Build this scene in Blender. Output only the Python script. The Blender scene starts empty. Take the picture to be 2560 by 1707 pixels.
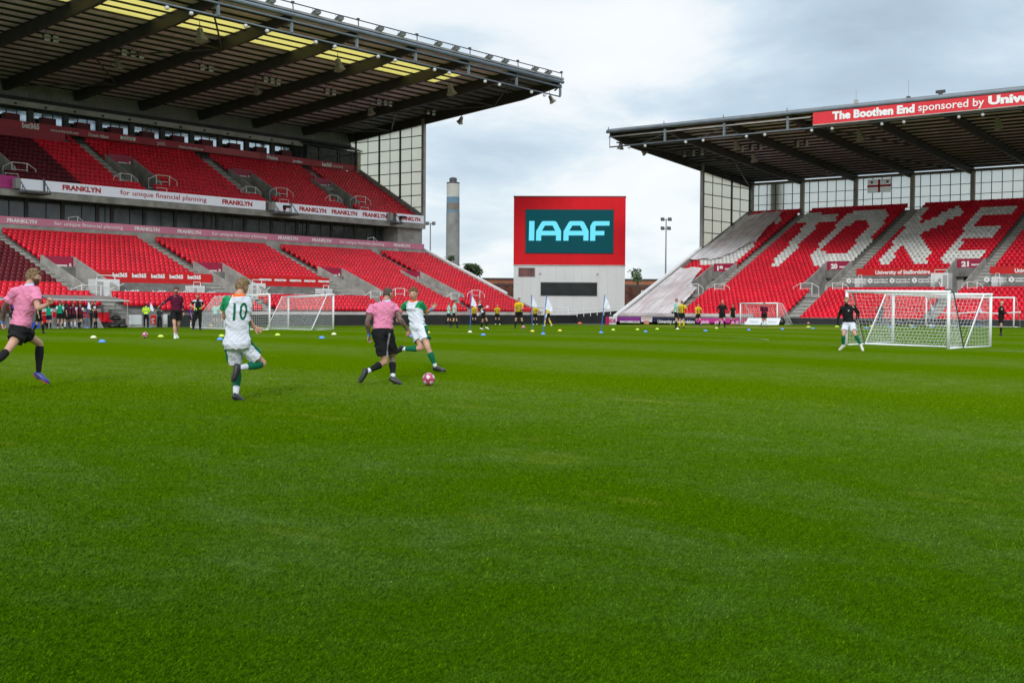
import bpy, bmesh, math, random
import numpy as np
from mathutils import Vector, Matrix, noise
from mathutils.bvhtree import BVHTree
random.seed(7); RNG = np.random.default_rng(7)
scene = bpy.context.scene
COL = scene.collection
PI = math.pi

# ------------------------------------------------------------------ camera
HC = 1.54
F, CX, CY = 3070., 1280., 853.5                      # surveyed camera of the photograph (2560 x 1707)
AZ, PT, RL = math.radians(38.8), math.radians(-1.50), math.radians(0.40)
FW = Vector((math.cos(PT)*math.cos(AZ), math.cos(PT)*math.sin(AZ), math.sin(PT)))
_r = Vector((math.sin(AZ), -math.cos(AZ), 0)); _u = _r.cross(FW)
RT = _r*math.cos(RL) + _u*math.sin(RL); UP = _u*math.cos(RL) - _r*math.sin(RL)
cam_d = bpy.data.cameras.new('camera'); cam = bpy.data.objects.new('camera', cam_d); COL.objects.link(cam)
cam_d.sensor_width = 36; cam_d.lens = 36*F/2560; cam_d.clip_start = 0.1; cam_d.clip_end = 6000
cam.matrix_world = Matrix(((RT.x, UP.x, -FW.x, 0), (RT.y, UP.y, -FW.y, 0), (RT.z, UP.z, -FW.z, HC), (0, 0, 0, 1)))
scene.camera = cam
scene.render.resolution_x = 1024; scene.render.resolution_y = 682
scene.view_settings.view_transform = 'Standard'; scene.view_settings.look = 'None'
scene.view_settings.exposure = 0.28; scene.view_settings.gamma = 1.0

# ------------------------------------------------------------------ world: overcast sky with broken cloud
SUN_EL, SUN_AZ = math.radians(25), math.radians(212)
world = bpy.data.worlds.new('World'); scene.world = world; world.use_nodes = True
wt = world.node_tree; wt.nodes.clear()
def N(t, typ, **k):
    n = t.nodes.new(typ)
    for a, b in k.items():
        if a.startswith('i_'): n.inputs[a[2:].replace('_', ' ')].default_value = b
        else: setattr(n, a, b)
    return n
def Lk(t, a, b): t.links.new(a, b)
def math_n(t, op, a, b=None, c=None, clamp=False):
    n = t.nodes.new('ShaderNodeMath'); n.operation = op; n.use_clamp = clamp
    for i, x in enumerate((a, b, c)):
        if x is None: continue
        if isinstance(x, (int, float)): n.inputs[i].default_value = x
        else: t.links.new(x, n.inputs[i])
    return n.outputs[0]
def ramp(t, fac, stops, interp='LINEAR'):
    n = t.nodes.new('ShaderNodeValToRGB'); n.color_ramp.interpolation = interp
    while len(n.color_ramp.elements) < len(stops): n.color_ramp.elements.new(0.5)
    for e, (p, c) in zip(n.color_ramp.elements, stops): e.position = p; e.color = (*c, 1) if len(c) == 3 else c
    if fac is not None: t.links.new(fac, n.inputs[0])
    return n.outputs[0]
sky = N(wt, 'ShaderNodeTexSky', sky_type='NISHITA', sun_disc=False)
sky.sun_elevation = SUN_EL; sky.sun_rotation = PI/2 - SUN_AZ
tc = N(wt, 'ShaderNodeTexCoord'); sep = N(wt, 'ShaderNodeSeparateXYZ'); Lk(wt, tc.outputs['Generated'], sep.inputs[0])
den = math_n(wt, 'ADD', math_n(wt, 'MAXIMUM', sep.outputs[2], 0.0), 0.22)
cmb = N(wt, 'ShaderNodeCombineXYZ')
Lk(wt, math_n(wt, 'DIVIDE', sep.outputs[0], den), cmb.inputs[0]); Lk(wt, math_n(wt, 'DIVIDE', sep.outputs[1], den), cmb.inputs[1])
nz1 = N(wt, 'ShaderNodeTexNoise'); nz1.inputs['Scale'].default_value = 2.1; nz1.inputs['Detail'].default_value = 8; nz1.inputs['Roughness'].default_value = .56; nz1.inputs['Distortion'].default_value = .25
Lk(wt, cmb.outputs[0], nz1.inputs['Vector'])
def skydir(u, v):
    return (FW + RT*((u-CX)/F) - UP*((v-CY)/F)).normalized()
def blob(u, v, w, amp):                                 # a denser or thinner bank of cloud in one part of the sky
    d = skydir(u, v)
    dp = N(wt, 'ShaderNodeVectorMath', operation='DISTANCE'); nrm = N(wt, 'ShaderNodeVectorMath', operation='NORMALIZE')
    Lk(wt, tc.outputs['Generated'], nrm.inputs[0]); Lk(wt, nrm.outputs[0], dp.inputs[0]); dp.inputs[1].default_value = d
    s = math_n(wt, 'SUBTRACT', 1.0, math_n(wt, 'DIVIDE', dp.outputs['Value'], w), clamp=True)
    return math_n(wt, 'MULTIPLY', math_n(wt, 'SMOOTH_MIN', s, 1.0, 0.1), amp)
dens = nz1.outputs['Fac']
for a in ((2150, 120, .16, .26), (1900, 190, .12, .14), (2560, 60, .16, .18), (1150, 400, .09, .18), (1480, 420, .09, .10), (1550, 120, .16, -.12), (1700, 300, .10, -.05), (1450, 640, .12, -.05), (700, 0, .2, -.1)):
    dens = math_n(wt, 'ADD', dens, blob(*a))
ccol = ramp(wt, dens, [(.30, (.86, .88, .90)), (.44, (.80, .84, .87)), (.56, (.61, .71, .79)), (.70, (.47, .585, .69)), (.9, (.38, .48, .58))])
low = ramp(wt, sep.outputs[2], [(.0, (1, 1, 1)), (.12, (0, 0, 0))])
mixl = N(wt, 'ShaderNodeMix', data_type='RGBA'); Lk(wt, math_n(wt, 'MULTIPLY', low, .55), mixl.inputs['Factor']); Lk(wt, ccol, mixl.inputs['A']); mixl.inputs['B'].default_value = (.80, .86, .90, 1)
bg1 = N(wt, 'ShaderNodeBackground'); bg1.inputs[1].default_value = .10; Lk(wt, sky.outputs[0], bg1.inputs[0])
bg2 = N(wt, 'ShaderNodeBackground'); Lk(wt, mixl.outputs['Result'], bg2.inputs[0])
zen = N(wt, 'ShaderNodeMapRange', interpolation_type='SMOOTHSTEP'); zen.inputs['From Min'].default_value = .30; zen.inputs['From Max'].default_value = .85; zen.inputs['To Min'].default_value = .95; zen.inputs['To Max'].default_value = 1.75; Lk(wt, sep.outputs[2], zen.inputs['Value']); Lk(wt, zen.outputs[0], bg2.inputs[1])    # an overcast sky is brightest overhead
msh = N(wt, 'ShaderNodeMixShader'); msh.inputs[0].default_value = .93; Lk(wt, bg1.outputs[0], msh.inputs[1]); Lk(wt, bg2.outputs[0], msh.inputs[2])
wo = N(wt, 'ShaderNodeOutputWorld'); Lk(wt, msh.outputs[0], wo.inputs[0])
sun_d = bpy.data.lights.new('sun', 'SUN'); sun = bpy.data.objects.new('sun', sun_d); COL.objects.link(sun)
sun_d.energy = 1.5; sun_d.angle = math.radians(12); sun_d.color = (1, .985, .955)
sd = Vector((math.cos(SUN_EL)*math.cos(SUN_AZ), math.cos(SUN_EL)*math.sin(SUN_AZ), math.sin(SUN_EL)))
sun.rotation_euler = sd.to_track_quat('Z', 'Y').to_euler()

# ------------------------------------------------------------------ survey helpers: a pixel plus a known plane gives a point of the place
def ray(u, v): return FW + RT*((u-CX)/F) - UP*((v-CY)/F)
def pt(u, v, t): return Vector((0, 0, HC)) + ray(u, v)*t
def on(axis, u, v, val):
    r = ray(u, v); o = (0, 0, HC)[axis]
    return pt(u, v, (val-o)/r[axis])
def zg(x, y): return max(-.04, .35*(1-((y-37)/36.)**2))     # the crown of the pitch
def ground(u, v):
    z = .2
    for _ in range(50):
        p = on(2, u, v, z); z = .5*z+.5*zg(p.x, p.y)
    return Vector((p.x, p.y, zg(p.x, p.y)))
def depth(p): return (p-Vector((0, 0, HC))).dot(FW)

# ------------------------------------------------------------------ object helpers
def tag(o, label=None, cat=None, group=None, kind=None):
    if label: o['label'] = label
    if cat: o['category'] = cat
    if group: o['group'] = group
    if kind: o['kind'] = kind
    return o
def thing(name, label, cat, loc=(0, 0, 0), group=None):
    o = bpy.data.objects.new(name, None); COL.objects.link(o); o.location = loc; o.empty_display_size = .2
    return tag(o, label, cat, group)
def copy_tree(o, parent=None):
    c = o.copy(); COL.objects.link(c); c.parent = parent
    for ch in o.children: copy_tree(ch, c)
    return c
_m = {}
def mat(name, col=(.5, .5, .5), rough=.6, var=.12, scale=3., bump=0., bscale=40., metal=0., spec=.5, emit=None, alpha=None, trans=None, col2=None):
    if name in _m: return _m[name]
    m = bpy.data.materials.new(name); m.use_nodes = True; t = m.node_tree; b = t.nodes['Principled BSDF']
    b.inputs['Roughness'].default_value = rough; b.inputs['Metallic'].default_value = metal; b.inputs['Specular IOR Level'].default_value = spec
    tcn = N(t, 'ShaderNodeTexCoord')
    nz = N(t, 'ShaderNodeTexNoise'); nz.inputs['Scale'].default_value = scale; nz.inputs['Detail'].default_value = 5; Lk(t, tcn.outputs['Object'], nz.inputs['Vector'])
    c2 = col2 or tuple(min(1, c*(1-var*1.6)) for c in col)
    c1 = tuple(min(1, c*(1+var)) for c in col)
    Lk(t, ramp(t, nz.outputs['Fac'], [(.3, c2), (.7, c1)]), b.inputs['Base Color'])
    if bump:
        n2 = N(t, 'ShaderNodeTexNoise'); n2.inputs['Scale'].default_value = bscale; n2.inputs['Detail'].default_value = 4; Lk(t, tcn.outputs['Object'], n2.inputs['Vector'])
        bp = N(t, 'ShaderNodeBump'); bp.inputs['Strength'].default_value = bump; bp.inputs['Distance'].default_value = .02; Lk(t, n2.outputs['Fac'], bp.inputs['Height']); Lk(t, bp.outputs[0], b.inputs['Normal'])
    if emit: b.inputs['Emission Color'].default_value = (*emit[0], 1); b.inputs['Emission Strength'].default_value = emit[1]
    if alpha is not None: b.inputs['Alpha'].default_value = alpha
    _m[name] = m; return m
def stripes(m, axis, scale, depthv=.3, dark=.75, coord='Object'):
    """corrugation or panel joints: a real bump plus the joint's own colour"""
    t = m.node_tree; b = t.nodes['Principled BSDF']; tcn = N(t, 'ShaderNodeTexCoord'); s = N(t, 'ShaderNodeSeparateXYZ'); Lk(t, tcn.outputs[coord], s.inputs[0])
    w = math_n(t, 'SINE', math_n(t, 'MULTIPLY', s.outputs[axis], scale))
    bp = N(t, 'ShaderNodeBump'); bp.inputs['Strength'].default_value = depthv; bp.inputs['Distance'].default_value = .05; Lk(t, w, bp.inputs['Height']); Lk(t, bp.outputs[0], b.inputs['Normal'])
    return m
class MB:
    def __init__(s): s.v = []; s.f = []; s.mi = []
    def add(s, vs, fs, mi=0):
        o = len(s.v); s.v += [tuple(x) for x in vs]; s.f += [tuple(o+i for i in f) for f in fs]; s.mi += [mi]*len(fs); return s
    def box(s, a, b, mi=0, T=None):
        x0, x1 = sorted((a[0], b[0])); y0, y1 = sorted((a[1], b[1])); z0, z1 = sorted((a[2], b[2]))
        vs = [(x, y, z) for z in (z0, z1) for y in (y0, y1) for x in (x0, x1)]
        if T: vs = [T(*p) for p in vs]
        return s.add(vs, [(0, 2, 3, 1), (4, 5, 7, 6), (0, 1, 5, 4), (2, 6, 7, 3), (0, 4, 6, 2), (1, 3, 7, 5)], mi)
    def obox(s, c, ex, ey, ez, mi=0):                    # oriented box from half-extent vectors
        c = Vector(c); vs = [c+ex*i+ey*j+ez*k for k in (-1, 1) for j in (-1, 1) for i in (-1, 1)]
        return s.add(vs, [(0, 2, 3, 1), (4, 5, 7, 6), (0, 1, 5, 4), (2, 6, 7, 3), (0, 4, 6, 2), (1, 3, 7, 5)], mi)
    def tube(s, pts, r, n=6, mi=0, cap=True, r2=None):
        pts = [Vector(p) for p in pts]; rings = []
        for i, p in enumerate(pts):
            d = (pts[min(i+1, len(pts)-1)]-pts[max(i-1, 0)]).normalized()
            a = d.cross(Vector((0, 0, 1)) if abs(d.z) < .9 else Vector((1, 0, 0))).normalized(); b = d.cross(a)
            rr = r if r2 is None else r+(r2-r)*i/(len(pts)-1)
            if isinstance(r, (list, tuple)): rr = r[i]
            rings.append([p+a*(rr*math.cos(2*PI*k/n))+b*(rr*math.sin(2*PI*k/n)) for k in range(n)])
        vs = [q for R in rings for q in R]; fs = [(i*n+k, i*n+(k+1) % n, (i+1)*n+(k+1) % n, (i+1)*n+k) for i in range(len(pts)-1) for k in range(n)]
        if cap: fs += [tuple(range(n))[::-1], tuple((len(pts)-1)*n+k for k in range(n))]
        return s.add(vs, fs, mi)
    def prism(s, poly, h, mi=0):                          # poly: 3-D points in a plane; h: extrusion vector
        n = len(poly); h = Vector(h); vs = [Vector(p) for p in poly]+[Vector(p)+h for p in poly]
        return s.add(vs, [tuple(range(n))[::-1], tuple(range(n, 2*n))]+[(i, (i+1) % n, n+(i+1) % n, n+i) for i in range(n)], mi)
    def lathe(s, c, prof, n=16, mi=0, axis=Vector((0, 0, 1))):
        c = Vector(c); a = axis.normalized(); e1 = a.cross(Vector((1, 0, 0)) if abs(a.x) < .9 else Vector((0, 1, 0))).normalized(); e2 = a.cross(e1)
        vs = [c+a*z+e1*(r*math.cos(2*PI*k/n))+e2*(r*math.sin(2*PI*k/n)) for r, z in prof for k in range(n)]; m = len(prof)
        fs = [(i*n+k, i*n+(k+1) % n, (i+1)*n+(k+1) % n, (i+1)*n+k) for i in range(m-1) for k in range(n)]+[tuple(range(n))[::-1], tuple((m-1)*n+k for k in range(n))]
        return s.add(vs, fs, mi)
    def build(s, name, mats, parent=None, smooth=False, local=None):
        me = bpy.data.meshes.new(name)
        off = Vector(local) if local is not None else (parent.matrix_basis.translation if parent is not None and parent.parent is None else None)
        if off is None and parent is not None: off = parent.parent.matrix_basis.translation + parent.matrix_basis.translation
        vs = s.v if off is None else [(x-off.x, y-off.y, z-off.z) for x, y, z in s.v]
        me.from_pydata(vs, [], s.f)
        if not isinstance(mats, (list, tuple)): mats = [mats]
        for m in mats: me.materials.append(m)
        if len(mats) > 1: me.polygons.foreach_set('material_index', s.mi)
        if smooth: me.polygons.foreach_set('use_smooth', [True]*len(me.polygons))
        o = bpy.data.objects.new(name, me); COL.objects.link(o); o.parent = parent
        return o
def text_mesh(txt, bold=0., space=1.):
    cu = bpy.data.curves.new('t', 'FONT'); cu.body = txt; cu.size = 1; cu.offset = bold; cu.space_character = space; cu.resolution_u = 3
    ob = bpy.data.objects.new('t', cu); COL.objects.link(ob); dg = bpy.context.evaluated_depsgraph_get(); dg.update()
    me = bpy.data.meshes.new_from_object(ob.evaluated_get(dg)); bpy.data.objects.remove(ob); bpy.data.curves.remove(cu)
    vs = [v.co.copy() for v in me.vertices]; fs = [tuple(p.vertices) for p in me.polygons]; bpy.data.meshes.remove(me)
    return vs, fs
def lettering(parent, txt, p0, p1, h, m, bold=.02, up=Vector((0, 0, 1)), out=.03, name='lettering', fit=True):
    """txt from the point p0 to the point p1 along the base line, cap height h"""
    p0, p1 = Vector(p0), Vector(p1); vs, fs = text_mesh(txt, bold)
    x0 = min(v.x for v in vs); x1 = max(v.x for v in vs); d = p1-p0; L = d.length; d.normalize()
    nrm = d.cross(up).normalized(); sx = L/(x1-x0); sy = h/.70
    mb = MB(); W = [p0+d*((v.x-x0)*sx)+up*(v.y*sy)+nrm*out for v in vs]
    mb.add(W, fs)
    return mb.build(name, m, parent)

# materials
M_conc = mat('concrete', (.36, .35, .33), .9, .2, 1.2, .3, 30)
M_conc_d = mat('concrete_dark', (.19, .185, .175), .9, .2, 1.5, .3, 30)
M_white = mat('white_paint', (.72, .73, .74), .45, .06, 2)
M_rail = mat('rail_white', (.75, .76, .76), .4, .05, 4)
M_steel_b = mat('steel_blue_grey', (.17, .21, .25), .5, .12, 1)
M_steel_d = mat('steel_dark', (.055, .054, .056), .6, .15, 1)
M_purlin = mat('purlin_dark', (.035, .033, .032), .7, .15, 1)
M_deck = mat('roof_deck_brown', (.80, .66, .84), .8, .16, .7); 
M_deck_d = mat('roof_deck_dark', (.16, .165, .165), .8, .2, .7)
M_deck_top = mat('roof_sheet_grey', (.25, .26, .27), .6, .15, .6)
M_red_seat = mat('seat_red', (.78, .006, .028), .36, .10, .35, spec=.35)
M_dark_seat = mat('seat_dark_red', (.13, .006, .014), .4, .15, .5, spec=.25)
M_white_seat = mat('seat_white', (.80, .80, .77), .35, .08, .5)
M_crim = mat('sign_crimson', (.36, .01, .055), .5, .06, 1)
M_redb = mat('board_red', (.60, .008, .010), .5, .06, 1)
M_redf = mat('fascia_red', (.42, .022, .04), .5, .1, .4)
M_redf2 = mat('fascia_red_pale', (.50, .075, .09), .5, .1, .4)
M_pinkb = mat('board_pink_mauve', (.42, .15, .22), .5, .12, .3)
M_mag = mat('board_magenta', (.56, .03, .28), .5, .06, 1)
M_purple = mat('board_purple', (.22, .03, .25), .5, .08, 1)
M_navy = mat('board_navy', (.012, .012, .05), .5, .08, 1)
M_black = mat('board_black', (.012, .012, .013), .6, .2, 1)
M_hoard = mat('hoarding_charcoal', (.022, .023, .025), .55, .18, .8)
M_txtw = mat('lettering_white', (.85, .85, .86), .5, .03, 2)
M_txtr = mat('lettering_red', (.58, .01, .012), .5, .03, 2)
M_boardw = mat('board_white', (.66, .68, .72), .5, .05, .5)
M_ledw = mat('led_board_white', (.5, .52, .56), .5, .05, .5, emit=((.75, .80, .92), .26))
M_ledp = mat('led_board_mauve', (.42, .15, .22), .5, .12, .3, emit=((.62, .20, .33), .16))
M_glassd = mat('glass_dark', (.008, .012, .014), .1, .4, .6, spec=.35)
M_glass_sky = mat('glass_reflecting', (.42, .52, .58), .05, .2, .5, metal=.92)
M_blackp = mat('black_plastic', (.012, .012, .012), .4, .1, 2)
M_beige = mat('speaker_beige', (.32, .31, .27), .6, .1, 2)
M_lampg = mat('lamp_glass', (.55, .57, .58), .25, .1, 2)

def island_var(m, lo=.80, hi=1.12):
    t = m.node_tree; b = t.nodes['Principled BSDF']; src = b.inputs['Base Color'].links[0].from_socket; g = N(t, 'ShaderNodeNewGeometry'); mx = N(t, 'ShaderNodeMix', data_type='RGBA', blend_type='MULTIPLY'); mx.inputs['Factor'].default_value = 1
    Lk(t, src, mx.inputs['A']); Lk(t, ramp(t, g.outputs['Random Per Island'], [(0, (lo,)*3), (.9, (1, 1, 1)), (1, (hi,)*3)]), mx.inputs['B']); Lk(t, mx.outputs['Result'], b.inputs['Base Color'])
island_var(M_red_seat); island_var(M_white_seat, .82, 1.05); island_var(M_dark_seat, .7, 1.3)
# ------------------------------------------------------------------ ground
def grass_material():
    m = bpy.data.materials.new('grass'); m.use_nodes = True; t = m.node_tree; b = t.nodes['Principled BSDF']
    g = N(t, 'ShaderNodeNewGeometry'); pos = g.outputs['Position']; s = N(t, 'ShaderNodeSeparateXYZ'); Lk(t, pos, s.inputs[0])
    def nz(sc, det=4, ro=.55, sx=1, sy=1, dist=0.):
        mp = N(t, 'ShaderNodeMapping'); mp.inputs['Scale'].default_value = (sx, sy, 1); Lk(t, pos, mp.inputs[0])
        n = N(t, 'ShaderNodeTexNoise'); n.inputs['Scale'].default_value = sc; n.inputs['Detail'].default_value = det; n.inputs['Roughness'].default_value = ro; n.inputs['Distortion'].default_value = dist
        Lk(t, mp.outputs[0], n.inputs['Vector']); return n.outputs['Fac']
    wob = math_n(t, 'MULTIPLY', math_n(t, 'SUBTRACT', nz(.10, 4), .5), 7.)
    band = math_n(t, 'SINE', math_n(t, 'MULTIPLY', math_n(t, 'ADD', math_n(t, 'ADD', s.outputs[0], wob), -1.2), 2*PI/10.4))   # mown bands across the pitch
    band = math_n(t, 'MULTIPLY_ADD', band, .58, .42, clamp=True)
    patch = math_n(t, 'SUBTRACT', nz(.38, 6, .64, 1, .75, .7), .41); patch = math_n(t, 'MULTIPLY', patch, 3.6, clamp=True)
    patch2 = math_n(t, 'MULTIPLY', math_n(t, 'SUBTRACT', nz(2.6, 5, .65, 1, .7, .8), .38), 3., clamp=True)
    dist = N(t, 'ShaderNodeVectorMath', operation='LENGTH'); Lk(t, pos, dist.inputs[0])
    far = math_n(t, 'DIVIDE', math_n(t, 'SUBTRACT', dist.outputs['Value'], 9.), 14., clamp=True)    # loose patches near the camera, mown bands farther off
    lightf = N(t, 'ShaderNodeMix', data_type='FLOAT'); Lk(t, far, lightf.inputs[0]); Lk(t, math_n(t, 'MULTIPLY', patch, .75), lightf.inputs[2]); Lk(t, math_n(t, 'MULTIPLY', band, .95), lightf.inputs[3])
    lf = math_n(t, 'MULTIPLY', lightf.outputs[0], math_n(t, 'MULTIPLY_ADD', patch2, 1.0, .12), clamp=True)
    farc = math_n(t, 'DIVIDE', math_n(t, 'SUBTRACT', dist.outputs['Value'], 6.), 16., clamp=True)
    ca = N(t, 'ShaderNodeMix', data_type='RGBA'); Lk(t, farc, ca.inputs['Factor']); ca.inputs['A'].default_value = (.034, .088, .0, 1); ca.inputs['B'].default_value = (.072, .138, .0, 1)     # view-angle shading painted into the base colour: darker near camera, brighter and yellower farther
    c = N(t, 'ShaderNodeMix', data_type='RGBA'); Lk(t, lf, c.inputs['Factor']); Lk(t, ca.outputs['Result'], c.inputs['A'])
    cb = N(t, 'ShaderNodeMix', data_type='RGBA'); Lk(t, farc, cb.inputs['Factor']); cb.inputs['A'].default_value = (.082, .140, .040, 1); cb.inputs['B'].default_value = (.112, .170, .026, 1); Lk(t, cb.outputs['Result'], c.inputs['B'])  # pale patches carry the same painted near-to-far brightening
    # c.inputs['A'].default_value = (.046, .104, .0, 1); c.inputs['B'].default_value = (.085, .130, .030, 1)
    # fine speckle of blades, dry spots
    fine = nz(60, 3, .7, 1, 1); fine2 = nz(18, 4, .6)
    v = N(t, 'ShaderNodeMix', data_type='RGBA', blend_type='MULTIPLY'); v.inputs['Factor'].default_value = 1; Lk(t, c.outputs['Result'], v.inputs['A'])
    Lk(t, ramp(t, math_n(t, 'ADD', math_n(t, 'MULTIPLY', fine, .55), math_n(t, 'MULTIPLY', fine2, .45)), [(.34, (.60, .64, .55)), (.5, (.97, .98, .95)), (.66, (1.35, 1.30, 1.4))]), v.inputs['B'])
    yel = math_n(t, 'MULTIPLY', math_n(t, 'SUBTRACT', nz(.9, 4, .6, 1, .5), .60), 7., clamp=True)
    y = N(t, 'ShaderNodeMix', data_type='RGBA'); Lk(t, math_n(t, 'MULTIPLY', yel, .35), y.inputs['Factor']); Lk(t, v.outputs['Result'], y.inputs['A']); y.inputs['B'].default_value = (.16, .19, .02, 1)
    vo = N(t, 'ShaderNodeTexVoronoi'); vo.inputs['Scale'].default_value = .75; vo.inputs['Randomness'].default_value = 1.0; mpv = N(t, 'ShaderNodeMapping'); mpv.inputs['Scale'].default_value = (1, 1, 0); Lk(t, pos, mpv.inputs[0]); Lk(t, mpv.outputs[0], vo.inputs['Vector'])
    dv = math_n(t, 'LESS_THAN', math_n(t, 'ADD', vo.outputs['Distance'], math_n(t, 'MULTIPLY', fine2, .06)), math_n(t, 'MULTIPLY_ADD', nz(.45, 2), .09, -.012))
    yd = N(t, 'ShaderNodeMix', data_type='RGBA'); Lk(t, dv, yd.inputs['Factor']); Lk(t, y.outputs['Result'], yd.inputs['A']); yd.inputs['B'].default_value = (.05, .035, .012, 1); y = yd   # divots
    # worn earth by the far goal mouth
    dx = math_n(t, 'DIVIDE', math_n(t, 'SUBTRACT', s.outputs[0], 82.), 7.); dy = math_n(t, 'DIVIDE', math_n(t, 'SUBTRACT', s.outputs[1], 45.), 15.)
    rr = math_n(t, 'ADD', math_n(t, 'MULTIPLY', dx, dx), math_n(t, 'MULTIPLY', dy, dy))
    wf = math_n(t, 'MULTIPLY', math_n(t, 'SUBTRACT', 1.0, rr, clamp=True), math_n(t, 'MULTIPLY', nz(.8, 5, .6), 1.3), clamp=True)
    w = N(t, 'ShaderNodeMix', data_type='RGBA'); Lk(t, wf, w.inputs['Factor']); Lk(t, y.outputs['Result'], w.inputs['A']); w.inputs['B'].default_value = (.22, .19, .055, 1)
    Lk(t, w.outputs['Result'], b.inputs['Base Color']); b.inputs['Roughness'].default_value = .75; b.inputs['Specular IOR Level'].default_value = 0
    bp = N(t, 'ShaderNodeBump'); bp.inputs['Strength'].default_value = .8; bp.inputs['Distance'].default_value = .02; Lk(t, math_n(t, 'ADD', fine, math_n(t, 'MULTIPLY', fine2, .8)), bp.inputs['Height']); Lk(t, bp.outputs[0], b.inputs['Normal'])
    return m, w.outputs['Result']
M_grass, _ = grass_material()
def pitch_mesh():
    xs = np.linspace(-45, 106.9, 60); ys = np.linspace(-35, 81.0, 117)
    mb = MB(); mb.v = [(x, y, zg(x, y)) for y in ys for x in xs]; n = len(xs)
    mb.f = [(j*n+i, j*n+i+1, (j+1)*n+i+1, (j+1)*n+i) for j in range(len(ys)-1) for i in range(n-1)]; mb.mi = [0]*len(mb.f)
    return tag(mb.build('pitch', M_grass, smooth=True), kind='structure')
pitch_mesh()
mb = MB(); S = 2500; mb.add([(-S, -S, -.12), (S, -S, -.12), (S, S, -.12), (-S, S, -.12)], [(0, 1, 2, 3)])
tag(mb.build('ground', mat('ground_dull', (.07, .09, .05), .95, .3, .02)), kind='structure')
mb = MB(); mb.box((106.9, 72.0, -.2), (140, 128, .0)); mb.box((-45, 80.95, -.2), (106.9, 82, -.03)); mb.box((106.9, -30, -.2), (107.4, 72, .34))
tag(mb.build('apron', mat('tarmac', (.10, .10, .10), .9, .2, 2, .3, 40), smooth=False), kind='structure')
# painted pitch marks: a faint penalty arc
def strip_on_ground(pts, w, name, m):
    mb = MB()
    for a, b in zip(pts, pts[1:]):
        d = Vector((b[0]-a[0], b[1]-a[1], 0)).normalized(); q = Vector((-d.y, d.x, 0))*w/2
        P = [Vector((*a, 0))+q, Vector((*a, 0))-q, Vector((*b, 0))-q, Vector((*b, 0))+q]
        mb.add([(p.x, p.y, zg(p.x, p.y)+.012) for p in P], [(0, 1, 2, 3)])
    return tag(mb.build(name, m), kind='structure')
M_line = mat('line_paint', (.24, .32, .16), .8, .15, 6)
g0 = ground(1850, 842)
strip_on_ground([(g0.x-9+9*math.cos(a), g0.y+9*math.sin(a)+4) for a in np.linspace(-1.0, .9, 40)], .13, 'pitch_line', M_line)
strip_on_ground([(44.1, y) for y in np.linspace(-4, 14, 10)], .12, 'pitch_line', M_line)

# grass blades that stand up near the camera: nobody could count them, one object
def blades():
    N_ = 800000
    q = RNG.random(N_); r = 3.5*(34/3.5)**(q**1.25); th = AZ+(RNG.random(N_)-.5)*math.radians(54)
    x = r*np.cos(th); y = r*np.sin(th); z = np.maximum(-.04, .35*(1-((y-37)/36)**2))
    w = .0009+.00029*r*RNG.uniform(.6, 1.3, N_); h = RNG.uniform(.007, .017, N_)*np.where(r > 20, (34-r)/14*.8+.2, 1)
    lean = RNG.normal(0, .55, (N_, 2)); lean[:, 0] += .45; lean[:, 1] -= .5
    a = RNG.random(N_)*PI; wx = np.cos(a)*w; wy = np.sin(a)*w
    base = np.stack([x, y, z-.002], 1); mid = base+np.stack([lean[:, 0]*h*.35, lean[:, 1]*h*.35, h*.62], 1); tip = base+np.stack([lean[:, 0]*h, lean[:, 1]*h, h*.93], 1)
    o = np.stack([wx, wy, np.zeros(N_)], 1)
    V = np.stack([base-o, base+o, mid+o*.8, mid-o*.8, tip], 1).reshape(-1, 3)
    me = bpy.data.meshes.new('grass_blades'); me.vertices.add(N_*5); me.vertices.foreach_set('co', V.astype(np.float32).ravel())
    idx = np.arange(N_)[:, None]*5
    L_ = np.concatenate([idx+[0, 1, 2, 3], idx+[3, 2, 4]], 1).astype(np.int32).ravel()
    me.loops.add(len(L_)); me.loops.foreach_set('vertex_index', L_)
    me.polygons.add(N_*2); ls = (np.arange(N_)[:, None]*7+[0, 4]).astype(np.int32).ravel(); me.polygons.foreach_set('loop_start', ls)
    me.polygons.foreach_set('loop_total', np.tile([4, 3], N_).astype(np.int32)); me.update(calc_edges=True); me.materials.append(M_blade)
    o = bpy.data.objects.new('grass', me); COL.objects.link(o); return tag(o, 'short mown grass blades covering the foreground of the pitch', 'grass', kind='stuff')
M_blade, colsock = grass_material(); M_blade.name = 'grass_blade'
t = M_blade.node_tree; b = t.nodes['Principled BSDF']
for l in list(b.inputs['Normal'].links): t.links.remove(l)
g = N(t, 'ShaderNodeNewGeometry'); mx = N(t, 'ShaderNodeMix', data_type='RGBA', blend_type='MULTIPLY'); mx.inputs['Factor'].default_value = 1
Lk(t, colsock, mx.inputs['A']); Lk(t, ramp(t, g.outputs['Random Per Island'], [(0, (.95, .97, .85)), (.6, (1.3, 1.3, 1.2)), (.92, (1.6, 1.55, 1.6)), (1, (2.8, 2.3, 3.6))]), mx.inputs['B']); Lk(t, mx.outputs['Result'], b.inputs['Base Color'])
b.inputs['Roughness'].default_value = .6; b.inputs['Specular IOR Level'].default_value = .02
blades()

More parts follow.
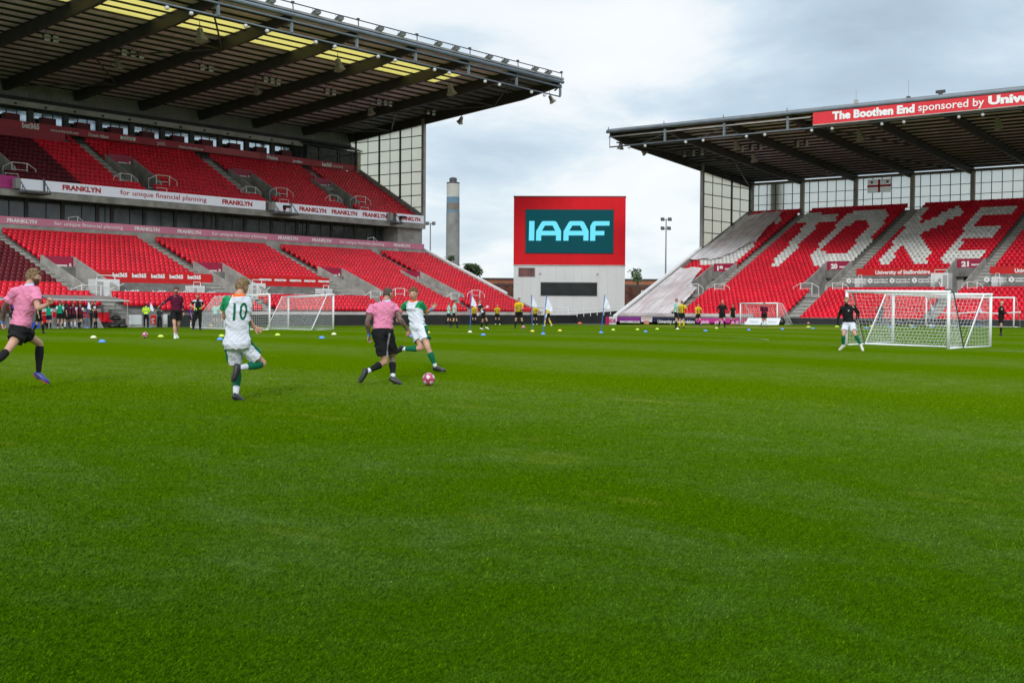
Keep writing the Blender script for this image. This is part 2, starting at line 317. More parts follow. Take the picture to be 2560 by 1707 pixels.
# ------------------------------------------------------------------ grandstands: local frame (s along the stand, d depth, z up)
TL = lambda s, d, z: (s, d, z)            # long stand on the left: s = X, d = Y
TR = lambda s, d, z: (d, s, z)            # end stand on the right: s = Y, d = X
class Tier:
    def __init__(t, T, d0, pitch, n, sl, zref, dref):
        t.T = T; t.d0 = d0; t.p = pitch; t.n = n; t.sl = sl; t.zr = zref; t.dr = dref
    def top(t, d): return t.zr+t.sl*(d-t.dr)
    def row(t, i): d = t.d0+t.p*i; return d, t.top(d)-.80
LOW = Tier(TL, 82.5, .76, 21, .41, 8.05, 97.7)
UPR = Tier(TL, 99.75, .78, 13, .567, 12.45, 99.1)
RGT = Tier(TR, 108.3, .76, 38, .449, 13.85, 136.5)
def terrace(mb, tr, s0, s1, voms, dv0, dv1, thick=.5):
    """stepped concrete with rectangular cuts for the entrances"""
    cuts = sorted(voms); segs = []; c = s0
    for a, b in cuts:
        if b < s0 or a > s1: continue
        segs.append((c, a, 0)); segs.append((a, b, 1)); c = b
    segs.append((c, s1, 0))
    for a, b, k in segs:
        if b-a < .01: continue
        for i in range(tr.n):
            d, z = tr.row(i)
            if k and dv0 < d < dv1: continue
            zb = z-thick-(tr.p*tr.sl)
            mb.box((a, d-.55, zb), (b, d-.55+tr.p, z), 0, tr.T)
def vom(st, tr, a, b, dv0, dv1, zf, sign_h, namew='entrance_wall'):
    """side walls, floor, back wall with its doorway"""
    T = tr.T; t = .16
    for s in (a, b):
        mb = MB(); P = [(s-t/2, dv0, zf-.2), (s-t/2, dv1+.3, zf-.2), (s-t/2, dv1+.3, tr.top(dv1)+.18), (s-t/2, dv0+.15, tr.top(dv0)+.22), (s-t/2, dv0, tr.top(dv0)-.1)]
        mb.prism([T(*p) for p in P], Vector(T(t, 0, 0))); mb.build(namew, M_conc, st)
    mb = MB(); mb.box((a, dv0, zf-.25), (b, dv1+.3, zf), 0, T); mb.box((a+t/2, dv1+.1, zf), (a+.7, dv1+.3, zf+2.1), 0, T); mb.box((b-.7, dv1+.1, zf), (b-t/2, dv1+.3, zf+2.1), 0, T); mb.build('entrance_floor', M_conc, st)
    mb = MB(); mb.box((a+.7, dv1+.32, zf), (b-.7, dv1+1.5, zf+2.1), 0, T); mb.build('doorway', M_black, st)
def steps(tr, s0, s1, i0, i1, st):
    mb = MB()
    for i in range(i0, i1):
        d, z = tr.row(i)
        mb.box((s0, d-.55-.02, z-.02), (s1, d-.55+.16, z+.03), 1, tr.T); mb.box((s0, d-.55-tr.p/2, z-tr.p*tr.sl-.1), (s1, d-.57, z-tr.p*tr.sl/2), 0, tr.T)
        mb.box((s0, d-.55-tr.p/2-.02, z-tr.p*tr.sl/2-.02), (s1, d-.55-tr.p/2+.14, z-tr.p*tr.sl/2+.02), 1, tr.T)
    mb.build('stairway', [M_conc, M_nose], st)
M_nose = mat('step_nosing', (.52, .51, .46), .8, .15, 3)
def rail(T, s0, s1, d, z, label, h=1.15, kind='trap'):
    o = thing('railing', label, 'railing', T(s0, d, z), 'white guard rails by the stand entrances')
    P = lambda s, q: T(s, d, z+q); w = s1-s0; mb = MB()
    mb.tube([P(s0, 0), P(s0, h*.66), P(s0+.27*w, h), P(s0+.73*w, h), P(s1, h*.66), P(s1, 0)], .035, 5)
    mb.tube([P(s0, .06), P(s1, .06)], .028, 5); mb.build('hand_rail', M_rail, o)
    for k in (.27, .73):
        mb = MB(); mb.tube([P(s0+k*w, 0), P(s0+k*w, h)], .042, 5); mb.build('post', M_rail, o)
    mb = MB(); mb.tube([P(s0+.27*w, h*.55), P(s0+.73*w, h*.55)], .026, 5); mb.build('mid_rail', M_rail, o)
    return o
ORD = ['first', 'second', 'third', 'fourth', 'fifth', 'sixth', 'seventh', 'eighth', 'ninth', 'tenth', 'eleventh', 'twelfth', 'thirteenth', 'fourteenth']

# --- left stand
XE = 106.0; XL = 24.0
stL = thing('grandstand', 'long two tier grandstand on the left, red seats under a deep cantilever roof', 'grandstand', (XL, 82, 0))
LV = [(38.4, 41.3), (53.45, 56.2), (68.3, 71.3), (83.25, 86.15), (94.95, 97.75)]
UV = [(38.5, 41.4), (53.5, 56.4), (68.5, 71.35), (83.35, 86.15), (94.95, 97.75)]
LZF, UZF, RZF = 2.02, 12.75, 3.15
mb = MB(); terrace(mb, LOW, XL, XE, LV, 85.1, 91.5); mb.box((XL, 81.6, -.1), (XE, 81.95, 1.0)); mb.build('lower_terrace', M_conc_d, stL)
mb = MB(); terrace(mb, UPR, XL, XE, UV, 101.0, 105.7); mb.build('upper_terrace', M_conc_d, stL)
for a, b in LV: vom(stL, LOW, a, b, 85.15, 91.45, LZF, 1)
for a, b in UV: vom(stL, UPR, a, b, 100.9, 105.6, UZF, 1)
for k, (a, b) in enumerate(LV):
    ax = (a-1.95, a-.1) if k < 4 else None
    if k < 4: steps(LOW, a-1.5, a-.15, 4, 21, stL)
    else: steps(LOW, a+1.6, a+2.8, 12, 21, stL)
    steps(LOW, a+.3, a+1.6, 0, 4, stL)
for k, (a, b) in enumerate(UV):
    if k < 4: steps(UPR, a-1.6, a-.4, 2, 13, stL)
    else: steps(UPR, a+1.6, a+2.8, 8, 13, stL)
    steps(UPR, a+.2, a+1.3, 0, 2, stL)
# rear building, boxes and parapets
mb = MB(); mb.box((XL, 98.05, 6.9), (XE, 98.4, 8.44)); mb.box((XL, 98.5, 7.5), (XE, 103.9, 8.3)); mb.build('lower_parapet', M_conc, stL)
mb = MB(); mb.box((XL, 98.35, 10.85), (XE, 99.0, 11.42)); mb.box((XL, 99.0, 11.0), (XE, 104.1, 11.5)); mb.build('balcony_beam', M_conc, stL)
mb = MB(); mb.box((XL, 104.2, 8.3), (XE, 104.5, 11.0)); mb.build('box_back_wall', M_black, stL)
mb = MB(); mb.box((101.9, 98.9, 8.3), (XE, 104.2, 10.9)); mb.build('end_pier', M_conc, stL)
x = 30.
k = 0
M_glass_lo = mat('box_glass', (.055, .07, .07), .1, .45, .9, spec=.7)
while x < 101:
    w = 3.15 if k % 4 != 3 else 1.2
    mb = MB(); mb.box((x, 101.0, 8.35), (min(x+w, 101.6), 101.06, 11.0)); o = mb.build('box_window', M_glass_lo, stL)
    mb = MB(); mb.box((x+w, 100.9, 8.3), (x+w+.35, 101.2, 11.0)); mb.build('mullion', M_steel_d, stL)
    mb = MB(); mb.tube([(x+w*.55, 100.97, 8.3), (x+w*.55, 100.97, 11.)], .04, 4); mb.build('mullion', M_steel_d, stL)
    x += w+.35; k += 1
# upper glazing band behind the red fascia
mb = MB(); mb.box((XL, 109.75, 18.3), (XE, 110.0, 19.0)); mb.build('upper_parapet', M_conc, stL)
x = 30.; k = 0
while x < 97.5:
    mb = MB(); mb.box((x, 110.9, 19.0), (x+3.2, 110.95, 20.5)); mb.build('lounge_window', M_glass_sky, stL)
    mb = MB(); mb.box((x+3.2, 110.7, 18.9), (x+3.75, 111.1, 20.5)); mb.box((x, 110.83, 18.95), (x+3.22, 110.92, 19.05))
    for q in (1.07, 2.13): mb.box((x+q-.03, 110.84, 19.0), (x+q+.03, 110.9, 20.5))
    mb.build('window_frame', M_steel_d, stL)
    mb = MB(); mb.obox((x+1.2, 110.3, 19.35), Vector((.75, 0, 0)), Vector((0, .3, 0)), Vector((0, 0, .38))); mb.build('balcony_seat_block', M_dark_seat, stL)
    x += 3.75; k += 1
mb = MB(); mb.box((97.4, 109.4, 19.0), (105.4, 109.46, 20.65)); mb.box((105.34, 109.4, 19.0), (105.4, 111.0, 20.65)); mb.build('corner_lounge_glass', M_glassd, stL)
mb = MB()
for q in (97.4, 99.3, 102.3, 105.2): mb.box((q, 109.3, 19.0), (q+.22, 109.39, 20.7))
mb.box((97.4, 109.3, 19.75), (105.4, 109.38, 19.83)); mb.add([(96.5, 108.9, 20.7), (106.3, 108.9, 20.7), (106.3, 112, 21.9), (96.5, 112, 21.9), (96.5, 108.9, 20.62), (106.3, 108.9, 20.62)], [(0, 1, 2, 3), (4, 5, 1, 0)])
mb.build('corner_lounge_frame', M_steel_d, stL)
mb = MB(); mb.box((105.45, 109.2, 17.6), (106.0, 110.9, 20.6)); mb.build('corner_post', mat('beige_post', (.42, .40, .33), .8, .1, 1), stL)
M_corr = stripes(mat('corrugated_grey', (.27, .27, .255), .7, .12, .5), 0, 18, .8)
mb = MB(); mb.add([(XL, 110.6, 21.0), (XE, 110.6, 21.0), (XE, 111.6, 23.3), (XL, 111.6, 23.3)], [(0, 1, 2, 3)]); mb.box((XL, 111.7, 0), (XE, 112.0, 23.2)); mb.build('rear_cladding', M_corr, stL)
mb = MB(); mb.box((XL, 110.1, 20.95), (XE-1, 110.62, 21.4)); mb.build('rear_gutter_beam', M_purlin, stL)
M_fascg = mat('grey_panel', (.38, .375, .36), .6, .15, .8)
mb = MB(); mb.box((XL, 109.55, 20.42), (97.0, 110.08, 20.93)); mb.build('grey_fascia', M_fascg, stL)
mb = MB()
for a in np.arange(27, 96, 3.1): mb.box((a, 109.45, 20.5), (a+.25, 109.53, 20.7))
mb.build('fascia_light', M_blackp, stL)
# roof
def deckL(y): return 26.0-.095*(y-78.7)
YF, YB = 78.6, 111.8
mb = MB(); mb.add([(XL-3, YF, deckL(YF)), (98.5, YF, deckL(YF)), (98.5, YB, deckL(YB)), (XL-3, YB, deckL(YB))], [(0, 1, 2, 3)])
mb.build('roof_lining', M_deck, stL)
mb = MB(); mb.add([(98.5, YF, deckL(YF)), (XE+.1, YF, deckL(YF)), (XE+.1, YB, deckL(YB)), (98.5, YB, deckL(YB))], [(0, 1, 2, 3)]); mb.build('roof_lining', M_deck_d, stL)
mb = MB(); mb.add([(XL-3, YF-.1, deckL(YF)+.25), (XE+.2, YF-.1, deckL(YF)+.25), (XE+.2, YB, deckL(YB)+.25), (XL-3, YB, deckL(YB)+.25), (XL-3, YF-.1, deckL(YF)+.06), (XE+.2, YF-.1, deckL(YF)+.06), (XE+.2, YB, deckL(YB)+.06)], [(0, 1, 2, 3), (4, 5, 1, 0), (5, 6, 2, 1)]); mb.build('roof_sheet', M_deck_top, stL)
RX = [XE-7.5*k for k in range(0, 12)]
for x in RX:
    mb = MB(); w = .17; P = [(79.0, deckL(79)-.02), (YB, deckL(YB)-.02), (YB, 21.95), (110.6, 21.95), (84, deckL(84)-1.05), (79.0, deckL(79)-.62)]
    mb.prism([(x-w, a, b) for a, b in P], (2*w, 0, 0)); mb.build('rafter', M_steel_d, stL)
PYL = [79.2+1.365*k for k in range(24)]
for y in PYL:
    mb = MB()
    for x in RX[:-1]: mb.box((x-7.5+.2, y-.09, deckL(y)-.15), (x-.2, y+.09, deckL(y)-.02))
    mb.build('purlin', M_purlin, stL)
# yellow translucent roof lights
M_sky = mat('rooflight_yellow', (.72, .60, .16), .5, .12, .9, emit=None); stripes(M_sky, 0, 14, .7)
tt = M_sky.node_tree; bb = tt.nodes['Principled BSDF']; bb.inputs['Transmission Weight'].default_value = 0.0
trn = N(tt, 'ShaderNodeBsdfTranslucent'); trn.inputs[0].default_value = (.74, .63, .17, 1); ms = N(tt, 'ShaderNodeMixShader'); ms.inputs[0].default_value = .7
out = [n for n in tt.nodes if n.type == 'OUTPUT_MATERIAL'][0]; Lk(tt, bb.outputs[0], ms.inputs[1]); Lk(tt, trn.outputs[0], ms.inputs[2]); Lk(tt, ms.outputs[0], out.inputs[0])
mbk = [(47.5, 53.1), (55.0, 60.65), (62.7, 68.2), (70.2, 75.8), (78.1, 83.2), (85.8, 91.0), (93.5, 95.4)]
for a, b in mbk:
    mb = MB()
    mb.add([(a, 83.3, deckL(83.3)-.02), (b, 83.3, deckL(83.3)-.02), (b, 87.35, deckL(87.35)-.02), (a, 87.35, deckL(87.35)-.02)], [(0, 1, 2, 3)])
    mb.build('rooflight', M_sky, stL)
# openings over the roof lights let the daylight through: cut the sheeting away there
def roof_with_holes(obj_names, z_of, x0, x1, y0, y1, holes, m, nm):
    mb = MB(); xs = sorted({x0, x1, *[h for a in holes for h in a]})
    for a, b in zip(xs, xs[1:]):
        hole = any(h[0] <= a and b <= h[1] for h in holes)
        for c, d in ([(y0, 83.3), (87.35, y1)] if hole else [(y0, y1)]):
            for off, lo in m[1]:
                mb.add([(a, c, z_of(c)+off), (b, c, z_of(c)+off), (b, d, z_of(d)+off), (a, d, z_of(d)+off)], [(0, 1, 2, 3)])
    return mb.build(nm, m[0], stL)
for o in list(stL.children):
    if o.name.startswith('roof_lining') and o.data.vertices[0].co.x < 50: bpy.data.objects.remove(o)
    elif o.name.startswith('roof_sheet'): bpy.data.objects.remove(o)
roof_with_holes(None, deckL, XL-3, 98.5, YF, YB, mbk, (M_deck, [(0, 0)]), 'roof_lining')
roof_with_holes(None, deckL, XL-3, XE+.2, YF-.1, YB, mbk, (M_deck_top, [(.22, 0), (.06, 0)]), 'roof_sheet')
mb = MB(); mb.box((XL-3, YF-.12, deckL(YF)+.05), (XE+.2, YF-.02, deckL(YF)+.24)); mb.build('roof_edge', M_deck_top, stL)
mb = MB(); mb.tube([(XL-3, 78.55, 25.80), (XE+.1, 78.55, 25.80)], .19, 10); mb.build('edge_tube', M_steel_b, stL, smooth=True)
mb = MB(); mb.tube([(XL-3, 78.75, 25.33), (XE+.1, 78.75, 25.33)], .10, 8); mb.build('edge_tube', M_steel_b, stL, smooth=True)
mb = MB(); mb.tube([(XL-3, 78.9, 24.38), (XE+.1, 78.9, 24.30)], .075, 8); mb.build('gantry_rail', M_steel_b, stL, smooth=True)
mb = MB(); mb.tube([(XL-3, 78.7, 26.93), (XE, 78.7, 26.75)], .05, 6); mb.build('lamp_rail', M_steel_d, stL, smooth=True)
for x in RX:
    mb = MB(); mb.tube([(x, 78.6, 25.8), (x, 78.7, 26.93)], .05, 5); mb.box((x-.12, 78.6, 26.78), (x+.12, 78.8, 26.96)); mb.build('rail_post', M_steel_d, stL)
    mb = MB(); mb.box((x-.10, 78.75, 24.38), (x+.10, 78.95, 25.3)); mb.tube([(x, 78.7, 25.55), (x, 79.6, 25.0)], .09, 5); mb.build('gantry_post', M_steel_b, stL)
# diagonal braces under the roof, V hangers
def brace(p, q, r=.07, nm='roof_brace', m=None): mb = MB(); mb.tube([p, q], r, 6); return mb.build(nm, m or M_steel_d, stL)
for x in (98.5, 61.0): 
    for a, b in (((x, 79.5, 24.9), (x+7.5, 88, 24.2)), ((x, 96, 23.3), (x+7.5, 88, 24.2)), ((x, 96, 23.3), (x+7.5, 104, 22.8)), ((x, 110, 22.3), (x+7.5, 104, 22.8)), ((x, 88, 24.2), (x+7.5, 88, 24.2)), ((x, 104, 22.8), (x+7.5, 104, 22.8))): brace(a, b, .08, m=mat('brace_grey', (.07, .065, .062), .6, .1, 1))
M_vh = mat('hanger_beige', (.22, .18, .13), .7, .1, 1)
def vhang(st, T, s, d, z, w=.75):
    mb = MB()
    for k in (-1, 1): mb.tube([T(s+k*w, d, z+.9), T(s+k*.18, d, z)], .035, 4)
    mb.build('hanger', M_vh, st)
for k in range(8): vhang(stL, TL, 50.3+7.55*k, 99.7, 23.55)
# gable end glazing
M_gab = stripes(mat('glazing_cream', (.80, .80, .70), .6, .15, .7, col2=(.64, .64, .53)), 1, 12, .5)
tt = M_gab.node_tree; bb = tt.nodes['Principled BSDF']; trn = N(tt, 'ShaderNodeBsdfTranslucent'); trn.inputs[0].default_value = (.98, .98, .88, 1); ms = N(tt, 'ShaderNodeMixShader'); ms.inputs[0].default_value = .85
out = [n for n in tt.nodes if n.type == 'OUTPUT_MATERIAL'][0]; Lk(tt, bb.outputs[0], ms.inputs[1]); Lk(tt, trn.outputs[0], ms.inputs[2])
m3 = N(tt, 'ShaderNodeMixShader'); m3.inputs[0].default_value = .3; tp = N(tt, 'ShaderNodeBsdfTransparent'); tp.inputs[0].default_value = (1, 1, .93, 1); Lk(tt, ms.outputs[0], m3.inputs[1]); Lk(tt, tp.outputs[0], m3.inputs[2]); Lk(tt, m3.outputs[0], out.inputs[0])
M_gfr = mat('glazing_bar', (.035, .032, .024), .6, .1, 1)
def rk(y): return 18.7-.567*(110.2-y)+.0
mb = MB(); mb.prism([(XE-.02, 98.75, 12.3), (XE-.02, 98.75, 23.6), (XE-.02, 111.9, 22.4), (XE-.02, 111.9, 18.6), (XE-.02, 110.4, 18.7)], (.05, 0, 0)); mb.build('gable_glazing', M_gab, stL)
mb = MB()
for y in (102.4, 105.9, 109.95): mb.box((XE-.2, y-.09, rk(y)), (XE-.03, y+.09, 23.2))
for y in (100.6, 104.15, 107.9): mb.box((XE-.1, y-.03, rk(y)), (XE-.03, y+.03, 23.2))
for z in (13.45, 14.85, 16.23, 17.62, 19.0, 20.4, 21.8):
    y1 = min(110.4, 110.2-(18.7-z)/.567); mb.box((XE-.14, 98.8, z-.045), (XE-.03, max(98.9, y1), z+.045))
mb.build('glazing_bars', M_gfr, stL)
mb = MB(); mb.box((XE-.3, 98.45, 11.3), (XE+.12, 98.8, 23.7)); mb.build('gable_post', M_fascg, stL)
mb = MB()       # raking end walls
mb.prism([(XE-.25, 98.5, 12.45), (XE-.25, 110.3, 19.0), (XE-.25, 110.3, 17.6), (XE-.25, 98.5, 11.3)], (.3, 0, 0)); mb.prism([(XE-.28, 98.8, 12.62), (XE-.28, 110.3, 19.12), (XE-.28, 110.3, 19.0), (XE-.28, 98.8, 12.45)], (.4, 0, 0))
mb.build('raking_wall', M_conc, stL)
mb = MB(); mb.prism([(XE-.25, 86.1, 3.3), (XE-.25, 98.6, 8.55), (XE-.25, 98.6, 0), (XE-.25, 86.1, 0)], (.3, 0, 0)); mb.prism([(XE-.2, 81.2, .4), (XE-.2, 81.2, 1.2), (XE-.2, 86.1, 3.1), (XE-.2, 86.1, .4)], (.2, 0, 0)); mb.build('raking_wall', M_conc, stL)
mb = MB(); mb.prism([(XE-.3, 86.0, 3.42), (XE-.3, 98.6, 8.68), (XE-.3, 98.6, 8.5), (XE-.3, 86.0, 3.22)], (.42, 0, 0)); mb.build('coping', M_white, stL)
mb = MB(); mb.prism([(XE-.24, 81.0, 1.26), (XE-.24, 86.2, 3.22), (XE-.24, 86.2, 3.12), (XE-.24, 81.0, 1.16)], (.3, 0, 0)); mb.build('coping', M_conc, stL)
# lamps
def floodlight(p, name_l, double=True, grp='twin lamps under the grandstand roofs'):
    o = thing('floodlight', name_l, 'floodlight', p, grp); p = Vector(p); a = Vector((0, 0, 1))
    mb = MB(); mb.tube([p, p-a*.35], .03, 4); mb.build('bracket', M_steel_d, o)
    for k in (0, 1):
        mb = MB(); c = p-a*(.42+.33*k)+Vector((0, -.05, 0)); mb.obox(c, Vector((.27, 0, 0)), Vector((0, .14, .05)), Vector((0, -.03, .11)), 0); mb.obox(c+Vector((-.01, -.15, -.05)), Vector((.24, 0, 0)), Vector((0, .02, .0)), Vector((0, -.03, .10)), 1)
        mb.build('lamp_head', [M_steel_d, M_lampg], o)
fl = [(55.3, 94.1), (56.1, 94.1), (62.6, 94.1), (63.5, 94.1), (64.35, 94.1), (70.9, 94.1), (71.85, 94.1), (78.35, 94.1), (79.2, 94.1), (79.95, 94.1), (86.4, 94.1), (87.3, 94.1), (94.0, 94.3), (95.0, 94.3), (95.75, 94.3), (102.0, 94.5), (102.9, 94.5)]
bayn = {55: 'first', 63: 'second', 71: 'third', 79: 'fourth', 87: 'fifth', 95: 'sixth', 102: 'seventh'}
for i, (x, y) in enumerate(fl):
    b = min(bayn, key=lambda q: abs(q-x)); mem = sorted(q for q, _ in fl if min(bayn, key=lambda w: abs(w-q)) == b); k = mem.index(x)
    floodlight((x, y, deckL(y)-.25), '%s twin lamp in the %s cluster from the left, under the left roof' % (ORD[k] if len(mem) > 2 or k == 0 else 'second', bayn[b]))
def speaker(p, lab, s=1., dirv=Vector((.05, -.25, -1)), grp='horn speakers hanging from the roofs'):
    s *= .78; p = Vector(p); o = thing('loudspeaker', lab, 'loudspeaker', p, grp); d = dirv.normalized(); e1 = d.cross(Vector((1, 0, 0))).normalized(); e2 = d.cross(e1)
    mb = MB(); R = []
    for t_, w, h in ((0, .16, .16), (.35, .20, .18), (.7, .26, .24), (1.05, .42, .36)): R.append([p+d*(t_*s)+e1*(a*w*s)+e2*(b*h*s) for a, b in ((-1, -1), (1, -1), (1, 1), (-1, 1))])
    vs = [v for r in R for v in r]; fs = [(4*i+k, 4*i+(k+1) % 4, 4*i+4+(k+1) % 4, 4*i+4+k) for i in range(3) for k in range(4)]+[(3, 2, 1, 0), (12, 13, 14, 15)]; mb.add(vs, fs); mb.build('horn', M_beige, o)
    mb = MB(); mb.tube([p+Vector((0, 0, .7*s)), p+d*.2*s], .03, 4); mb.tube([p+e1*.2*s+d*.3*s, p+Vector((0, 0, .4*s)), p-e1*.2*s+d*.3*s], .02, 4); mb.build('bracket', M_steel_d, o)
for i, (x, y) in enumerate([(63.7, 96.7), (79.4, 96.7), (95.3, 96.8)]): speaker((x, y, deckL(y)-.7), '%s beige horn speaker of the rear row under the left roof, from the left' % ORD[i], 1.15)
for i, (x, y) in enumerate([(63.4, 84.4), (78.9, 84.4), (94.6, 84.5)]): speaker((x, y, deckL(y)-.9), '%s large beige horn speaker below the yellow rooflights, from the left' % ORD[i], 1.35)
for (u, v, lab) in ((1373, 240, 'horn speaker hanging at the outer corner of the left roof against the sky'), (1155, 293, 'horn speaker hanging below the gable edge of the left roof, against the sky')):
    p = on(0, u, v, 106.35 if u > 1300 else 106.4); speaker((106.4, p.y, p.z), lab, 1.0, Vector((.3, -.5 if u > 1300 else .9, -1)))
k = 0
for x in [71.24, 73.43, 78.68, 80.87, 86.17, 88.25, 93.58, 95.82, 101.07, 103.3]+[48.7, 51.2, 56.3, 58.5, 63.75, 65.96]:
    o = thing('spotlight', '', 'spotlight', (x, 78.9, 24.05), 'round spotlights on the left roof gantry'); mb = MB(); mb.tube([(x, 78.9, 24.35), (x, 78.9, 24.2)], .03, 4); mb.build('bracket', M_steel_d, o)
    mb = MB(); mb.lathe((x, 78.9, 24.08), [(.03, .17), (.14, .12), (.19, 0), (.14, -.12), (.03, -.17)], 12); mb.build('lamp_head', M_lampg, o, smooth=True); o['x'] = x
sp = sorted([o for o in COL.objects if o.get('x') is not None], key=lambda o: o['x'])
for i, o in enumerate(sp): o['label'] = 'round spotlight on the left roof gantry, %s from the outer end' % (ORD[len(sp)-1-i] if len(sp)-1-i < 14 else 'number %d' % (len(sp)-i)); del o['x']
rl = [48.4, 50.9, 55.9, 58.6, 63.4, 66.0, 70.92, 73.56, 78.46, 81.27, 86.23, 88.71, 93.7, 96.22, 101.14, 103.42]
for i, x in enumerate(rl):
    j = len(rl)-1-i
    o = thing('floodlight', 'small dark floodlight slung under the rooftop rail, %s from the outer end' % (ORD[j] if j < 14 else 'number %d' % (j+1)), 'floodlight', (x, 78.7, 26.8), 'floodlights slung on the rail above the left roof')
    mb = MB(); mb.tube([(x-.2, 78.7, 26.85), (x-.2, 78.7, 26.5), (x+.2, 78.7, 26.5), (x+.2, 78.7, 26.85)], .025, 4); mb.build('bracket', M_steel_d, o)
    mb = MB(); mb.obox((x, 78.5, 26.42), Vector((.33, 0, 0)), Vector((0, .25, -.12)), Vector((0, .05, .10))); mb.obox((x, 78.42, 26.34), Vector((.28, 0, 0)), Vector((0, .2, -.09)), Vector((0, -.012, -.025)), 1); mb.build('lamp_head', [M_steel_d, M_lampg], o)

# --- boards on the left stand
def board(label, a, b, d, z0, z1, m, T=TL, texts=(), grp=None, th=.06, name='advertising_board', flip=1):
    """flat board with lettering pieces: (text, s0, s1, z, cap height, material, bold)"""
    o = thing(name, label, 'advertising board' if name == 'advertising_board' else name.replace('_', ' '), T(a, d, z0), grp)
    mb = MB(); mb.box((a, d, z0), (b, d+th, z1), 0, T); mb.build('panel', m, o)
    for tx, s0, s1, z, h, mm, bd in texts: lettering(o, tx, T(s0, d-.01, z), T(s1, d-.01, z), h, mm, bd, out=.012)
    return o
FH = .42
def atx(u, v, d): return on(1, u, v, d).x
L3 = lambda z: z/4.2; L4 = lambda z: z/4.2+520
d = 98.25
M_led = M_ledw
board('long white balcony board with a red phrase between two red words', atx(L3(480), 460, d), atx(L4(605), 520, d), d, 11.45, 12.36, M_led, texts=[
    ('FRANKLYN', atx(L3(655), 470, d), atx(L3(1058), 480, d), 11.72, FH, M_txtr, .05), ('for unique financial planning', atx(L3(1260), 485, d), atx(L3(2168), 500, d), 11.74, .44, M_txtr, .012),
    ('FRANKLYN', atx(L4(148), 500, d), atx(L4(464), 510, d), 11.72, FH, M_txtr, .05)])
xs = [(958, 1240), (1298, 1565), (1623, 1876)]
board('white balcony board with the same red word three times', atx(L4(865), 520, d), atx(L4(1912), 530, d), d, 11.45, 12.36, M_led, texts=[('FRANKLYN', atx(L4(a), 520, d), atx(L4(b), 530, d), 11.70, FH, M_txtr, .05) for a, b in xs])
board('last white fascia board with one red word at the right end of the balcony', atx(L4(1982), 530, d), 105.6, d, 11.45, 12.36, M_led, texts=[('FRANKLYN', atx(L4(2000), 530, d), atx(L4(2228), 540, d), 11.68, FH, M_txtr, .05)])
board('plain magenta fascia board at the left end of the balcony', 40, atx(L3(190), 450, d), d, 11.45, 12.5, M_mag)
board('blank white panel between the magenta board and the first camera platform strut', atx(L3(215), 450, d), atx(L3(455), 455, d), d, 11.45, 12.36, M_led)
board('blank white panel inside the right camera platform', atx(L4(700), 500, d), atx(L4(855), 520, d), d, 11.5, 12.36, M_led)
def platform(a, b, lab):
    o = thing('camera_platform', lab, 'camera platform', (a, 97.9, 11.0), 'camera platforms hung on the balcony front')
    mb = MB(); mb.box((a, 96.9, 11.05), (b, 98.2, 11.2)); mb.build('deck', M_steel_d, o)
    for s in (a, b):
        mb = MB(); mb.tube([(s, 98.1, 12.5), (s, 98.1, 11.1)], .06, 5); mb.tube([(s, 98.15, 12.4), (s, 96.95, 11.2)], .05, 5); mb.tube([(s, 97.5, 11.2), (s, 97.5, 11.8)], .04, 5); mb.build('strut', M_steel_b, o)
    mb = MB(); mb.box((a-.55, 97.6, 11.45), (a-.1, 98.2, 12.3)); mb.build('control_box', M_fascg, o)
    if a > 70:
        mb = MB(); mb.tube([(a+.8, 97.3, 11.2), (a+.8, 97.3, 11.75)], .05, 6); mb.box((a+.6, 96.9, 11.75), (a+1.3, 97.3, 12.0)); mb.build('tripod_camera', M_blackp, o)
        mb = MB(); mb.lathe((a+1.1, 97.6, 11.7), [(.02, .28), (.15, .2), (.18, 0), (.12, -.2)], 8); mb.build('cushion', M_red_seat, o)
platform(atx(L3(205), 450, 98), atx(L3(465), 455, 98), 'camera platform at the left end of the balcony, next to the magenta board')
platform(atx(L4(690), 500, 98), atx(L4(880), 520, 98), 'camera platform with a camera in the middle of the balcony')
platform(atx(L4(1925), 530, 98), atx(L4(1975), 530, 98), 'narrow camera platform before the last white board on the balcony')
# mauve lettered board at the front of the lower boxes
d = 98.0
tx = []
for z0, z1, w in ((72, 385, 0), (568, 1290, 1), (1412, 1675, 0), (1862, 2108, 0)): tx.append((('FRANKLYN', 'for unique financial planning')[w], atx(L3(z0), 560, d), atx(L3(z1), 570, d), 8.58, .30, M_txtw, (.05, .012)[w]))
for z0, z1, w in ((40, 618, 1), (735, 943, 0), (1093, 1293, 0), (1385, 1850, 1), (1950, 2120, 0)): tx.append((('FRANKLYN', 'for unique financial planning')[w], atx(L4(z0), 590, d), atx(L4(z1), 600, d), 8.58, .30, M_txtw, (.05, .012)[w]))
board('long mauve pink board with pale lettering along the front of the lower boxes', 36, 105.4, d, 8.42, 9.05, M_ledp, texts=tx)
d = 109.5
lay = [('bet365', 230, 412, 'a', .5, .05), ('store.stokecityfc.com', 528, 822, 'a', .26, .015), ('Chetwin Abbott', 925, 1140, 'a', .30, .02), ('pink', 1652, 1738, 'a', .42, .0), ('tickets.stokecityfc.com', 1875, 2133, 'a', .26, .015), ('macron', 50, 187, 'b', .36, .05), ('ARE YOU MISSING OUT?', 305, 500, 'b', .2, .02), ('Mains', 615, 735, 'b', .42, .04), ('Jewellers', 890, 992, 'b', .3, .04), ('bet365', 1198, 1300, 'b', .42, .05), ('CONCOURSE', 1310, 1418, 'b', .28, .0)]
tx = [(w, atx((L3 if q == 'a' else L4)(z0), 320, d), atx((L3 if q == 'a' else L4)(z1), 330, d), 18.42 if d > 0 else 0, h, M_txtw, bd) for w, z0, z1, q, h, bd in lay]
ob = board('long crimson fascia board with sponsor lettering under the upper lounge windows', 40, 105.6, d, 18.28, 19.02, M_redf, texts=tx)
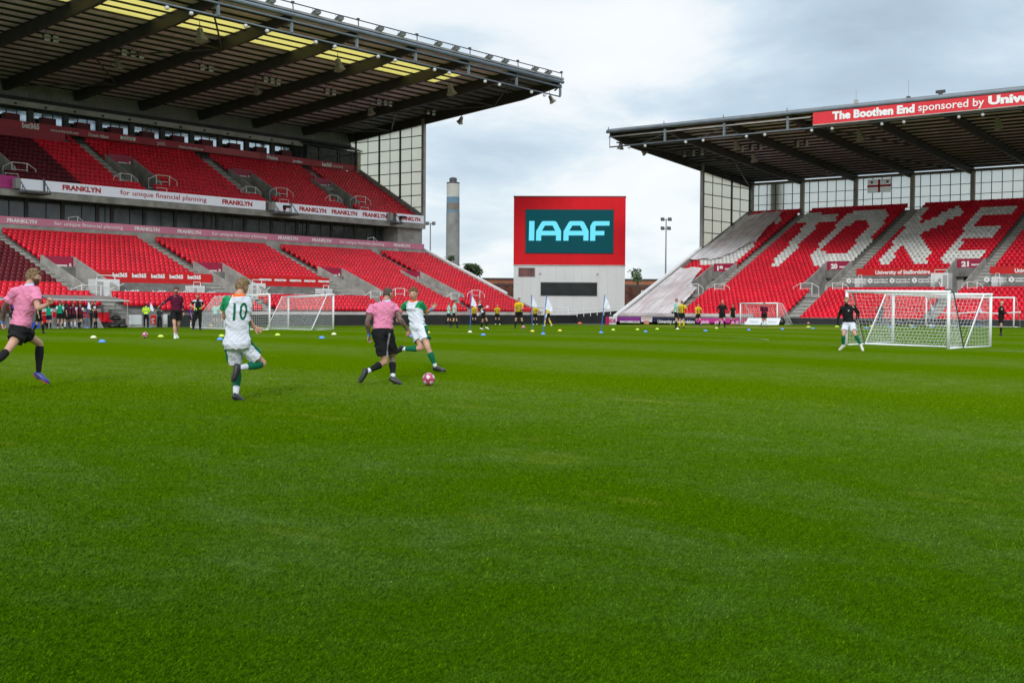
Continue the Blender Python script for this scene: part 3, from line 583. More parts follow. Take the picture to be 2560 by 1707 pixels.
mb = MB(); mb.box((atx(L3(2150), 370, d), d-.03, 18.3), (atx(L4(540), 390, d), d-.005, 19.0)); mb.build('pale_section', M_redf2, ob)
mb = MB()
for q in range(5):
    xx = atx(L3(1262+q*30), 350, d); mb.box((xx, d-.05, 18.5), (xx+.42, d-.01, 18.85))
mb.build('icon_row', M_txtw, ob)
mb = MB(); mb.box((40, 109.2, 17.2), (66.2, 109.48, 18.3)); 
o = tag(mb.build('wall_panel', M_redf), 'plain crimson wall strip above the back row at the left end of the upper tier', 'wall panel')
def vomsign(st_T, a, b, d, z0, z1, lab, num=None, flip=False, T=TL):
    L_ = b-a
    if not flip: texts = [('macron', a+L_*.40, a+L_*.78, z0+(z1-z0)*.42, .24, M_txtw, .05), ('8', a+L_*.84, a+L_*.93, z0+(z1-z0)*.38, .36, M_txtw, .02)]
    else: texts = [(num, b-L_*.17, b-L_*.47, z0+(z1-z0)*.52, .46, M_txtw, .06), ('macron', b-L_*.56, b-L_*.88, z0+(z1-z0)*.56, .22, M_txtw, .05)]
    return board(lab, a, b, d, z0, z1, M_crim, T, texts, 'crimson signs over the stand entrances', .1, 'entrance_sign')
for k, (a, b) in enumerate(LV[1:]): vomsign(None, a+.1, b-.1, 91.4, LZF+2.1, 5.6, 'crimson sign over the %s lower entrance of the left stand' % ORD[k])
for k, (a, b) in enumerate(UV[1:]):
    if k: vomsign(None, a+.1, b-.1, 105.55, UZF+2.1, 16.4, 'crimson sign over the %s visible entrance of the upper tier' % ORD[k-1])
# wheelchair platforms with their red printed back walls
def wplat(st, tr, a, b, dv0, dv1, zf, rev=False):
    T = tr.T; mb = MB(); mb.box((a, dv0-.1, zf-.3), (b, dv1+.4, zf), 0, T); mb.build('viewing_platform', M_conc, st)
    mb = MB(); mb.box((a, dv0-.16, zf-.42), (b, dv0-.08, zf+.12), 0, T); mb.build('platform_edge', M_white, st)
wplat(stL, LOW, 56.4, 66.5, 85.2, 88.6, 2.25); wplat(stL, LOW, 71.5, 81.5, 85.2, 88.6, 2.25)
def bay_board(a, b, d, z0, z1, word, lab, T=TL, cab=None):
    w = (b-a); tx = [(word, a+w*(.17+.195*k), a+w*(.17+.195*k+.135), z1-.48, .30, M_txtw, .05) for k in range(4)]
    tx = [(word, a+w*(.17+.172*k), a+w*(.17+.172*k+.13), z1-.45, .30, M_txtw, .05) for k in range(5)]
    o = board(lab, a, b, d, z0, z1, M_redb, T, tx)
    return o
def wt(u0, u1, z, word, d): return
d = 88.7
LZ = lambda z: z/4.2; LQ = lambda z: z/3.675+520
board('long red wall board behind the left viewing platform, repeated white word', 56.4, 68.0, d, 2.55, 4.45, M_redb, texts=[('bet365', atx(LZ(a), 690, d), atx(LZ(b), 690, d), 3.98, .32, M_txtw, .05) for a, b in ((1180, 1335), (1385, 1535), (1585, 1730), (1778, 1922), (1968, 2108))])
board('long red wall board behind the middle viewing platform, repeated white word', 71.4, 81.9, d, 2.55, 4.45, M_redb, texts=[('macron', atx(LQ(a), 700, d), atx(LQ(b), 700, d), 4.02, .24, M_txtw, .06) for a, b in ((470, 582), (610, 718), (750, 855), (882, 985), (1012, 1112))])
def glass_screen(a, b, d, z0, z1, words, lab):
    o = thing('glass_screen', lab, 'screen', (a, d, z0)); mb = MB(); mb.box((a, d, z0), (b, d+.03, z1)); mb.build('pane', M_screen, o)
    for w, s0, s1 in words: lettering(o, w, (s0, d-.01, z0+.35), (s1, d-.01, z0+.35), .27, M_txtw, .05, out=.01)
M_screen = mat('clear_screen', (.3, .3, .3), .1, .05, 1, alpha=.10)
d = 85.3
glass_screen(57.6, 69.4, d, 2.25, 3.15, [('bet365', atx(LZ(a), 710, d), atx(LZ(b), 710, d)) for a, b in ((1310, 1460), (1600, 1742), (1868, 2005), (2128, 2260))], 'clear lettered screen along the front of the left viewing platform')
glass_screen(72.6, 83.0, d, 2.25, 3.15, [('macron', atx(LQ(a), 715, d), atx(LQ(b), 715, d)) for a, b in ((590, 692), (785, 885), (975, 1070), (1155, 1250))], 'clear lettered screen along the front of the middle viewing platform')
def cabin(T, s0, s1, d0, z0, lab, h=1.7, ladder=True):
    o = thing('cabin', lab, 'cabin', T(s0, d0, z0), 'white lift cabins on the viewing platforms'); mb = MB(); mb.box((s0, d0, z0), (s1, d0+1.1, z0+h), 0, T); mb.build('body', M_white, o)
    mb = MB(); mb.box((s0+.1, d0-.03, z0+.1), (s0+(s1-s0)*.3, d0-.01, z0+h-.2), 0, T); mb.build('door', M_fascg, o)
    mb = MB(); mb.tube([T(s0+.2, d0+.2, z0+h), T(s0+.2, d0+.2, z0+h+.3), T(s1-.3, d0+.2, z0+h+.3), T(s1-.3, d0+.2, z0+h)], .04, 4); mb.build('top_frame', M_rail, o)
    if ladder:
        mb = MB(); mb.tube([T(s0-.3, d0-1.0, z0-1.2), T(s0+.6, d0-.8, z0+.6), T(s1, d0-.6, z0+1.1)], .035, 4); mb.tube([T(s0-.3, d0-1.0, z0-1.7), T(s0+.6, d0-.8, z0-.0), T(s1, d0-.6, z0+.5)], .035, 4)
        for k in range(3): mb.tube([T(s0-.3+k*.7, d0-1+.1*k, z0-1.8+.7*k), T(s0-.3+k*.7, d0-1+.1*k, z0-.9+.75*k)], .035, 4)
        mb.build('stair_rail', M_rail, o)
cx = lambda u: on(1, u, 700, 86.2).x
cabin(TL, cx(240), cx(299), 86.2, 2.25, 'white cabin with stair rail on the left viewing platform', 1.45)
cabin(TL, cx(630), cx(664), 86.2, 2.25, 'white cabin with stair rail on the middle viewing platform', 1.45)
cabin(TL, cx(483), cx(512), 86.2, 2.25, 'small white cabinet at the right end of the left viewing platform', 1.1, False)
cabin(TL, cx(808), cx(831), 86.2, 2.25, 'small white cabinet at the right end of the middle viewing platform', 1.1, False)
# railings
for k, (a, b) in enumerate(LV[1:]):
    rail(TL, a-1.5 if k == 0 else a+.0, b-.6 if k == 0 else b-.1, 85.1, LZF-.05, 'white guard rail in front of the %s lower entrance, left stand' % ORD[k], 1.2)
    if k > 1: rail(TL, b+.5, b+3.3, 85.1, LZF+.3, 'white guard rail right of the %s lower entrance, left stand' % ORD[k], 1.2)
for k, (a, b) in enumerate(UV[1:]):
    rail(TL, (a-2.4, 55.25)[k == 0], (a+.2, 58.3)[k == 0], 100.9, UZF-.1, 'white guard rail left of the %s upper entrance' % ORD[k], 1.35)
    if k: rail(TL, a+1.4, b+1.8, 100.9, UZF+.1, 'white guard rail right of the %s upper entrance' % ORD[k], 1.35)
for i, (za, zb, L_) in enumerate(((55, 190, L3), (1648, 1752, L3), (752, 845, L4), (1605, 1685, L4))):
    x0 = atx(L_(za), 480, 98.7); x1 = atx(L_(zb), 490, 98.7); o = thing('railing', 'low white hoop rail on the balcony edge, %s from the left' % ORD[i], 'railing', (x0, 98.7, 12.2), 'low white hoops on the balcony edge')
    mb = MB(); mb.tube([(x0, 98.7, 12.0), (x0, 98.7, 12.75), (x1, 98.7, 12.75), (x1, 98.7, 12.0)], .035, 5); mb.build('hoop', M_rail, o)
for i, (za, L_, zf) in enumerate(((720, L3, 8.9), (1680, L4, 8.9))):
    x0 = atx(L_(za), 550, 98.6); o = thing('railing', 'short white stair rail rising behind the mauve board, %s of two' % ('left' if not i else 'right'), 'railing', (x0, 98.6, 8.4))
    mb = MB(); mb.tube([(x0, 98.6, 8.4), (x0, 98.6, 9.35), (x0+.9, 98.6, 9.5), (x0+1.7, 98.6, 8.9)], .035, 5); mb.tube([(x0+.9, 98.6, 8.4), (x0+.9, 98.6, 9.5)], .035, 5); mb.build('hand_rail', M_rail, o)
# hoarding round the pitch, left side
def hoard(a, b, d, z0, z1, T, lab, m=M_hoard):
    o = thing('hoarding', lab, 'hoarding', T(a, d, z0)); mb = MB(); mb.box((a, d, z0), (b, d+.12, z1), 0, T); mb.build('panel', m, o)
    for k in range(1, int((b-a)/3)+1):
        mb = MB(); s = a+3*k; mb.box((s-.02, d-.006, z0+.03), (s+.02, d, z1-.03), 0, T); mb.build('panel_joint', M_black, o)
    return o
hoard(on(1, 420, 800, 81.1).x, 115.5, 81.1, -.06, .92, TL, 'long charcoal hoarding along the foot of the left stand')
mb = MB(); mb.box((64, 81.25, .95), (104, 81.42, 1.2)); mb.box((84, 81.24, 1.15), (104, 81.44, 1.25)); tag(mb.build('parapet_wall', mat('pale_wall', (.55, .50, .50), .7, .15, .5)), 'low pale wall top between the charcoal hoarding and the front row', 'wall')
mb = MB(); mb.box((115.3, 80.9, -.1), (115.5, 81.2, .95)); mb.box((105, 81.0, .93), (115.4, 81.2, .99)); tag(mb.build('fence_edge', M_white), 'white edging closing the end of the left hoarding', 'fence')
# --- right (end) stand
YE = 72.3; YL = 14.0
stR = thing('grandstand', 'single tier end grandstand on the right, red seats with big white letters', 'grandstand', (107.5, YL, 0))
RV = [(38.7, 41.35), (52.15, 54.8), (65.5, 68.15), (25.3, 27.95)]
mb = MB(); terrace(mb, RGT, YL, YE, RV, 114.3, 120.4); mb.box((YL, 107.45, 0), (YE, 107.7, .95), 0, TR); mb.build('terrace', M_conc_d, stR)
for a, b in RV: vom(stR, RGT, a, b, 114.35, 120.4, RZF, 1)
for a, b in RV:
    steps(RGT, a-1.35, a-.15, 9, 38, stR); steps(RGT, a+.1, a+1.5, 0, 8, stR)
for k, (a, b) in enumerate(sorted(RV)[1:]):
    vomsign(None, a+.1, b-.1, 120.3, RZF+2.05, 6.75, 'crimson entrance sign numbered %s over the end stand entrance' % (21-k), str(21-k), True, TR)
wplat(stR, RGT, 41.4, 50.9, 114.9, 118.7, 3.75); wplat(stR, RGT, 28.2, 37.4, 114.9, 118.7, 3.75)
def rboard(a, b, lab, tx): return board(lab, a, b, 118.7, 3.9, 5.9, M_redb, TR, tx)
on_y = lambda u, v, d: on(0, u, v, d).y
R_ = lambda z: z/2.1778+1480
rboard(41.35, 50.8, 'red lettered wall board behind the wheelchair platform of the end stand', [('University of Staffordshire', on_y(R_(1543), 675, 118.7), on_y(R_(1842), 675, 118.7), 5.3, .36, M_txtw, .04)])
rboard(26, 37.6, 'red lettered wall board cut by the right edge of the photograph', [('University of Staffordshire', on_y(R_(2302), 668, 118.7), on_y(R_(2602), 668, 118.7), 5.3, .36, M_txtw, .04)])
def gscreenR(a, b, words, lab):
    o = thing('glass_screen', lab, 'screen', (114.9, a, 3.8)); mb = MB(); mb.box((a, 114.95, 3.85), (b, 114.98, 4.75), 0, TR); mb.build('pane', M_screen, o)
    for s in words:
        mb = MB(); cpt = Vector((114.9, s+.25, 4.55)); 
        for k in range(6): q = Vector((0, math.cos(k*PI/3+.5), math.sin(k*PI/3+.5)))*.17; mb.obox(cpt+q, Vector((.01, 0, 0)), Vector((0, .09, .03)), Vector((0, -.03, .07)))
        mb.build('emblem', M_txtw, o)
        lettering(o, 'University of', (114.9, s-.1, 4.58), (114.9, s-1.5, 4.58), .16, M_txtw, .03, out=.0); lettering(o, 'Staffordshire', (114.9, s-.1, 4.34), (114.9, s-1.5, 4.34), .16, M_txtw, .03, out=.0)
gscreenR(41.5, 50.8, [on_y(R_(z), 690, 114.9) for z in (1412, 1528, 1648, 1770)], 'clear screen with small white emblems on the middle end stand platform')
gscreenR(28.3, 37.4, [on_y(R_(z), 690, 114.9) for z in (2165, 2300)], 'clear screen with small white emblems on the rightmost platform')
cy = lambda u: on(0, u, 690, 116.0).y
cabin(TR, cy(2371), cy(2327), 116.0, 3.75, 'white cabin at the right end of the end stand platform', 1.5)
cabin(TR, cy(2157), cy(2137), 116.0, 3.75, 'white cabinet at the left end of the end stand platform', 1.1, False)
cabin(TR, cy(2502), cy(2479), 116.0, 3.75, 'white cabinet on the rightmost end stand platform', 1.1, False)
# railings of the end stand
for u0, u1, lab in ((515, 608, 'white guard rail left of the entrance numbered 19, against the white sheet'), (642, 752, 'white guard rail in front of the entrance numbered 19'), (1100, 1238, 'white guard rail left of the entrance numbered 20'), (1282, 1398, 'white guard rail in front of the entrance numbered 20'), (2015, 2130, 'white guard rail in front of the entrance numbered 21')):
    rail(TR, on_y(R_(u1), 700, 114.4), on_y(R_(u0), 700, 114.4), 114.3, RZF, lab, 1.2)
# rear translucent wall with columns
M_gab2 = stripes(mat('glazing_white', (.66, .67, .62), .6, .25, .35, col2=(.52, .52, .40)), 2, 24, .6)
tt = M_gab2.node_tree; bb = tt.nodes['Principled BSDF']; trn = N(tt, 'ShaderNodeBsdfTranslucent'); trn.inputs[0].default_value = (.97, .97, .90, 1); ms = N(tt, 'ShaderNodeMixShader'); ms.inputs[0].default_value = .75
out = [n for n in tt.nodes if n.type == 'OUTPUT_MATERIAL'][0]; Lk(tt, bb.outputs[0], ms.inputs[1]); Lk(tt, trn.outputs[0], ms.inputs[2])
m3 = N(tt, 'ShaderNodeMixShader'); m3.inputs[0].default_value = .5; tp = N(tt, 'ShaderNodeBsdfTransparent'); Lk(tt, ms.outputs[0], m3.inputs[1]); Lk(tt, tp.outputs[0], m3.inputs[2]); Lk(tt, m3.outputs[0], out.inputs[0])
mb = MB(); mb.box((137.2, YL, 12.5), (137.24, YE-.1, 17.3)); mb.build('rear_glazing', M_gab2, stR)
mb = MB(); mb.box((137.0, YL, 0), (137.3, YE, 12.6)); mb.build('rear_wall', M_conc_d, stR)
mb = MB()
for z in (13.4, 14.55, 15.7): mb.box((137.05, YL, z-.03), (137.15, YE-.2, z+.03))
yy = YE-.9
while yy > YL: mb.box((137.03, yy-.03, 12.6), (137.13, yy+.03, 17.2)); yy -= 1.12
mb.build('glazing_bars', M_gfr, stR)
for k in range(9):
    y = YE-.1-6.72*k; mb = MB(); mb.box((136.6, y-.22, 12.0), (137.0, y+.22, 17.0)); mb.build('column', M_fascg, stR)
mb = MB(); mb.box((137.5, 68.7, 11), (138.5, 70.0, 17.2)); mb.build('stair_tower', M_fascg, stR)
mb = MB(); mb.box((136.6, YL, 17.0), (137.3, YE, 17.25)); mb.build('eaves_beam', mat('eaves_brown', (.20, .15, .13), .8, .1, 1), stR)
# gable glazing
mb = MB(); mb.prism([(124.9, YE, 8.6), (124.9, YE, 18.4), (136.9, YE, 17.3), (136.9, YE, 13.9)], (0, .05, 0)); mb.build('gable_glazing', M_gab, stR)
mb = MB()
for x in (124.95, 131.7, 136.2): mb.box((x-.1, YE-.2, 8.6+(x-124.9)*.44), (x+.1, YE-.03, 18.2-(x-124.9)*.085))
for x in (127.2, 129.4, 133.9): mb.box((x-.03, YE-.1, 8.6+(x-124.9)*.44), (x+.03, YE-.03, 18))
for z in (10.6, 12.1, 13.6, 15.05, 16.5): mb.box((124.9, YE-.13, z-.045), (min(136.7, 124.9+(z-8.6)/.44), YE-.03, z+.045))
mb.build('glazing_bars', M_gfr, stR)
mb = MB(); mb.box((124.6, YE-.25, 7), (124.9, YE+.12, 18.6)); mb.build('gable_post', M_fascg, stR)
mb = MB(); mb.prism([(107.2, YE-.2, .8), (136.8, YE-.2, 14.1), (136.8, YE-.2, 12), (124, YE-.2, 4), (107.2, YE-.2, .3)], (0, .3, 0)); mb.build('raking_wall', M_conc, stR)
mb = MB(); mb.prism([(107.0, YE-.25, .98), (125.0, YE-.25, 9.05), (125.0, YE-.25, 8.82), (107.0, YE-.25, .78)], (0, .42, 0)); mb.build('coping', M_white, stR)
mb = MB(); mb.prism([(108.2, YE+.15, .0), (108.2, YE+.15, .9), (116.5, YE+.15, 4.6), (125, YE+.15, 8), (136, YE+.15, 10), (136, YE+.15, 0)], (0, .1, 0)); mb.build('side_brickwork', mat('brick_brown', (.11, .04, .022), .9, .3, 2, .3, 20), stR)
# roof
def deckR(x): return 20.05-.082*(x-106)
XF, XB = 105.9, 137.6
RYs = [72.4-6.7*k for k in range(10)]
mb = MB(); mb.add([(XF, YL, deckR(XF)), (XF, 65.7, deckR(XF)), (XB, 65.7, deckR(XB)), (XB, YL, deckR(XB))], [(0, 1, 2, 3)]); mb.build('roof_lining', M_deck, stR)
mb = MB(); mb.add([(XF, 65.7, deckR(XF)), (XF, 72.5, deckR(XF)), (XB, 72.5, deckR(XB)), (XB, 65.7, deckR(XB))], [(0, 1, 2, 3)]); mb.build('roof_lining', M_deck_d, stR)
mb = MB(); mb.add([(XF-.1, YL, deckR(XF)+.2), (XF-.1, 72.6, deckR(XF)+.2), (XB, 72.6, deckR(XB)+.2), (XB, YL, deckR(XB)+.2), (XF-.1, YL, deckR(XF)+.05), (XF-.1, 72.6, deckR(XF)+.05), (XB, 72.6, deckR(XB)+.05)], [(0, 1, 2, 3), (4, 5, 1, 0), (5, 6, 2, 1)]); mb.build('roof_sheet', M_deck_top, stR)
for y in RYs:
    mb = MB(); w = .15; mb.prism([(x, y-w, z) for x, z in [(106.2, deckR(106.2)-.02), (XB, deckR(XB)-.02), (XB, 16.75), (136.2, 16.75), (110, deckR(110)-.9), (106.2, deckR(106.2)-.5)]], (0, 2*w, 0)); mb.build('rafter', M_steel_d, stR)
for k in range(22):
    x = 107.0+1.38*k; mb = MB()
    for y in RYs[:-1]: mb.box((x-.08, y-6.7+.17, deckR(x)-.18), (x+.08, y-.17, deckR(x)-.02))
    mb.build('purlin', M_purlin, stR)
mb = MB(); mb.tube([(105.75, YL, 19.98), (105.75, 72.6, 19.98)], .17, 10); mb.build('edge_tube', M_steel_b, stR, smooth=True)
mb = MB(); mb.tube([(106.0, 50, 19.45), (106.0, 72.5, 19.45)], .07, 8); mb.build('edge_tube', M_fascg, stR, smooth=True)
mb = MB(); mb.tube([(106.0, YL, 18.50), (106.0, 72.4, 18.42)], .075, 8); mb.build('gantry_rail', M_steel_b, stR, smooth=True)
for i, y in enumerate(RYs[:4]):
    mb = MB(); mb.box((105.9, y-.1, 18.45), (106.1, y+.1, 19.7)) if i else mb.tube([(106, y, 18.4), (106, y, 19.8)], .05, 5); mb.tube([(105.8, y, 19.9), (105.6, y-.1, 20.45)], .05, 4); mb.build('gantry_post', M_steel_b, stR)
for y in RYs[1:3]: brace((106.1, y, 19.3), (106.6, y+3.4, 18.5), .05).parent = None if False else stR
for o in [o for o in COL.objects if o.name.startswith('roof_brace') and o.parent is stR]: o.location = -stR.location+stL.location
for a, b in (((107, 72.2, 19.0), (121, 66, 17.9)), ((121, 72.2, 17.9), (121, 66, 17.9)), ((136, 72.2, 16.9), (121, 66, 17.9)), ((107, 52, 19.2), (121, 45.5, 18)), ((136, 45.5, 16.9), (121, 52, 17.9))):
    mb = MB(); mb.tube([a, b], .08, 6); mb.build('roof_brace', mat('brace_grey'), stR)
for k in range(6): vhang(stR, TR, 69.0-6.7*k, 124.5, 17.6, .6)
for i, (x, y) in enumerate([(115.7, 69.4), (115.6, 68.2), (115.5, 67.1), (115.3, 62.2), (115.4, 61.1), (115.3, 60.1), (115.4, 56.0), (115.4, 55.0)]):
    floodlight((x, y, deckR(x)-.2), '%s twin lamp from the left under the end stand roof' % ORD[i])
speaker((113.6, 61.9, 19.1), 'upper beige horn speaker under the end stand roof near its left corner', 1.2)
speaker((117.8, 62.1, 18.2), 'lower beige horn speaker under the end stand roof near its left corner', 1.1)
speaker((113.6, 48.6, 19.0), 'beige horn speaker under the roof just below the long red sign', 1.2)
speaker((113.6, 35.6, 19.0), 'beige horn speaker near the right edge below the long red sign', 1.2)
for u, v, lab, dv in ((1553, 355, 'beige horn speaker outside the left end of the right roof, nearer its tip', Vector((.2, .3, -1))), (1602, 372, 'beige horn speaker outside the left end of the right roof, farther from its tip', Vector((.3, -.9, -1)))):
    p = on(1, u, v, 72.9); speaker((p.x, 72.9, p.z), lab, .95, dv)
for i, y in enumerate([69.99, 68.05, 63.3, 61.33, 56.6, 54.66, 49.89, 47.89, 43.2, 41.2, 36.4, 34.4]):
    o = thing('spotlight', 'round spotlight on the end stand gantry, %s from the left' % ORD[i], 'spotlight', (106, y, 18.2), 'round spotlights on the end stand gantry')
    mb = MB(); mb.tube([(106, y, 18.45), (106, y, 18.3)], .03, 4); mb.build('bracket', M_steel_d, o)
    mb = MB(); mb.lathe((106, y, 18.22), [(.03, .15), (.12, .1), (.16, 0), (.12, -.1), (.03, -.15)], 12); mb.build('lamp_head', M_lampg, o, smooth=True)
# long red sign on the roof edge
o = thing('roof_sign', 'long red sign with white lettering on the end stand roof edge', 'sign', (105.6, 49.6, 18.6))
mb = MB(); mb.box((105.6, 12, 18.66), (105.72, 49.6, 19.76)); mb.build('panel', mat('sign_red', (.72, .03, .045), .45, .05, .5), o)
mb = MB(); mb.box((105.56, 12, 18.58), (105.7, 49.6, 18.66)); mb.build('frame', M_fascg, o)
S6 = lambda z: z/4.523+2040
for w, a, b, bd in (('The Boothen End', 185, 1115, .045), ('sponsored by', 1155, 1900, .0), ('University', 1945, 2800, .045)):
    lettering(o, w, (105.59, on_y(S6(a), 290, 105.6), 18.98), (105.59, on_y(S6(b), 280, 105.6), 18.93), .66, M_txtw, bd+.01, out=.012)
for i, (x, y, h) in enumerate(((106.3, 45.4, .0), (106.3, 38.9, 1.6), (106.3, 35.6, .4))):
    pass
for u, lab, h in ((2140, 'grey box with a thin aerial on the end stand roof', 1.5), (2271, 'thin aerial mast standing alone on the end stand roof', 2.1), (2351, 'low twin camera bracket on the end stand roof', .0)):
    y = on_y(u, 260, 106.5); o = thing('aerial', lab, 'aerial', (106.5, y, 20.2)); mb = MB(); mb.box((106.35, y-.14, 20.15), (106.65, y+.14, 20.7 if u != 2271 else 20.5)); mb.build('base', M_fascg if u == 2140 else M_steel_d, o)
    mb = MB()
    if h: mb.tube([(106.5, y, 20.5), (106.5, y, 20.5+h*.7)], .011, 4)
    else: mb.box((106.4, y-.4, 20.5), (106.6, y+.4, 20.75))
    mb.build('mast', M_steel_d, o)
# flag hung inside the rear wall
o = thing('flag', 'white flag with a red cross hung on the rear glazing of the end stand', 'flag', (136.4, 57.2, 15.2))
mb = MB(); n = 10; vs = [(136.4+.03*math.sin(i*1.4), 54.35+2.85*i/n, z) for z in (15.2, 16.72) for i in range(n+1)]; mb.add(vs, [(i, i+1, n+2+i, n+1+i) for i in range(n)]); M_f = mat('flag_white', (.85, .86, .88), .7, .05); tt = M_f.node_tree; bb = tt.nodes['Principled BSDF']; trn = N(tt, 'ShaderNodeBsdfTranslucent'); trn.inputs[0].default_value = (.95, .95, .97, 1); ms = N(tt, 'ShaderNodeMixShader'); ms.inputs[0].default_value = .6
Lk(tt, bb.outputs[0], ms.inputs[1]); Lk(tt, trn.outputs[0], ms.inputs[2]); Lk(tt, ms.outputs[0], [q for q in tt.nodes if q.type == 'OUTPUT_MATERIAL'][0].inputs[0]); mb.build('cloth', M_f, o)
mb = MB(); mb.box((136.32, 54.35, 15.85), (136.35, 57.2, 16.08)); mb.box((136.32, 55.66, 15.2), (136.349, 55.9, 16.72)); mb.build('red_cross', mat('flag_red', (.75, .02, .03), .7, .05), o)
for dy in (.45, 2.3):
    mb = MB(); mb.lathe((136.33, 54.35+dy, 16.4), [(.16, 0), (.16, .02)], 8, axis=Vector((1, 0, 0))); mb.build('badge', mat('badge_mix', (.25, .1, .1), .6, .3, 8), o)
# white netting sheets over seats at the left corner of the end stand
M_sheet = mat('white_netting', (.78, .75, .76), .85, .10, .6, alpha=.82, col2=(.62, .58, .59))
tt = M_sheet.node_tree; bb = tt.nodes['Principled BSDF']; tcn = N(tt, 'ShaderNodeTexCoord'); mp = N(tt, 'ShaderNodeMapping'); mp.inputs['Scale'].default_value = (.10, 1.6, .1); Lk(tt, tcn.outputs['Object'], mp.inputs[0])
nn = N(tt, 'ShaderNodeTexNoise'); nn.inputs['Scale'].default_value = 2.2; nn.inputs['Detail'].default_value = 5; Lk(tt, mp.outputs[0], nn.inputs['Vector'])
bp = N(tt, 'ShaderNodeBump'); bp.inputs['Strength'].default_value = .5; bp.inputs['Distance'].default_value = .12; Lk(tt, nn.outputs['Fac'], bp.inputs['Height']); Lk(tt, bp.outputs[0], bb.inputs['Normal'])
Lk(tt, ramp(tt, nn.outputs['Fac'], [(.35, (.62,)*3), (.6, (.93,)*3)]), bb.inputs['Alpha'])
def sheet(poly, lab, lift, n=120):
    """poly in (x, y) over the seats, draped mesh"""
    xs = np.linspace(min(p[0] for p in poly), max(p[0] for p in poly), n); ys = np.linspace(min(p[1] for p in poly), max(p[1] for p in poly), n//2)
    mb = MB(); idx = {}
    def inside(x, y):
        c = False; j = len(poly)-1
        for i in range(len(poly)):
            if (poly[i][1] > y) != (poly[j][1] > y) and x < (poly[j][0]-poly[i][0])*(y-poly[i][1])/(poly[j][1]-poly[i][1])+poly[i][0]: c = not c
            j = i
        return c
    for i in range(len(xs)):
        for j in range(len(ys)):
            x, y = xs[i], ys[j]; z = RGT.top(x)+lift+.07*math.sin(y*3.1+x*.4+noise.noise(Vector((x*.3, y, 0)))*3)+.10*noise.noise(Vector((x*.9, y*1.3, 1)))
            idx[i, j] = len(mb.v); mb.v.append((x, y, z))
    for i in range(len(xs)-1):
        for j in range(len(ys)-1):
            if inside((xs[i]+xs[i+1])/2, (ys[j]+ys[j+1])/2): mb.f.append((idx[i, j], idx[i+1, j], idx[i+1, j+1], idx[i, j+1])); mb.mi.append(0)
    return tag(mb.build('netting_sheet', M_sheet, smooth=True), lab, 'netting sheet')
sheet([(135.0, 72.0), (135.8, 67.5), (132.4, 67.0), (127.2, 66.4), (123.4, 67.5), (121.7, 68.8), (121.7, 72.0)], 'large white netting sheet over the upper seats by the raking wall', .12)
sheet([(119.6, 71.9), (119.4, 69.0), (115.4, 68.1), (114.2, 66.6), (108.0, 65.8), (107.9, 71.95)], 'white netting sheet over the lowest seats at the stand corner', .12)
# hoarding in front of the end stand, coloured boards at its left
hoard(14, 56.6, 107.42, .30, .90, TR, 'charcoal hoarding along the foot of the end stand')
B5 = lambda z: z/4.704+1500
def fb(a, b, z0, z1, m, lab, tx=(), d=106.9):
    ya, yb = on_y(B5(a), 800, d), on_y(B5(b), 800, d)
    return board(lab, yb, ya, d, z0, z1, m, TR, [(w, on_y(B5(p), 800, d), on_y(B5(q), 800, d), z0+.2, h, mm, bd) for w, p, q, h, mm, bd in tx], 'coloured boards at the corner of the pitch')
o = fb(70, 200, .02, .84, M_boardw, 'white board with red letters at the left end of the pitch side boards', [('EDS', 103, 188, .36, mat('lettering_plum', (.45, .01, .12), .5, .03), .05)]); 
mb = MB(); ya = on_y(B5(70), 800, 106.9); mb.box((106.86, ya-.42, .02), (106.889, ya, .84)); mb.build('plum_end', mat('lettering_plum'), o)
fb(200, 480, .02, .84, M_purple, 'purple pitch side board with a white web address', [('EDSCOURIERS.CO.UK', 238, 472, .2, M_txtw, .04)])
o = fb(484, 612, .02, .84, M_boardw, 'white pitch side board with a red top bar between purple and navy')
mb = MB(); ya, yb = on_y(B5(492), 800, 106.9), on_y(B5(604), 800, 106.9); mb.box((106.87, yb, .66), (106.889, ya, .76)); mb.box((106.87, (ya+yb)/2-.3, .1), (106.889, (ya+yb)/2+.3, .5)); mb.build('printed_mark', mat('mark_pale_red', (.6, .25, .2), .6, .1), o)
fb(614, 1128, .05, .82, M_navy, 'navy pitch side board with white lettering and a red crest', [('University of Staffordshire', 680, 1118, .34, M_txtw, .02)])
fb(1130, 1690, .08, .80, M_mag, 'magenta pitch side board with the pink word repeated', [('pink', 1185, 1292, .32, mat('lettering_pink', (.85, .45, .7), .5, .03), .05), ('pink', 1352, 1455, .32, mat('lettering_pink'), .05), ('pink', 1543, 1645, .32, mat('lettering_pink'), .05)])
fb(1692, 2165, .1, .80, M_redb, 'red pitch side board behind the small goal', [('macron', 1700, 1900, .3, M_txtw, .05)])
mb = MB(); mb.box((107.6, 56.6, .5), (107.9, 72.1, 1.25)); tag(mb.build('parapet_wall', mat('pale_wall')), 'pale low wall behind the coloured pitch side boards', 'wall')
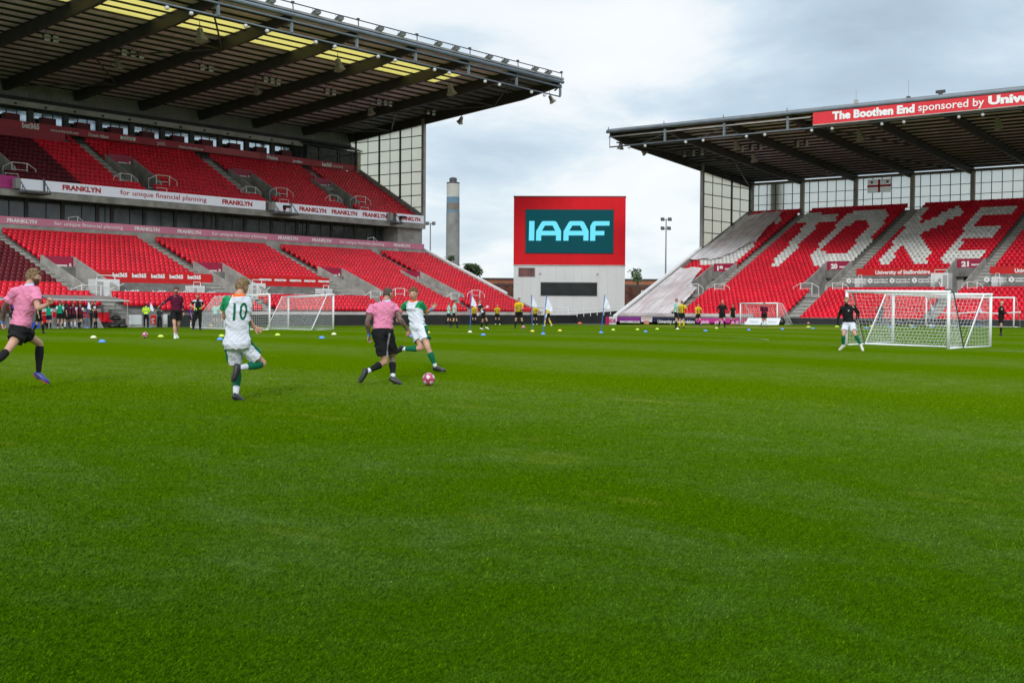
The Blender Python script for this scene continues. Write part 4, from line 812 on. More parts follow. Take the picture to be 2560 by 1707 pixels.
# ------------------------------------------------------------------ seats
def seat_geo():
    """tip-up seat facing -d: s across, d depth, z up; origin at the top of the back"""
    mb = MB(); n = 5; V = []
    for off in (0, .035):
        for j, (z, dd, w) in enumerate(((-.46, -.02, .205), (-.25, .0, .234), (-.05, .035, .234), (.0, .05, .19))):
            for i in range(n):
                s = -w+2*w*i/(n-1); V.append((s, dd+off-.03*(1-(2*i/(n-1)-1)**2)*-1*(1 if j < 3 else .5)-.0, z))
    f = []
    for j in range(3):
        for i in range(n-1): a = j*n+i; f.append((a, a+1, a+n+1, a+n))
    for j in range(3):
        for i in range(n-1): a = 4*n+j*n+i; f.append((a+n, a+n+1, a+1, a))
    top = 3*n
    for i in range(n-1): f.append((top+i, top+i+1, 4*n+top+i+1, 4*n+top+i))
    mb.add(V, f)
    # folded pan, bulging forward
    P = [(-.21, -.06, -.53), (.21, -.06, -.53), (.22, -.14, -.45), (-.22, -.14, -.45), (-.20, -.10, -.14), (.20, -.10, -.14), (.18, -.05, -.10), (-.18, -.05, -.10)]
    mb.add(P, [(0, 1, 2, 3), (3, 2, 5, 4), (4, 5, 6, 7), (0, 3, 4, 7), (1, 6, 5, 2)])
    return np.array(mb.v), mb.f
SV, SF = seat_geo()
def inpoly(x, y, poly):
    c = False; j = len(poly)-1
    for i in range(len(poly)):
        if (poly[i][1] > y) != (poly[j][1] > y) and x < (poly[j][0]-poly[i][0])*(y-poly[i][1])/(poly[j][1]-poly[i][1])+poly[i][0]: c = not c
        j = i
    return c
def planeR(u, v):
    r = ray(u, v); t = (13.85-.449*136.5-HC)/(r.z-.449*r.x); p = pt(u, v, t); return (p.x, p.y)
def PR(pts): return [planeR(x/2.1778+1480, y/2.1778+200) for x, y in pts]
WHITE = [PR(p) for p in (
    [(1140, 722), (1352, 718), (1330, 766), (1244, 772), (1034, 1003), (962, 1003), (1165, 772), (1112, 770)],
    [(1765, 693), (1838, 690), (1787, 768), (1975, 686), (2035, 684), (2015, 725), (1795, 832), (1850, 925), (1830, 985), (1742, 987), (1692, 884), (1625, 991), (1548, 993)],
    [(2120, 680), (2325, 670), (2330, 690), (2298, 722), (2140, 728), (2080, 797), (2230, 792), (2200, 846), (2040, 852), (1985, 925), (2162, 920), (2125, 976), (1900, 987), (1885, 965)],
    [(570, 915), (700, 905), (850, 830), (897, 868), (880, 915), (765, 1003), (585, 1006)], [(1005, 730), (1042, 735), (1030, 768), (980, 778)])]
O_OUT = PR([(1430, 709), (1590, 704), (1612, 740), (1420, 985), (1390, 1000), (1197, 1003), (1178, 958), (1385, 722)]); O_IN = PR([(1420, 766), (1500, 757), (1512, 778), (1385, 940), (1272, 944), (1248, 905)])
SHEETS = [[(135.0, 72), (136.0, 67.6), (132.4, 67.1), (127.2, 66.6), (123.0, 69.2), (121.6, 70.6), (121.6, 72)], [(119.6, 72), (119.4, 69.0), (115.4, 68.1), (114.2, 66.6), (108.0, 65.8), (107.9, 72)]]
def planeU(u, v):
    r = ray(u, v); t = (12.45-.567*99.1-HC)/(r.z-.567*r.y); p = pt(u, v, t); return (p.x, p.y)
seats = []      # (T, s, d, z, colour)
def fill(tr, s0, s1, voms, aisles, plats, dv0, dv1, colf, tid):
    for i in range(tr.n):
        d, z = tr.row(i); s = s0
        while s < s1:
            ok = True
            for a, b in voms:
                if a-.3 < s < b+.3 and dv0 < d < dv1: ok = False
            for a, b, da, db in aisles:
                if a-.2 < s < b+.2 and da <= d <= db: ok = False
            for a, b, da, db in plats:
                if a-.2 < s < b+.2 and da < d < db: ok = False
            if ok: seats.append((tid, s, d, z+.80, colf(s, d)))
            s += .485
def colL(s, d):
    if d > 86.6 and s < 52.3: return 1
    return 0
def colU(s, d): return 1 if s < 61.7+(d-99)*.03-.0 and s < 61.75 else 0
def colR(s, d):
    for P in WHITE:
        if inpoly(d, s-.14, P) and inpoly(d, s+.14, P): return 2
    if inpoly(d, s, O_OUT) and inpoly(d, s+.06, O_OUT) and not inpoly(d, s, O_IN): return 2
    return 0
al = [(a-1.5, a-.15, 85.4, 99) for a, b in LV[:4]]+[(a+1.6, a+2.8, 91.3, 99) for a, b in LV[4:]]+[(a+.3, a+1.6, 80, 85.3) for a, b in LV]
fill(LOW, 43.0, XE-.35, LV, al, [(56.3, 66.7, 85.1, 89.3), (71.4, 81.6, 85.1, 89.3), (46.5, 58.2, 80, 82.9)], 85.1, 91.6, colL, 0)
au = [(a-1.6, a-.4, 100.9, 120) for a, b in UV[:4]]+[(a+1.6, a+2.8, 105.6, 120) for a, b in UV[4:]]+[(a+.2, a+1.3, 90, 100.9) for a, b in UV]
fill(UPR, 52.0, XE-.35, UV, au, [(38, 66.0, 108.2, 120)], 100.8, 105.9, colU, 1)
ar = [(a-1.35, a-.15, 114.8, 140) for a, b in RV]+[(a+.1, a+1.5, 90, 114.4) for a, b in RV]
fill(RGT, 25.5, YE-.35, RV, ar, [(41.3, 50.9, 114.6, 119.2), (28.1, 37.5, 114.6, 119.2)], 114.4, 120.5, colR, 2)
seats = [q for q in seats if not (q[0] == 2 and any(inpoly(q[2], q[1], P) for P in SHEETS) and False)]
SM = [M_red_seat, M_dark_seat, M_white_seat]
def seat_world(q):
    T = TR if q[0] == 2 else TL; tid, s, d, z, c = q
    return np.array([T(s+v[0], d+v[1], z+v[2]) for v in SV])
pos = [Vector(TR(q[1], q[2], q[3]) if q[0] == 2 else TL(*q[1:4])) for q in seats]
def vis_u(p): dd = depth(p); return CX+F*(p-Vector((0, 0, HC))).dot(RT)/dd
order = sorted((i for i in range(len(seats)) if seats[i][0] == 0 and vis_u(pos[i]) > 2), key=lambda i: pos[i].length)
pick = set(order[:300])
ROWN = {}
sm = {}
for c in (0, 1):
    me = bpy.data.meshes.new('stadium_seat'); me.from_pydata([tuple(v) for v in SV], [], SF); me.materials.append(SM[c]); me.polygons.foreach_set('use_smooth', [True]*len(me.polygons)); sm[c] = me
for i in sorted(pick):
    tid, s, d, z, c = seats[i]; o = bpy.data.objects.new('stadium_seat', sm[c]); COL.objects.link(o); o.location = (s, d, z); r = int(round((d-82.5)/.76))+1
    if c: tag(o, 'dark red tip-up seat in the dark block at the left edge of the lower tier', 'seat', 'dark red seats of the left stand lower tier')
    else: tag(o, 'bright red tip-up seat in the front rows at the left end of the lower tier', 'seat', 'bright red seats in the front rows of the left stand')
rest = [i for i in range(len(seats)) if i not in pick]
nv = len(SV); allv = np.concatenate([seat_world(seats[i]) for i in rest]); sfl = [len(f) for f in SF]
me = bpy.data.meshes.new('stadium_seats'); me.vertices.add(len(allv)); me.vertices.foreach_set('co', allv.astype(np.float32).ravel())
flat = np.concatenate([np.array(f) for f in SF]); M = len(rest)
loops = (flat[None, :]+(np.arange(M)*nv)[:, None]).astype(np.int32).ravel(); me.loops.add(len(loops)); me.loops.foreach_set('vertex_index', loops)
st_ = np.concatenate([[0], np.cumsum(sfl)[:-1]]); me.polygons.add(M*len(SF)); me.polygons.foreach_set('loop_start', (st_[None, :]+(np.arange(M)*len(flat))[:, None]).astype(np.int32).ravel()); me.polygons.foreach_set('loop_total', np.tile(sfl, M).astype(np.int32))
me.update(calc_edges=True)
for m in SM: me.materials.append(m)
me.polygons.foreach_set('material_index', np.repeat([seats[i][4] for i in rest], len(SF)).astype(np.int32)); me.polygons.foreach_set('use_smooth', [True]*len(me.polygons))
o = bpy.data.objects.new('stadium_seats', me); COL.objects.link(o); tag(o, 'all the other red, dark red and white seats filling both stands', 'seats', kind='stuff')
# ------------------------------------------------------------------ screen tower between the stands
TA, TB = on(1, 1284.5, 661, 94.0), None
pa = pt(1284.3, 662, 150); pb = pt(1562.3, 664, 149.2)
ex = Vector((pb.x-pa.x, pb.y-pa.y, 0)); TW = ex.length; ex.normalize(); ey = Vector((-ex.y, ex.x, 0))
if ey.dot(FW) < 0: ey = -ey
o0 = Vector((pa.x, pa.y, 0))
TT = lambda s, d, z: tuple(o0+ex*s+ey*d+Vector((0, 0, z)))
tw = thing('screen_tower', 'tall box tower with a big lit screen in a red frame over white cladding', 'building', o0)
ZR, ZT = 6.98, 15.23
M_tw = stripes(mat('tower_white', (.60, .61, .61), .5, .05, .3), 0, 5.8, .15); M_tr = stripes(mat('tower_red', (.62, .006, .014), .6, .06, .3, spec=.15), 0, 5.8, .1)
mb = MB(); mb.box((0, 0, -.2), (TW, 8, ZR-.08), 0, TT); mb.build('lower_body', M_tw, tw)
mb = MB(); mb.box((-.03, -.02, ZR), (TW+.03, 8, ZT), 0, TT); mb.build('upper_body', M_tr, tw)
mb = MB(); mb.box((-.08, -.07, ZT-.02), (TW+.08, 8.1, ZT+.12), 0, TT); mb.build('roof_trim', mat('trim_dark_red', (.16, .02, .02), .5, .1), tw)
mb = MB(); mb.box((-.06, -.06, ZR-.14), (TW+.06, 0.02, ZR), 0, TT); mb.build('band', M_fascg, tw)
sx0, sx1, sz0, sz1 = .108*TW, .892*TW, ZR+1.45, ZT-1.58
for k in range(1, 13):
    if True:
        mb = MB(); s = TW*k/13; mb.box((s-.012, -.026, ZR+.02), (s+.012, -.0205, ZT-.03), 0, TT) if not (sx0 < s < sx1) else (mb.box((s-.012, -.026, ZR+.02), (s+.012, -.0205, sz0-.1), 0, TT), mb.box((s-.012, -.026, sz1+.1), (s+.012, -.0205, ZT-.03), 0, TT)); mb.build('panel_joint', mat('joint_red', (.38, .008, .012), .6, .05), tw)
        mb = MB(); mb.box((s-.01, -.006, 0), (s+.01, -.0005, ZR-.15), 0, TT); mb.build('panel_joint', mat('joint_grey', (.40, .41, .41), .6, .05), tw)
mb = MB(); mb.box((sx0-.07, -.10, sz0-.07), (sx1+.07, -.02, sz1+.07), 0, TT); mb.build('screen_frame', M_black, tw)
M_scr = mat('screen_teal', (.0, .008, .01), .6, .02, 1, spec=.1, emit=((.0, .062, .078), .8)); M_scl = mat('screen_cyan', (.02, .1, .12), .6, .02, 1, spec=.1, emit=((.14, .66, .82), .9))
sc = None
mb = MB(); mb.box((sx0, -.13, sz0), (sx1, -.101, sz1), 0, TT); sc = mb.build('screen', M_scr, tw)
def SP(x, y):                                            # from the enlarged view of the screen: its left, right, top and bottom edges
    return (sx0+(x-468)/(1812-468)*(sx1-sx0), sz1-(y-(278+(x-468)*.0125))/670*(sz1-sz0))
def glyph(poly, hole=None):
    bm = bmesh.new(); 
    def ring(P): vs = [bm.verts.new(TT(SP(*p)[0], -.14, SP(*p)[1])) for p in P]; return [bm.edges.new((vs[i], vs[(i+1) % len(vs)])) for i in range(len(vs))]
    e = ring(poly)
    if hole: e += ring(hole)
    bmesh.ops.triangle_fill(bm, use_beauty=True, edges=e)
    me = bpy.data.meshes.new('letter'); 
    for v in bm.verts: v.co -= o0
    bm.to_mesh(me); bm.free(); me.materials.append(M_scl); g = bpy.data.objects.new('letter', me); COL.objects.link(g); g.parent = sc
glyph([(519, 453), (601, 454), (597, 759), (515, 758)])
A = [(625, 760), (628, 612), (705, 478), (722, 461), (745, 457), (900, 458), (928, 466), (945, 482), (1012, 612), (1011, 763), (932, 762), (935, 681), (706, 679), (704, 761)]
AH = [(716, 608), (762, 526), (880, 527), (922, 610)]
glyph(A, AH); glyph([(x+422, y+4) for x, y in A], [(x+422, y+4) for x, y in AH])
glyph([(1458, 770), (1461, 540), (1495, 480), (1515, 468), (1540, 466), (1756, 468), (1754, 536), (1560, 535), (1543, 540), (1538, 556), (1538, 617), (1677, 618), (1675, 686), (1538, 686), (1537, 770)])
def win(s0, s1, z0, z1, m): mb = MB(); mb.box((s0-.07, -.03, z0-.07), (s1+.07, -.001, z1+.07), 0, TT); f_ = mb.build('window', M_fascg, tw); mb = MB(); mb.box((s0, -.05, z0), (s1, -.031, z1), 0, TT); q = mb.build('pane', m, tw)
k = TW/278
win((1296.5-1284)*k, (1337-1284)*k, ZR-29.5*k*1.0, ZR-8*k, mat('pane_red_reflection', (.12, .03, .03), .15, .5, 1.2, spec=.8))
win((1352.5-1284)*k, (1493-1284)*k, ZR-(740-663)*k, ZR-(707-663)*k, M_glassd)
for s in (1351, 1494):
    mb = MB(); mb.box(((s-1284)*k-.15, -.12, ZR-24*k), ((s-1284)*k+.1, -.0, ZR-20*k), 0, TT); mb.build('wall_light', M_fascg, tw)
# ------------------------------------------------------------------ people
SKIN = mat('skin_fair', (.50, .27, .19), .5, .10, 9); SKIN2 = mat('skin_tan', (.42, .22, .15), .5, .12, 9); SKIN_D = mat('skin_dark', (.07, .035, .022), .5, .1, 9)
INK = mat('skin_tattooed', (.15, .085, .065), .55, .5, 26, col2=(.035, .03, .03))
def cloth(n, c, var=.08): return mat('cloth_'+n, c, .85, var, 5, .06, 90, spec=.15)
C_pink = cloth('pink', (.66, .22, .36)); C_wht = cloth('white', (.60, .62, .70)); C_blk = cloth('black', (.012, .012, .013), .2); C_grn = cloth('green', (.012, .22, .085)); C_grd = cloth('deep_green', (.006, .12, .06)); C_org = cloth('orange', (.85, .17, .03)); C_mar = cloth('maroon', (.085, .008, .03), .15)
C_yel = cloth('yellow', (.72, .52, .01)); C_teal = cloth('mint', (.33, .62, .56)); C_nav = cloth('navy', (.01, .012, .04)); C_lbl = cloth('pale_blue', (.45, .55, .80)); C_hv = cloth('high_visibility', (.55, .85, .02)); C_pur = cloth('purple', (.08, .03, .25)); C_char = cloth('charcoal', (.03, .04, .04)); C_gbib = cloth('green_bib', (.0, .25, .14)); C_gry = cloth('grey', (.2, .2, .21))
H_br = mat('hair_brown', (.11, .065, .035), .7, .5, 40, .6, 90); H_bl = mat('hair_blond', (.21, .13, .06), .7, .5, 40, .6, 90); H_dk = mat('hair_dark', (.012, .01, .009), .7, .3, 40, .6, 90); H_gi = mat('hair_ginger', (.24, .09, .04), .7, .4, 40, .6, 90); H_bd = mat('hair_beard', (.10, .045, .022), .8, .4, 60, .6, 90)
S_blk = mat('boot_black', (.018, .018, .02), .35, .3, 20); S_wht = mat('boot_white', (.62, .60, .56), .45, .12, 12); S_blue = mat('boot_blue', (.02, .035, .22), .4, .2, 12); S_orr = mat('boot_orange', (.75, .08, .02), .4, .1, 12); S_red = mat('boot_red', (.5, .03, .03), .4, .1, 12)
EYE = mat('eye_dark', (.015, .012, .01), .2, .1, 4); LIP = mat('lips', (.32, .10, .09), .5, .1, 9)
def vlerp(a, b, t): return a+(b-a)*t
def remesh(mb, vox, smooth=4):
    me = bpy.data.meshes.new('tmp'); me.from_pydata(mb.v, [], mb.f); ob = bpy.data.objects.new('tmp', me); COL.objects.link(ob)
    m = ob.modifiers.new('r', 'REMESH'); m.mode = 'VOXEL'; m.voxel_size = vox; m.use_smooth_shade = True
    if smooth: s = ob.modifiers.new('s', 'SMOOTH'); s.factor = .5; s.iterations = smooth
    dg = bpy.context.evaluated_depsgraph_get(); dg.update(); r = bpy.data.meshes.new_from_object(ob.evaluated_get(dg)); bpy.data.objects.remove(ob); bpy.data.meshes.remove(me)
    return r
def finish(me, name, mats, parent, off, cls=None, disp=None):
    n = len(me.vertices); co = np.empty(n*3); me.vertices.foreach_get('co', co); co = co.reshape(-1, 3)
    if disp:
        no = np.empty(n*3); me.vertices.foreach_get('normal', no); no = no.reshape(-1, 3)
        for i in range(n): co[i] += no[i]*disp(Vector(co[i]))
    wc = co.copy(); me.materials.clear()
    for m in mats: me.materials.append(m)
    if cls:
        fi = [cls(sum((Vector(wc[v]) for v in p.vertices), Vector())/len(p.vertices)) for p in me.polygons]; me.polygons.foreach_set('material_index', fi)
    else: me.polygons.foreach_set('material_index', [0]*len(me.polygons))
    me.vertices.foreach_set('co', (co-np.array(off)).ravel()); me.polygons.foreach_set('use_smooth', [True]*len(me.polygons)); me.update()
    me.name = name; o = bpy.data.objects.new(name, me); COL.objects.link(o); o.parent = parent; return o
def limb(mb, pts, radii, n=12, flat=None, axis=None, blunt=False):
    """closed tube of varying radius through pts with rounded ends; flat squeezes it along axis"""
    pts = [Vector(p) for p in pts]; R = []
    d0 = (pts[1]-pts[0]).normalized(); d1 = (pts[-1]-pts[-2]).normalized()
    P = [pts[0]-d0*radii[0]*.7]+pts+[pts[-1]+d1*radii[-1]*.7]; rr = [radii[0]*.55]+list(radii)+[radii[-1]*.55]
    if blunt: P = P[:-1]; rr = rr[:-1]
    ref = axis if axis is not None else (Vector((.3, .2, 1)) if abs(d0.z) < .8 else Vector((1, .3, .1)))
    vs = []
    for i, p in enumerate(P):
        d = (P[min(i+1, len(P)-1)]-P[max(i-1, 0)]).normalized(); a = (ref-d*ref.dot(d)).normalized(); b = d.cross(a)
        f = flat if flat else 1
        vs += [p+a*(rr[i]*f*math.cos(2*PI*k/n))+b*(rr[i]*math.sin(2*PI*k/n)) for k in range(n)]
    m = len(P); mb.add(vs, [(i*n+k, i*n+(k+1) % n, (i+1)*n+(k+1) % n, (i+1)*n+k) for i in range(m-1) for k in range(n)]+[tuple(range(n))[::-1], tuple((m-1)*n+k for k in range(n))])
def loft(mb, secs, n=20):
    """secs: (centre, lateral axis, forward axis, a, b)"""
    vs = []
    for c, r, f, a, b in secs:
        for k in range(n):
            t = 2*PI*k/n; cs, sn = math.cos(t), math.sin(t); e = .86
            vs.append(c+r*(a*math.copysign(abs(cs)**e, cs))+f*(b*math.copysign(abs(sn)**e, sn)))
    m = len(secs); mb.add(vs, [(i*n+k, i*n+(k+1) % n, (i+1)*n+(k+1) % n, (i+1)*n+k) for i in range(m-1) for k in range(n)]+[tuple(range(n))[::-1], tuple((m-1)*n+k for k in range(n))])
def head_pts(c, f, u, r, s, nu=28, nv=20, grow=0., rough=0., region=None):
    """shaped skull: cranium, brow, nose, cheeks, chin; returns verts and faces"""
    vs = []; keep = []
    for j in range(nv+1):
        ph = PI*j/nv
        for i in range(nu):
            th = 2*PI*i/nu; x, y, z = math.sin(ph)*math.cos(th), math.sin(ph)*math.sin(th), math.cos(ph)   # x forward, y left, z up
            w, d, h = .076, .096, .118
            jaw = max(0, -z-.05); w *= 1-.42*jaw**1.2; back = max(0, -x)
            d2 = d*(1-.50*jaw*back); X, Y, Z = x*d2, y*w, z*h
            if x > 0: X *= 1-.10*(1-abs(z))*0; X -= .010*max(0, z-.3)*x
            if z < -.35 and x > .3: X += .010*(-z-.35)                                   # chin
            X += .026*math.exp(-((y/.17)**2+((z+.13)/.20)**2))*(x > .5)                   # nose
            X += .007*math.exp(-((y/.6)**2+((z-.22)/.10)**2))*(x > .4)                    # brow
            for q in (-1, 1): X -= .011*math.exp(-(((y-q*.38)/.17)**2+((z-.04)/.13)**2))*(x > .3)   # eye sockets
            X += .006*math.exp(-((y/.28)**2+((z+.47)/.09)**2))*(x > .4)                   # mouth
            g = grow+(rough*noise.noise(Vector((x*6+c.x, y*6+c.y, z*6))) if rough else 0)
            nrm = Vector((x/d, y/w, z/h)).normalized(); X += nrm.x*g; Y += nrm.y*g; Z += nrm.z*g
            vs.append(c+(f*X+r*(-Y)+u*Z)*s); keep.append((x, y, z))
    fs = []
    for j in range(nv):
        for i in range(nu):
            q = (j*nu+i, j*nu+(i+1) % nu, (j+1)*nu+(i+1) % nu, (j+1)*nu+i)
            if region is None or all(region(*keep[k]) for k in q): fs.append(q)
    return vs, fs
def hand(mb, w, fd, pn, side, s, curl=.5, thick=1.):
    """w wrist, fd finger direction, pn palm normal, side = direction of the thumb"""
    fd = fd.normalized(); pn = (pn-fd*pn.dot(fd)).normalized(); sd = fd.cross(pn).normalized()*side
    pal = w+fd*.085*s
    limb(mb, [w-fd*.01*s, w+fd*.03*s, w+fd*.085*s], [.028*s, .041*s, .040*s], 10, .42, pn)
    for k, L_ in enumerate((.070, .078, .072, .056)):
        o = w+fd*.088*s+sd*(.030-.0205*k)*s; sp = sd*(.10-.07*k); c = curl*(1+.12*k)
        d1 = (fd*math.cos(c*.7)+pn*math.sin(c*.7)+sp).normalized(); d2 = (fd*math.cos(c*1.7)+pn*math.sin(c*1.7)+sp).normalized(); d3 = (fd*math.cos(c*2.5)+pn*math.sin(c*2.5)).normalized()
        p1 = o+d1*L_*.48*s; p2 = p1+d2*L_*.32*s; p3 = p2+d3*L_*.26*s
        limb(mb, [o, p1, p2, p3], [.0100*s*thick, .0092*s*thick, .0084*s*thick, .0072*s*thick], 8)
    t0 = w+fd*.03*s+sd*.026*s; t1 = t0+(sd*.75+fd*.6+pn*.35).normalized()*.042*s; t2 = t1+(sd*.3+fd*.9+pn*.4).normalized()*.034*s
    limb(mb, [t0, t1, t2], [.014*s, .0115*s, .0095*s], 8)
def seg_t(p, a, b):
    d = b-a; t = max(0., min(1., (p-a).dot(d)/d.length_squared)); return t, (p-(a+d*t)).length
def build_person(J, label, look, group=None, vox=.009, name='person'):
    """J: joints in world space. look: materials and options"""
    s = J.get('s', 1.); off = Vector(J['foot']); root = thing(name, label, 'person', off, group)
    pel, chest, neck, head = J['pelvis'], J['chest'], J['neck'], J['head']
    hr = (J['hipR']-J['hipL']).normalized(); sr = (J['shR']-J['shL']).normalized(); up = (neck-pel).normalized(); 
    fp = up.cross(hr).normalized(); fs_ = up.cross(sr).normalized()
    fl = look.get('fat', 1.)
    def torso(g, top=True, hem=0.):
        S = []; L = (neck-pel)
        prof = [(-.17, .135, .095), (-.06, .165, .118), (.06, .160, .112), (.25, .140, .100), (.45, .150, .108), (.68, .165, .115), (.86, .168, .100), (.97, .110, .078)]
        for t, a, b in prof:
            if t < hem: continue
            r = vlerp(hr, sr, max(0, min(1, t))).normalized(); f = up.cross(r).normalized(); c = pel+L*t+f*(.012*math.sin(t*3))*s
            S.append((c, r, f, (a*fl+g)*s, (b*fl**1.3+g)*s))
        return S
    body = MB(); loft(body, torso(0)); limb(body, [neck-up*.06*s, neck+up*.02*s-J['hf'].normalized()*.01*s, head-up*.05*s-J['hf'].normalized()*.022*s], [.066*s, .054*s, .050*s])
    hs_ = look.get('headscale', 1.0); hf, hu = J['hf'].normalized(), J['hu'].normalized(); hf = (hf-hu*hf.dot(hu)).normalized(); hrr = hf.cross(hu).normalized()
    v, f = head_pts(head, hf, hu, hrr, s*1.0); body.add(v, f)
    for q in (-1, 1):
        e = head+(hrr*q*.076+hu*.0-hf*.006)*s; limb(body, [e-hu*.024*s-hf*.002*s, e+hrr*q*.006*s+hu*.004*s, e+hu*.026*s-hf*.006*s], [.010*s, .013*s, .010*s], 8)
    ta = look.get('arm', 1.)
    for q, S in ((-1, 'L'), (1, 'R')):
        sh, el, wr = J['sh'+S], J['el'+S], J['wr'+S]; A = vlerp
        limb(body, [A(neck, sh, .35)-up*.03*s, sh, A(sh, el, .3), A(sh, el, .75), el], [.06*s, .062*s*ta, .052*s*ta, .044*s*ta, .040*s])
        limb(body, [el, A(el, wr, .25), A(el, wr, .7), wr], [.040*s, .044*s*ta, .032*s, .026*s])
        fd = (wr-el).normalized(); fd2 = J.get('hd'+S, fd); pn = J.get('pn'+S, -sr*q)
        if not look.get('gloves'): hand(body, wr, fd2, pn, J.get('th'+S, 1), s, look.get('curl', .55))
        hp, kn, an = J['hip'+S], J['kn'+S], J['an'+S]
        limb(body, [hp, A(hp, kn, .3), A(hp, kn, .7), kn], [.092*s*fl, .083*s, .064*s, .055*s]); limb(body, [kn, A(kn, an, .12), A(kn, an, .33), A(kn, an, .7), an], [.054*s, .050*s, .057*s, .040*s, .034*s])
        toe = J['toe'+S]; limb(body, [an, vlerp(an, toe, .5)-(kn-an).normalized()*.022*s, vlerp(an, toe, .85)-(kn-an).normalized()*.026*s], [.030*s, .020*s, .014*s])
    skin = look.get('skin', SKIN)
    if look.get('ink'):
        ink = look['ink']
        def cls(p):
            for S in ink:
                if S.startswith('leg'):
                    S = S[3:]; t1, d1 = seg_t(p, J['kn'+S], J['an'+S])
                    if d1 < .08*s: return 1
                else:
                    t1, d1 = seg_t(p, J['sh'+S], J['el'+S]); t2, d2 = seg_t(p, J['el'+S], J['wr'+S])
                    if min(d1, d2) < .075*s and (d1 < .075*s or t2 < .99): return 1
            return 0
    else: cls = None
    b = finish(remesh(body, vox, 3), 'body', [skin, INK], root, off, cls)
    # eyes, lips, hair
    for q in (-1, 1):
        mb = MB(); e = head+(hf*.079+hrr*q*.030+hu*.006)*s; mb.lathe(e-hf*.004*s, [(.002*s, 0), (.013*s, .004*s), (.012*s, .007*s), (.003*s, .009*s)], 8, axis=hf); mb.build('eye', EYE, root)
    mb = MB(); e = head+(hf*.090-hu*.055)*s; limb(mb, [e-hrr*.022*s, e+hf*.004*s, e+hrr*.022*s], [.004*s, .006*s, .004*s], 6); mb.build('mouth', LIP, root)
    hs = look.get('hair'); bald = look.get('bald')
    if hs and not bald:
        L_ = look.get('hairlen', .016); nape = look.get('nape', -.25)
        reg = lambda x, y, z: (z > .42-.0*x) or (x < .35 and z > .10 and abs(y) > .5 and x > -.2) or (x < .05 and z > nape) or (x < -.35 and z > nape-.25)
        v, f = head_pts(head, hf, hu, hrr, s, 44, 32, L_, L_*.9, reg)
        mb = MB(); mb.add(v, f); v2, f2 = head_pts(head, hf, hu, hrr, s, 44, 32, L_*.55+.002, L_*.6, reg)
        h = mb.build('hair', hs, root, smooth=True)
        if L_ > .012:
            for k in range(70):
                a = random.random()*2*PI; z = random.uniform(.35, .98); x = math.cos(a)*math.sqrt(1-z*z); y = math.sin(a)*math.sqrt(1-z*z); 
                n = (hf*x*.096+hrr*y*.076+hu*z*.118)*s; nn = n.normalized(); t = (hf*.5+hrr*random.uniform(-.6, .6)+nn*.55).normalized()
                if k == 0: tuft = MB()
                limb(tuft, [head+n+nn*L_*.45*s, head+n+nn*L_*.8*s+t*.010*s, head+n+nn*L_*.9*s+t*.024*s], [.009*s, .007*s, .003*s], 5)
            t_ = tuft.build('hair_tuft', hs, h)
    if look.get('beard'):
        v, f = head_pts(head, hf, hu, hrr, s, 36, 30, .007, .003, lambda x, y, z: z < -.12 and x > -.05 and (z < -.52 or abs(y) > .42 or z < -.2 and abs(y) > .4) and z > -.97)
        mb = MB(); mb.add(v, f); mb.build('beard', look['beard'], root, smooth=True)
    if look.get('cap'):
        mb = MB(); v, f = head_pts(head, hf, hu, hrr, s, 24, 20, .014, 0, lambda x, y, z: z > .18); mb.add(v, f); mb.obox(head+(hf*.12+hu*.045)*s, hf*.045*s, hrr*.06*s, hu*.005*s); mb.build('cap', look['cap'], root, smooth=True)
    A = vlerp; sl = look.get('sleeve', .62); g = look.get('loose', .024)
    # shirt
    sh_ = MB(); loft(sh_, torso(g, hem=look.get('hem', -.18)))
    for q, S in ((-1, 'L'), (1, 'R')):
        a, e, w = J['sh'+S], J['el'+S], J['wr'+S]
        if sl <= 1: limb(sh_, [A(neck, a, .4)-up*.03*s, a, A(a, e, sl*.6), A(a, e, sl)], [.075*s, (.070+g*.3)*s*ta, (.064+g*.5)*s*ta, (.066+g*.6)*s*ta], blunt=True)
        else:
            limb(sh_, [A(neck, a, .4)-up*.03*s, a, A(a, e, .5), e], [.072*s, .074*s*ta, .064*s*ta, .056*s*ta]); limb(sh_, [e, A(e, w, .4), A(e, w, .95)], [.056*s, .052*s, .036*s])
    def disp(p):
        q = p-off; a1 = q.dot(R0)*1.0; a2 = q.z; fo = noise.noise(Vector((a1*3.2-a2*2.2, q.dot(F0)*3, a2*9+a1*7))); fo2 = noise.noise(Vector((a1*7+a2*5+9, q.dot(F0)*5, a2*20-a1*13)))
        return (.017*(.45-abs(fo)*2.3)+.007*(.4-abs(fo2)*2))*s*look.get('fold', 1.)
    mats = look['shirt']; mats = mats if isinstance(mats, list) else [mats]; style = look.get('style')
    def scls(p):
        tL, dL = seg_t(p, J['shL'], J['elL']); tR, dR = seg_t(p, J['shR'], J['elR']); rel = p-pel; lat = rel.dot(sr)/s; zz = rel.dot(up)/s; fw_ = rel.dot(fp)/s
        S_ = 'L' if dL < dR else 'R'; t = tL if dL < dR else tR; o_ = (p-J['sh'+S_]).dot((J['sh'+S_]-neck).normalized())/s; arm = min(dL, dR) < .11*s and o_ > -.03 and t < sl+.07
        if style == 'raglan':                             # white body, green sleeves and side strips, orange cuffs and collar
            if arm and t > sl-.06 and min(dL, dR) < .12*s: return 2
            if (p-neck).length < .095*s and zz > .46: return 2
            if arm or (zz > .34 and o_ > -.03-(zz-.38)*.30 and min(dL, dR) < .2*s): return 1
            if abs(lat) > .155 and abs(fw_) < .06 and zz < .30: return 1
            return 0
        if style == 'stripes': return 1 if (abs(lat) < .2 and int(math.floor(lat/.055+100.5)) % 2 == 0 and zz < .47) else 0
